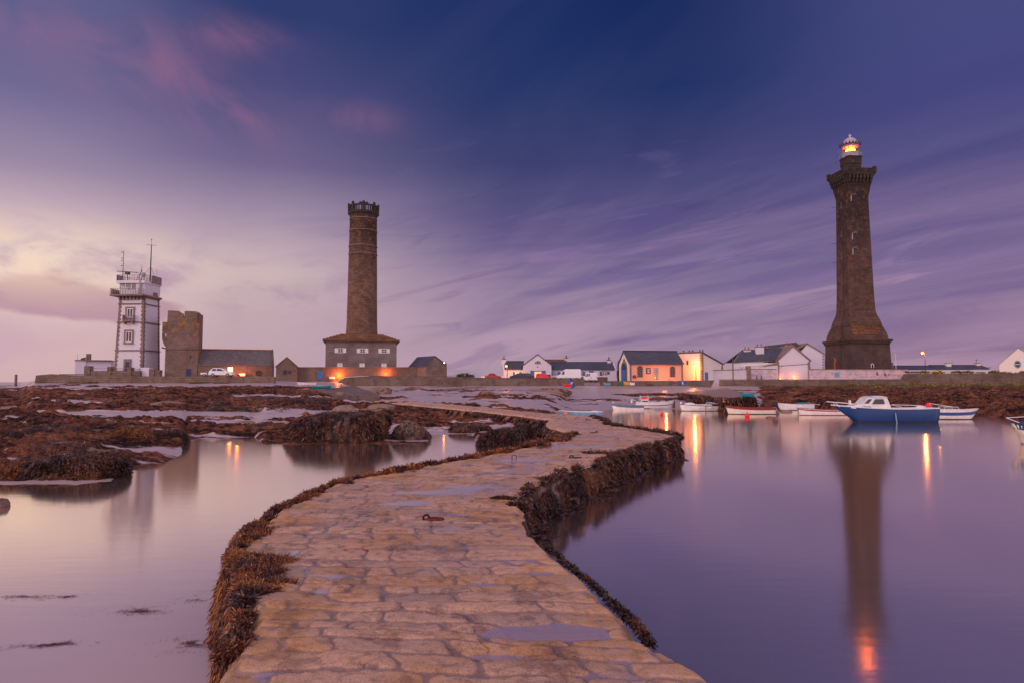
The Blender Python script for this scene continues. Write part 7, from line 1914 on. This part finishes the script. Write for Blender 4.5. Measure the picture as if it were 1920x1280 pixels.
# buoys
def buoy(px, py, r, label):
    g = G(px, py, 0); o = thing('mooring_buoy', g, 0, label, 'buoy', 'pink mooring buoys')
    MB().sphere((0, 0, r * .65), r, 18, 12).lathe([(r * .2, r * 1.6), (r * .25, r * 1.9), (r * .12, r * 1.95)], n=10).build('float', M['redb'], o, smooth=True)
    MB().tube([(.25 * r * math.cos(a), 0, r * 2.0 + .25 * r * math.sin(a)) for a in [i * math.pi / 4 for i in range(8)]], r * .06, 5, closed=True).build('ring', M['dark'], o)
buoy(1401, 781, .235, 'large pink buoy floating below the red rimmed boat'); buoy(1241, 777.5, .17, 'small red buoy floating below the little fishing boat')
# beached dinghies
def dinghy(px, py, D, L, label, hull, inner='grey', rz=0., h_=.4, name='dinghy', up=False):
    t, s = boat(name, px, py, D, L, L * .42, h_, label, hull, hull, inner=inner, bottom=None, rz=rz, thwarts=1, draft=.12, cat='dinghy', group='dinghies drawn up on the beach')
    return t
dinghy(575, 721.5, 122, 3.4, 'white dinghy lying on the sand left of the concrete ramp', 'wpaint', rz=R(8))
dinghy(604, 727.5, 99, 2.7, 'teal dinghy resting on the head of the concrete ramp', 'teal', 'teal', rz=R(180), h_=.30)
dinghy(1063.5, 723.4, 122, 1.5, 'small red dinghy on the sand beside the upright blue one', 'redb', 'redb', h_=.32)
u_ = dinghy(1069, 720.5, 124, 1.9, 'blue dinghy leaning upright against the quay wall', 'blue', 'blue', h_=.45); u_.rotation_euler = (R(75), R(62), R(20)); u_.location.z += .35
dinghy(1138, 721, 124, 1.25, 'tiny white and blue dinghy near the quay steps', 'lblue', 'wpaint', h_=.34)
dinghy(1162, 720.5, 124.5, 1.15, 'green dinghy between the tiny blue one and the yellow one', 'green', 'green', h_=.34)
dinghy(1174.5, 720, 124.5, 1.0, 'yellow dinghy beside the green one', 'yellow', 'yellow', h_=.40)
dinghy(1185, 720.5, 124.5, .95, 'white dinghy right of the yellow one', 'wpaint', 'wpaint', h_=.34)
dinghy(1218, 722, 123, 1.1, 'old greenish dinghy alone on the sand below the pink house', 'wood', 'green', h_=.30)
u_ = dinghy(1277, 722.5, 121, 1.5, 'royal blue dinghy on its side at the foot of the quay wall', 'blue', 'blue', h_=.6); u_.rotation_euler = (R(70), 0, R(10)); u_.location.z += .3
dinghy(1400, 742, 82.5, 1.7, 'blue covered dinghy at the seaward end of the slipway', 'teal', 'teal', h_=.28)

# ------------------------------------------------------------------ cars
def wheel(px_, s, r, par):
    w = MB(); n = 18
    rs = []
    for yy, rr_ in ((-.1, r * .8), (-.1, r), (.1, r), (.1, r * .8)): rs.append([(px_ + rr_ * math.cos(2 * math.pi * i / n), s + yy, r + rr_ * math.sin(2 * math.pi * i / n)) for i in range(n)])
    w.rings(rs); wl = w.build('wheel', M['black'], par)
    m = MB(); rs = []
    for yy, rr_ in ((-.115, r * .2), (-.112, r * .62), (.112, r * .62), (.115, r * .2)): rs.append([(px_ + rr_ * math.cos(2 * math.pi * i / n), s + yy, r + rr_ * math.sin(2 * math.pi * i / n)) for i in range(n)])
    m.rings(rs); m.build('rim', M['grey'], wl)
def car(name, px, py, D, rz, label, body, L=4.0, prof=None, glassp=None, W_=1.7, cat='car', face=1, group='vehicles parked on the quay', wb=(.19, .81), r=.31):
    t = thing(name, P(px, py, D), rz, label, cat, group)
    prof = [(x * L - L / 2, z) for x, z in prof]; n_ = len(prof)
    zm = max(z for x, z in prof)
    def sec(y, top): return [(x, y * (1 - .14 * max(0, (z - .85)) / max(.1, zm - .85)), z) for x, z in prof]
    V = sec(-W_ / 2, 0) + sec(W_ / 2, 0)
    mb = MB().add(V, [tuple(range(n_)), tuple(range(2 * n_ - 1, n_ - 1, -1))] + [((i + 1) % n_, i, n_ + i, n_ + (i + 1) % n_) for i in range(n_)])
    bo = mb.build('body', M[body], t); bv = bo.modifiers.new('bevel', 'BEVEL'); bv.width = .05; bv.segments = 3; bv.limit_method = 'ANGLE'
    for pane in glassp:
        pp = [(x * L - L / 2, z) for x, z in pane]
        for s_ in (-1, 1):
            V = []
            for off in (.012, -.03):
                V += [(x, s_ * (W_ / 2 * (1 - .14 * max(0, (z - .85)) / max(.1, zm - .85)) + off), z) for x, z in pp]
            k_ = len(pp); MB().add(V, [tuple(range(k_)), tuple(range(2 * k_ - 1, k_ - 1, -1))] + [((i + 1) % k_, i, k_ + i, k_ + (i + 1) % k_) for i in range(k_)]).build('side_window', M['glass'], t)
    for u in wb:
        for s_ in (-1, 1): wheel(u * L - L / 2, s_ * (W_ / 2 - .07), r, t)
    for s_ in (-1, 1):
        MB().sphere((L / 2 - .10, s_ * W_ * .36, .68), .13, 10, 8, (.7, 1, .7)).build('headlight', M['grey'], t)
        MB().box(-L / 2 - .01, -L / 2 + .06, s_ * W_ * .40 - .08, s_ * W_ * .40 + .08, .7, .9).build('tail_light', M['red'], t)
    for s_ in (-1, 1): MB().box(L * .10, L * .14, s_ * W_ * .5, s_ * (W_ * .5 + .16), .88, 1.0).build('mirror', M[body], t)
    return t
hatch = [(0.0, .30), (0.0, .78), (.03, .98), (.13, 1.42), (.22, 1.50), (.48, 1.50), (.58, 1.40), (.72, 1.02), (.93, .86), (1.0, .62), (1.0, .28)]
hatchg = [[(.12, 1.02), (.17, 1.36), (.31, 1.38), (.31, 1.0)], [(.34, 1.0), (.34, 1.38), (.50, 1.38), (.66, 1.0)]]
c_ = car('white_hatchback', 416.5, 705.6, 118.0 + 1.4, 0, 'white hatchback parked before the barn on top of the sea wall', 'carpaint', 4.1, hatch, hatchg)
tr_ = thing('small_trailer', P(389, 705.6, 120.3), 0, 'small white and green flat trailer behind the white hatchback', 'trailer')
MB().box(-1.0, .1, -.6, .6, .38, .72).build('bed', M['wpaint'], tr_); MB().box(.12, .75, -.6, .6, .22, .74).build('box', M['teal'], tr_); wheel(-.3, -.62, .24, tr_); wheel(-.3, .62, .24, tr_)
sedan = [(0, .3), (0, .80), (.02, .92), (.16, .98), (.26, 1.38), (.36, 1.44), (.56, 1.42), (.70, 1.02), (.94, .84), (1, .6), (1, .28)]
sedang = [[(.22, 1.0), (.29, 1.32), (.42, 1.34), (.42, 1.0)], [(.45, 1.0), (.45, 1.34), (.56, 1.32), (.66, 1.0)]]
car('dark_red_car', 925, 712.5, 137.6, 0, 'dark red saloon car left of the lit street lamp', 'carred', 3.3, sedan, sedang, 1.6)
car('black_estate_car', 972, 712.5, 137.8, R(180), 'black estate car parked under the lit street lamp', 'carblack', 3.6, [(0, .3), (0, .85), (.05, 1.38), (.15, 1.46), (.58, 1.46), (.72, 1.04), (.94, .88), (1, .62), (1, .28)], [[(.09, 1.0), (.12, 1.34), (.30, 1.36), (.30, 1.0)], [(.33, 1.0), (.33, 1.36), (.58, 1.36), (.68, 1.0)]], 1.6)
car('dark_low_car', 992, 713, 136.2, 0, 'low dark car at the right of the black estate car', 'carblack', 2.2, hatch, hatchg, 1.4, r=.25)
car('bright_red_car', 1017, 713, 137.9, R(-70), 'bright red hatchback seen end on beside the glowing doorway', 'redb', 3.6, hatch, hatchg, 1.6)
vanp = [(0, .35), (0, 2.25), (.03, 2.4), (.62, 2.4), (.70, 2.25), (.83, 1.42), (.97, 1.15), (1, .8), (1, .32)]
car('white_panel_van', 1066, 714.5, 133.5, R(180), 'large white panel van with its sloping bonnet to the left', 'carpaint', 4.7, vanp, [[(.68, 1.35), (.68, 1.95), (.73, 1.95), (.81, 1.35)]], 1.95, 'van', r=.33)
car('small_white_van', 1107, 715.5, 131.5, R(115), 'small white van seen from behind right of the panel van', 'carpaint', 2.6, [(0, .35), (0, 1.0), (.02, 1.7), (.08, 1.8), (.60, 1.8), (.75, 1.1), (.97, .95), (1, .7), (1, .32)], [[(.05, 1.05), (.08, 1.6), (.30, 1.62), (.30, 1.05)], [(.35, 1.05), (.35, 1.62), (.58, 1.6), (.70, 1.05)]], 1.6, 'van', r=.26)

# ------------------------------------------------------------------ iron mooring rings on the jetty
def ring(px, py, r, label, rz=0., stand=False, mat='rust', link=True):
    q = deckpt(px, py); i = int(np.argmin(np.hypot(wx.ravel() - q[0], wy.ravel() - q[1]))); z = float(Zd.ravel()[i])
    o = thing('mooring_ring', (q[0], q[1], max(z, q[2] + .012)), rz, label, 'mooring ring', 'iron mooring rings set in the jetty')
    N_ = 28; th_ = r * .14
    if stand:
        MB().tube([(r * math.cos(a), 0, r * .75 + r * math.sin(a)) for a in [2 * math.pi * i / N_ for i in range(N_)]], th_, 8, closed=True).build('ring', M['rustdark'], o, smooth=True)
    else:
        MB().tube([(r * 1.15 + r * 1.12 * math.cos(a), r * .72 * math.sin(a), th_ * 1.2) for a in [2 * math.pi * i / N_ for i in range(N_)]], th_, 10, closed=True).build('ring', M[mat], o, smooth=True)
        e = r * .42; MB().tube([(-.05 * r + e * math.cos(a), -e * .3 * math.sin(a), e * .7 + e * math.sin(a)) for a in [2 * math.pi * i / 20 for i in range(20)]], th_ * 1.05, 10, closed=True).build('eye_bolt', M['rustdark'], o, smooth=True)
    return o
ring(800, 978, .112, 'rusty red ring with a black eye bolt, nearest the camera', R(0))
ring(964, 861, .07, 'small dark ring standing upright in the middle of the paving', stand=True)
ring(1072, 860, .13, 'rusty ring lying near the right edge above the outer bend', R(2), mat='rustdark')
ring(1118, 812, .12, 'dark ring lying on the broad part of the jetty with its eye bolt', R(180), mat='rustdark')
ring(1082, 787, .09, 'small dark ring near the far side of the outer bend', stand=True)
ring(1100, 787, .12, 'small flat ring right beside the upright one at the far side', R(0), mat='rustdark')
ring(1029, 777, .09, 'dark standing ring close to the grey skiff', stand=True)
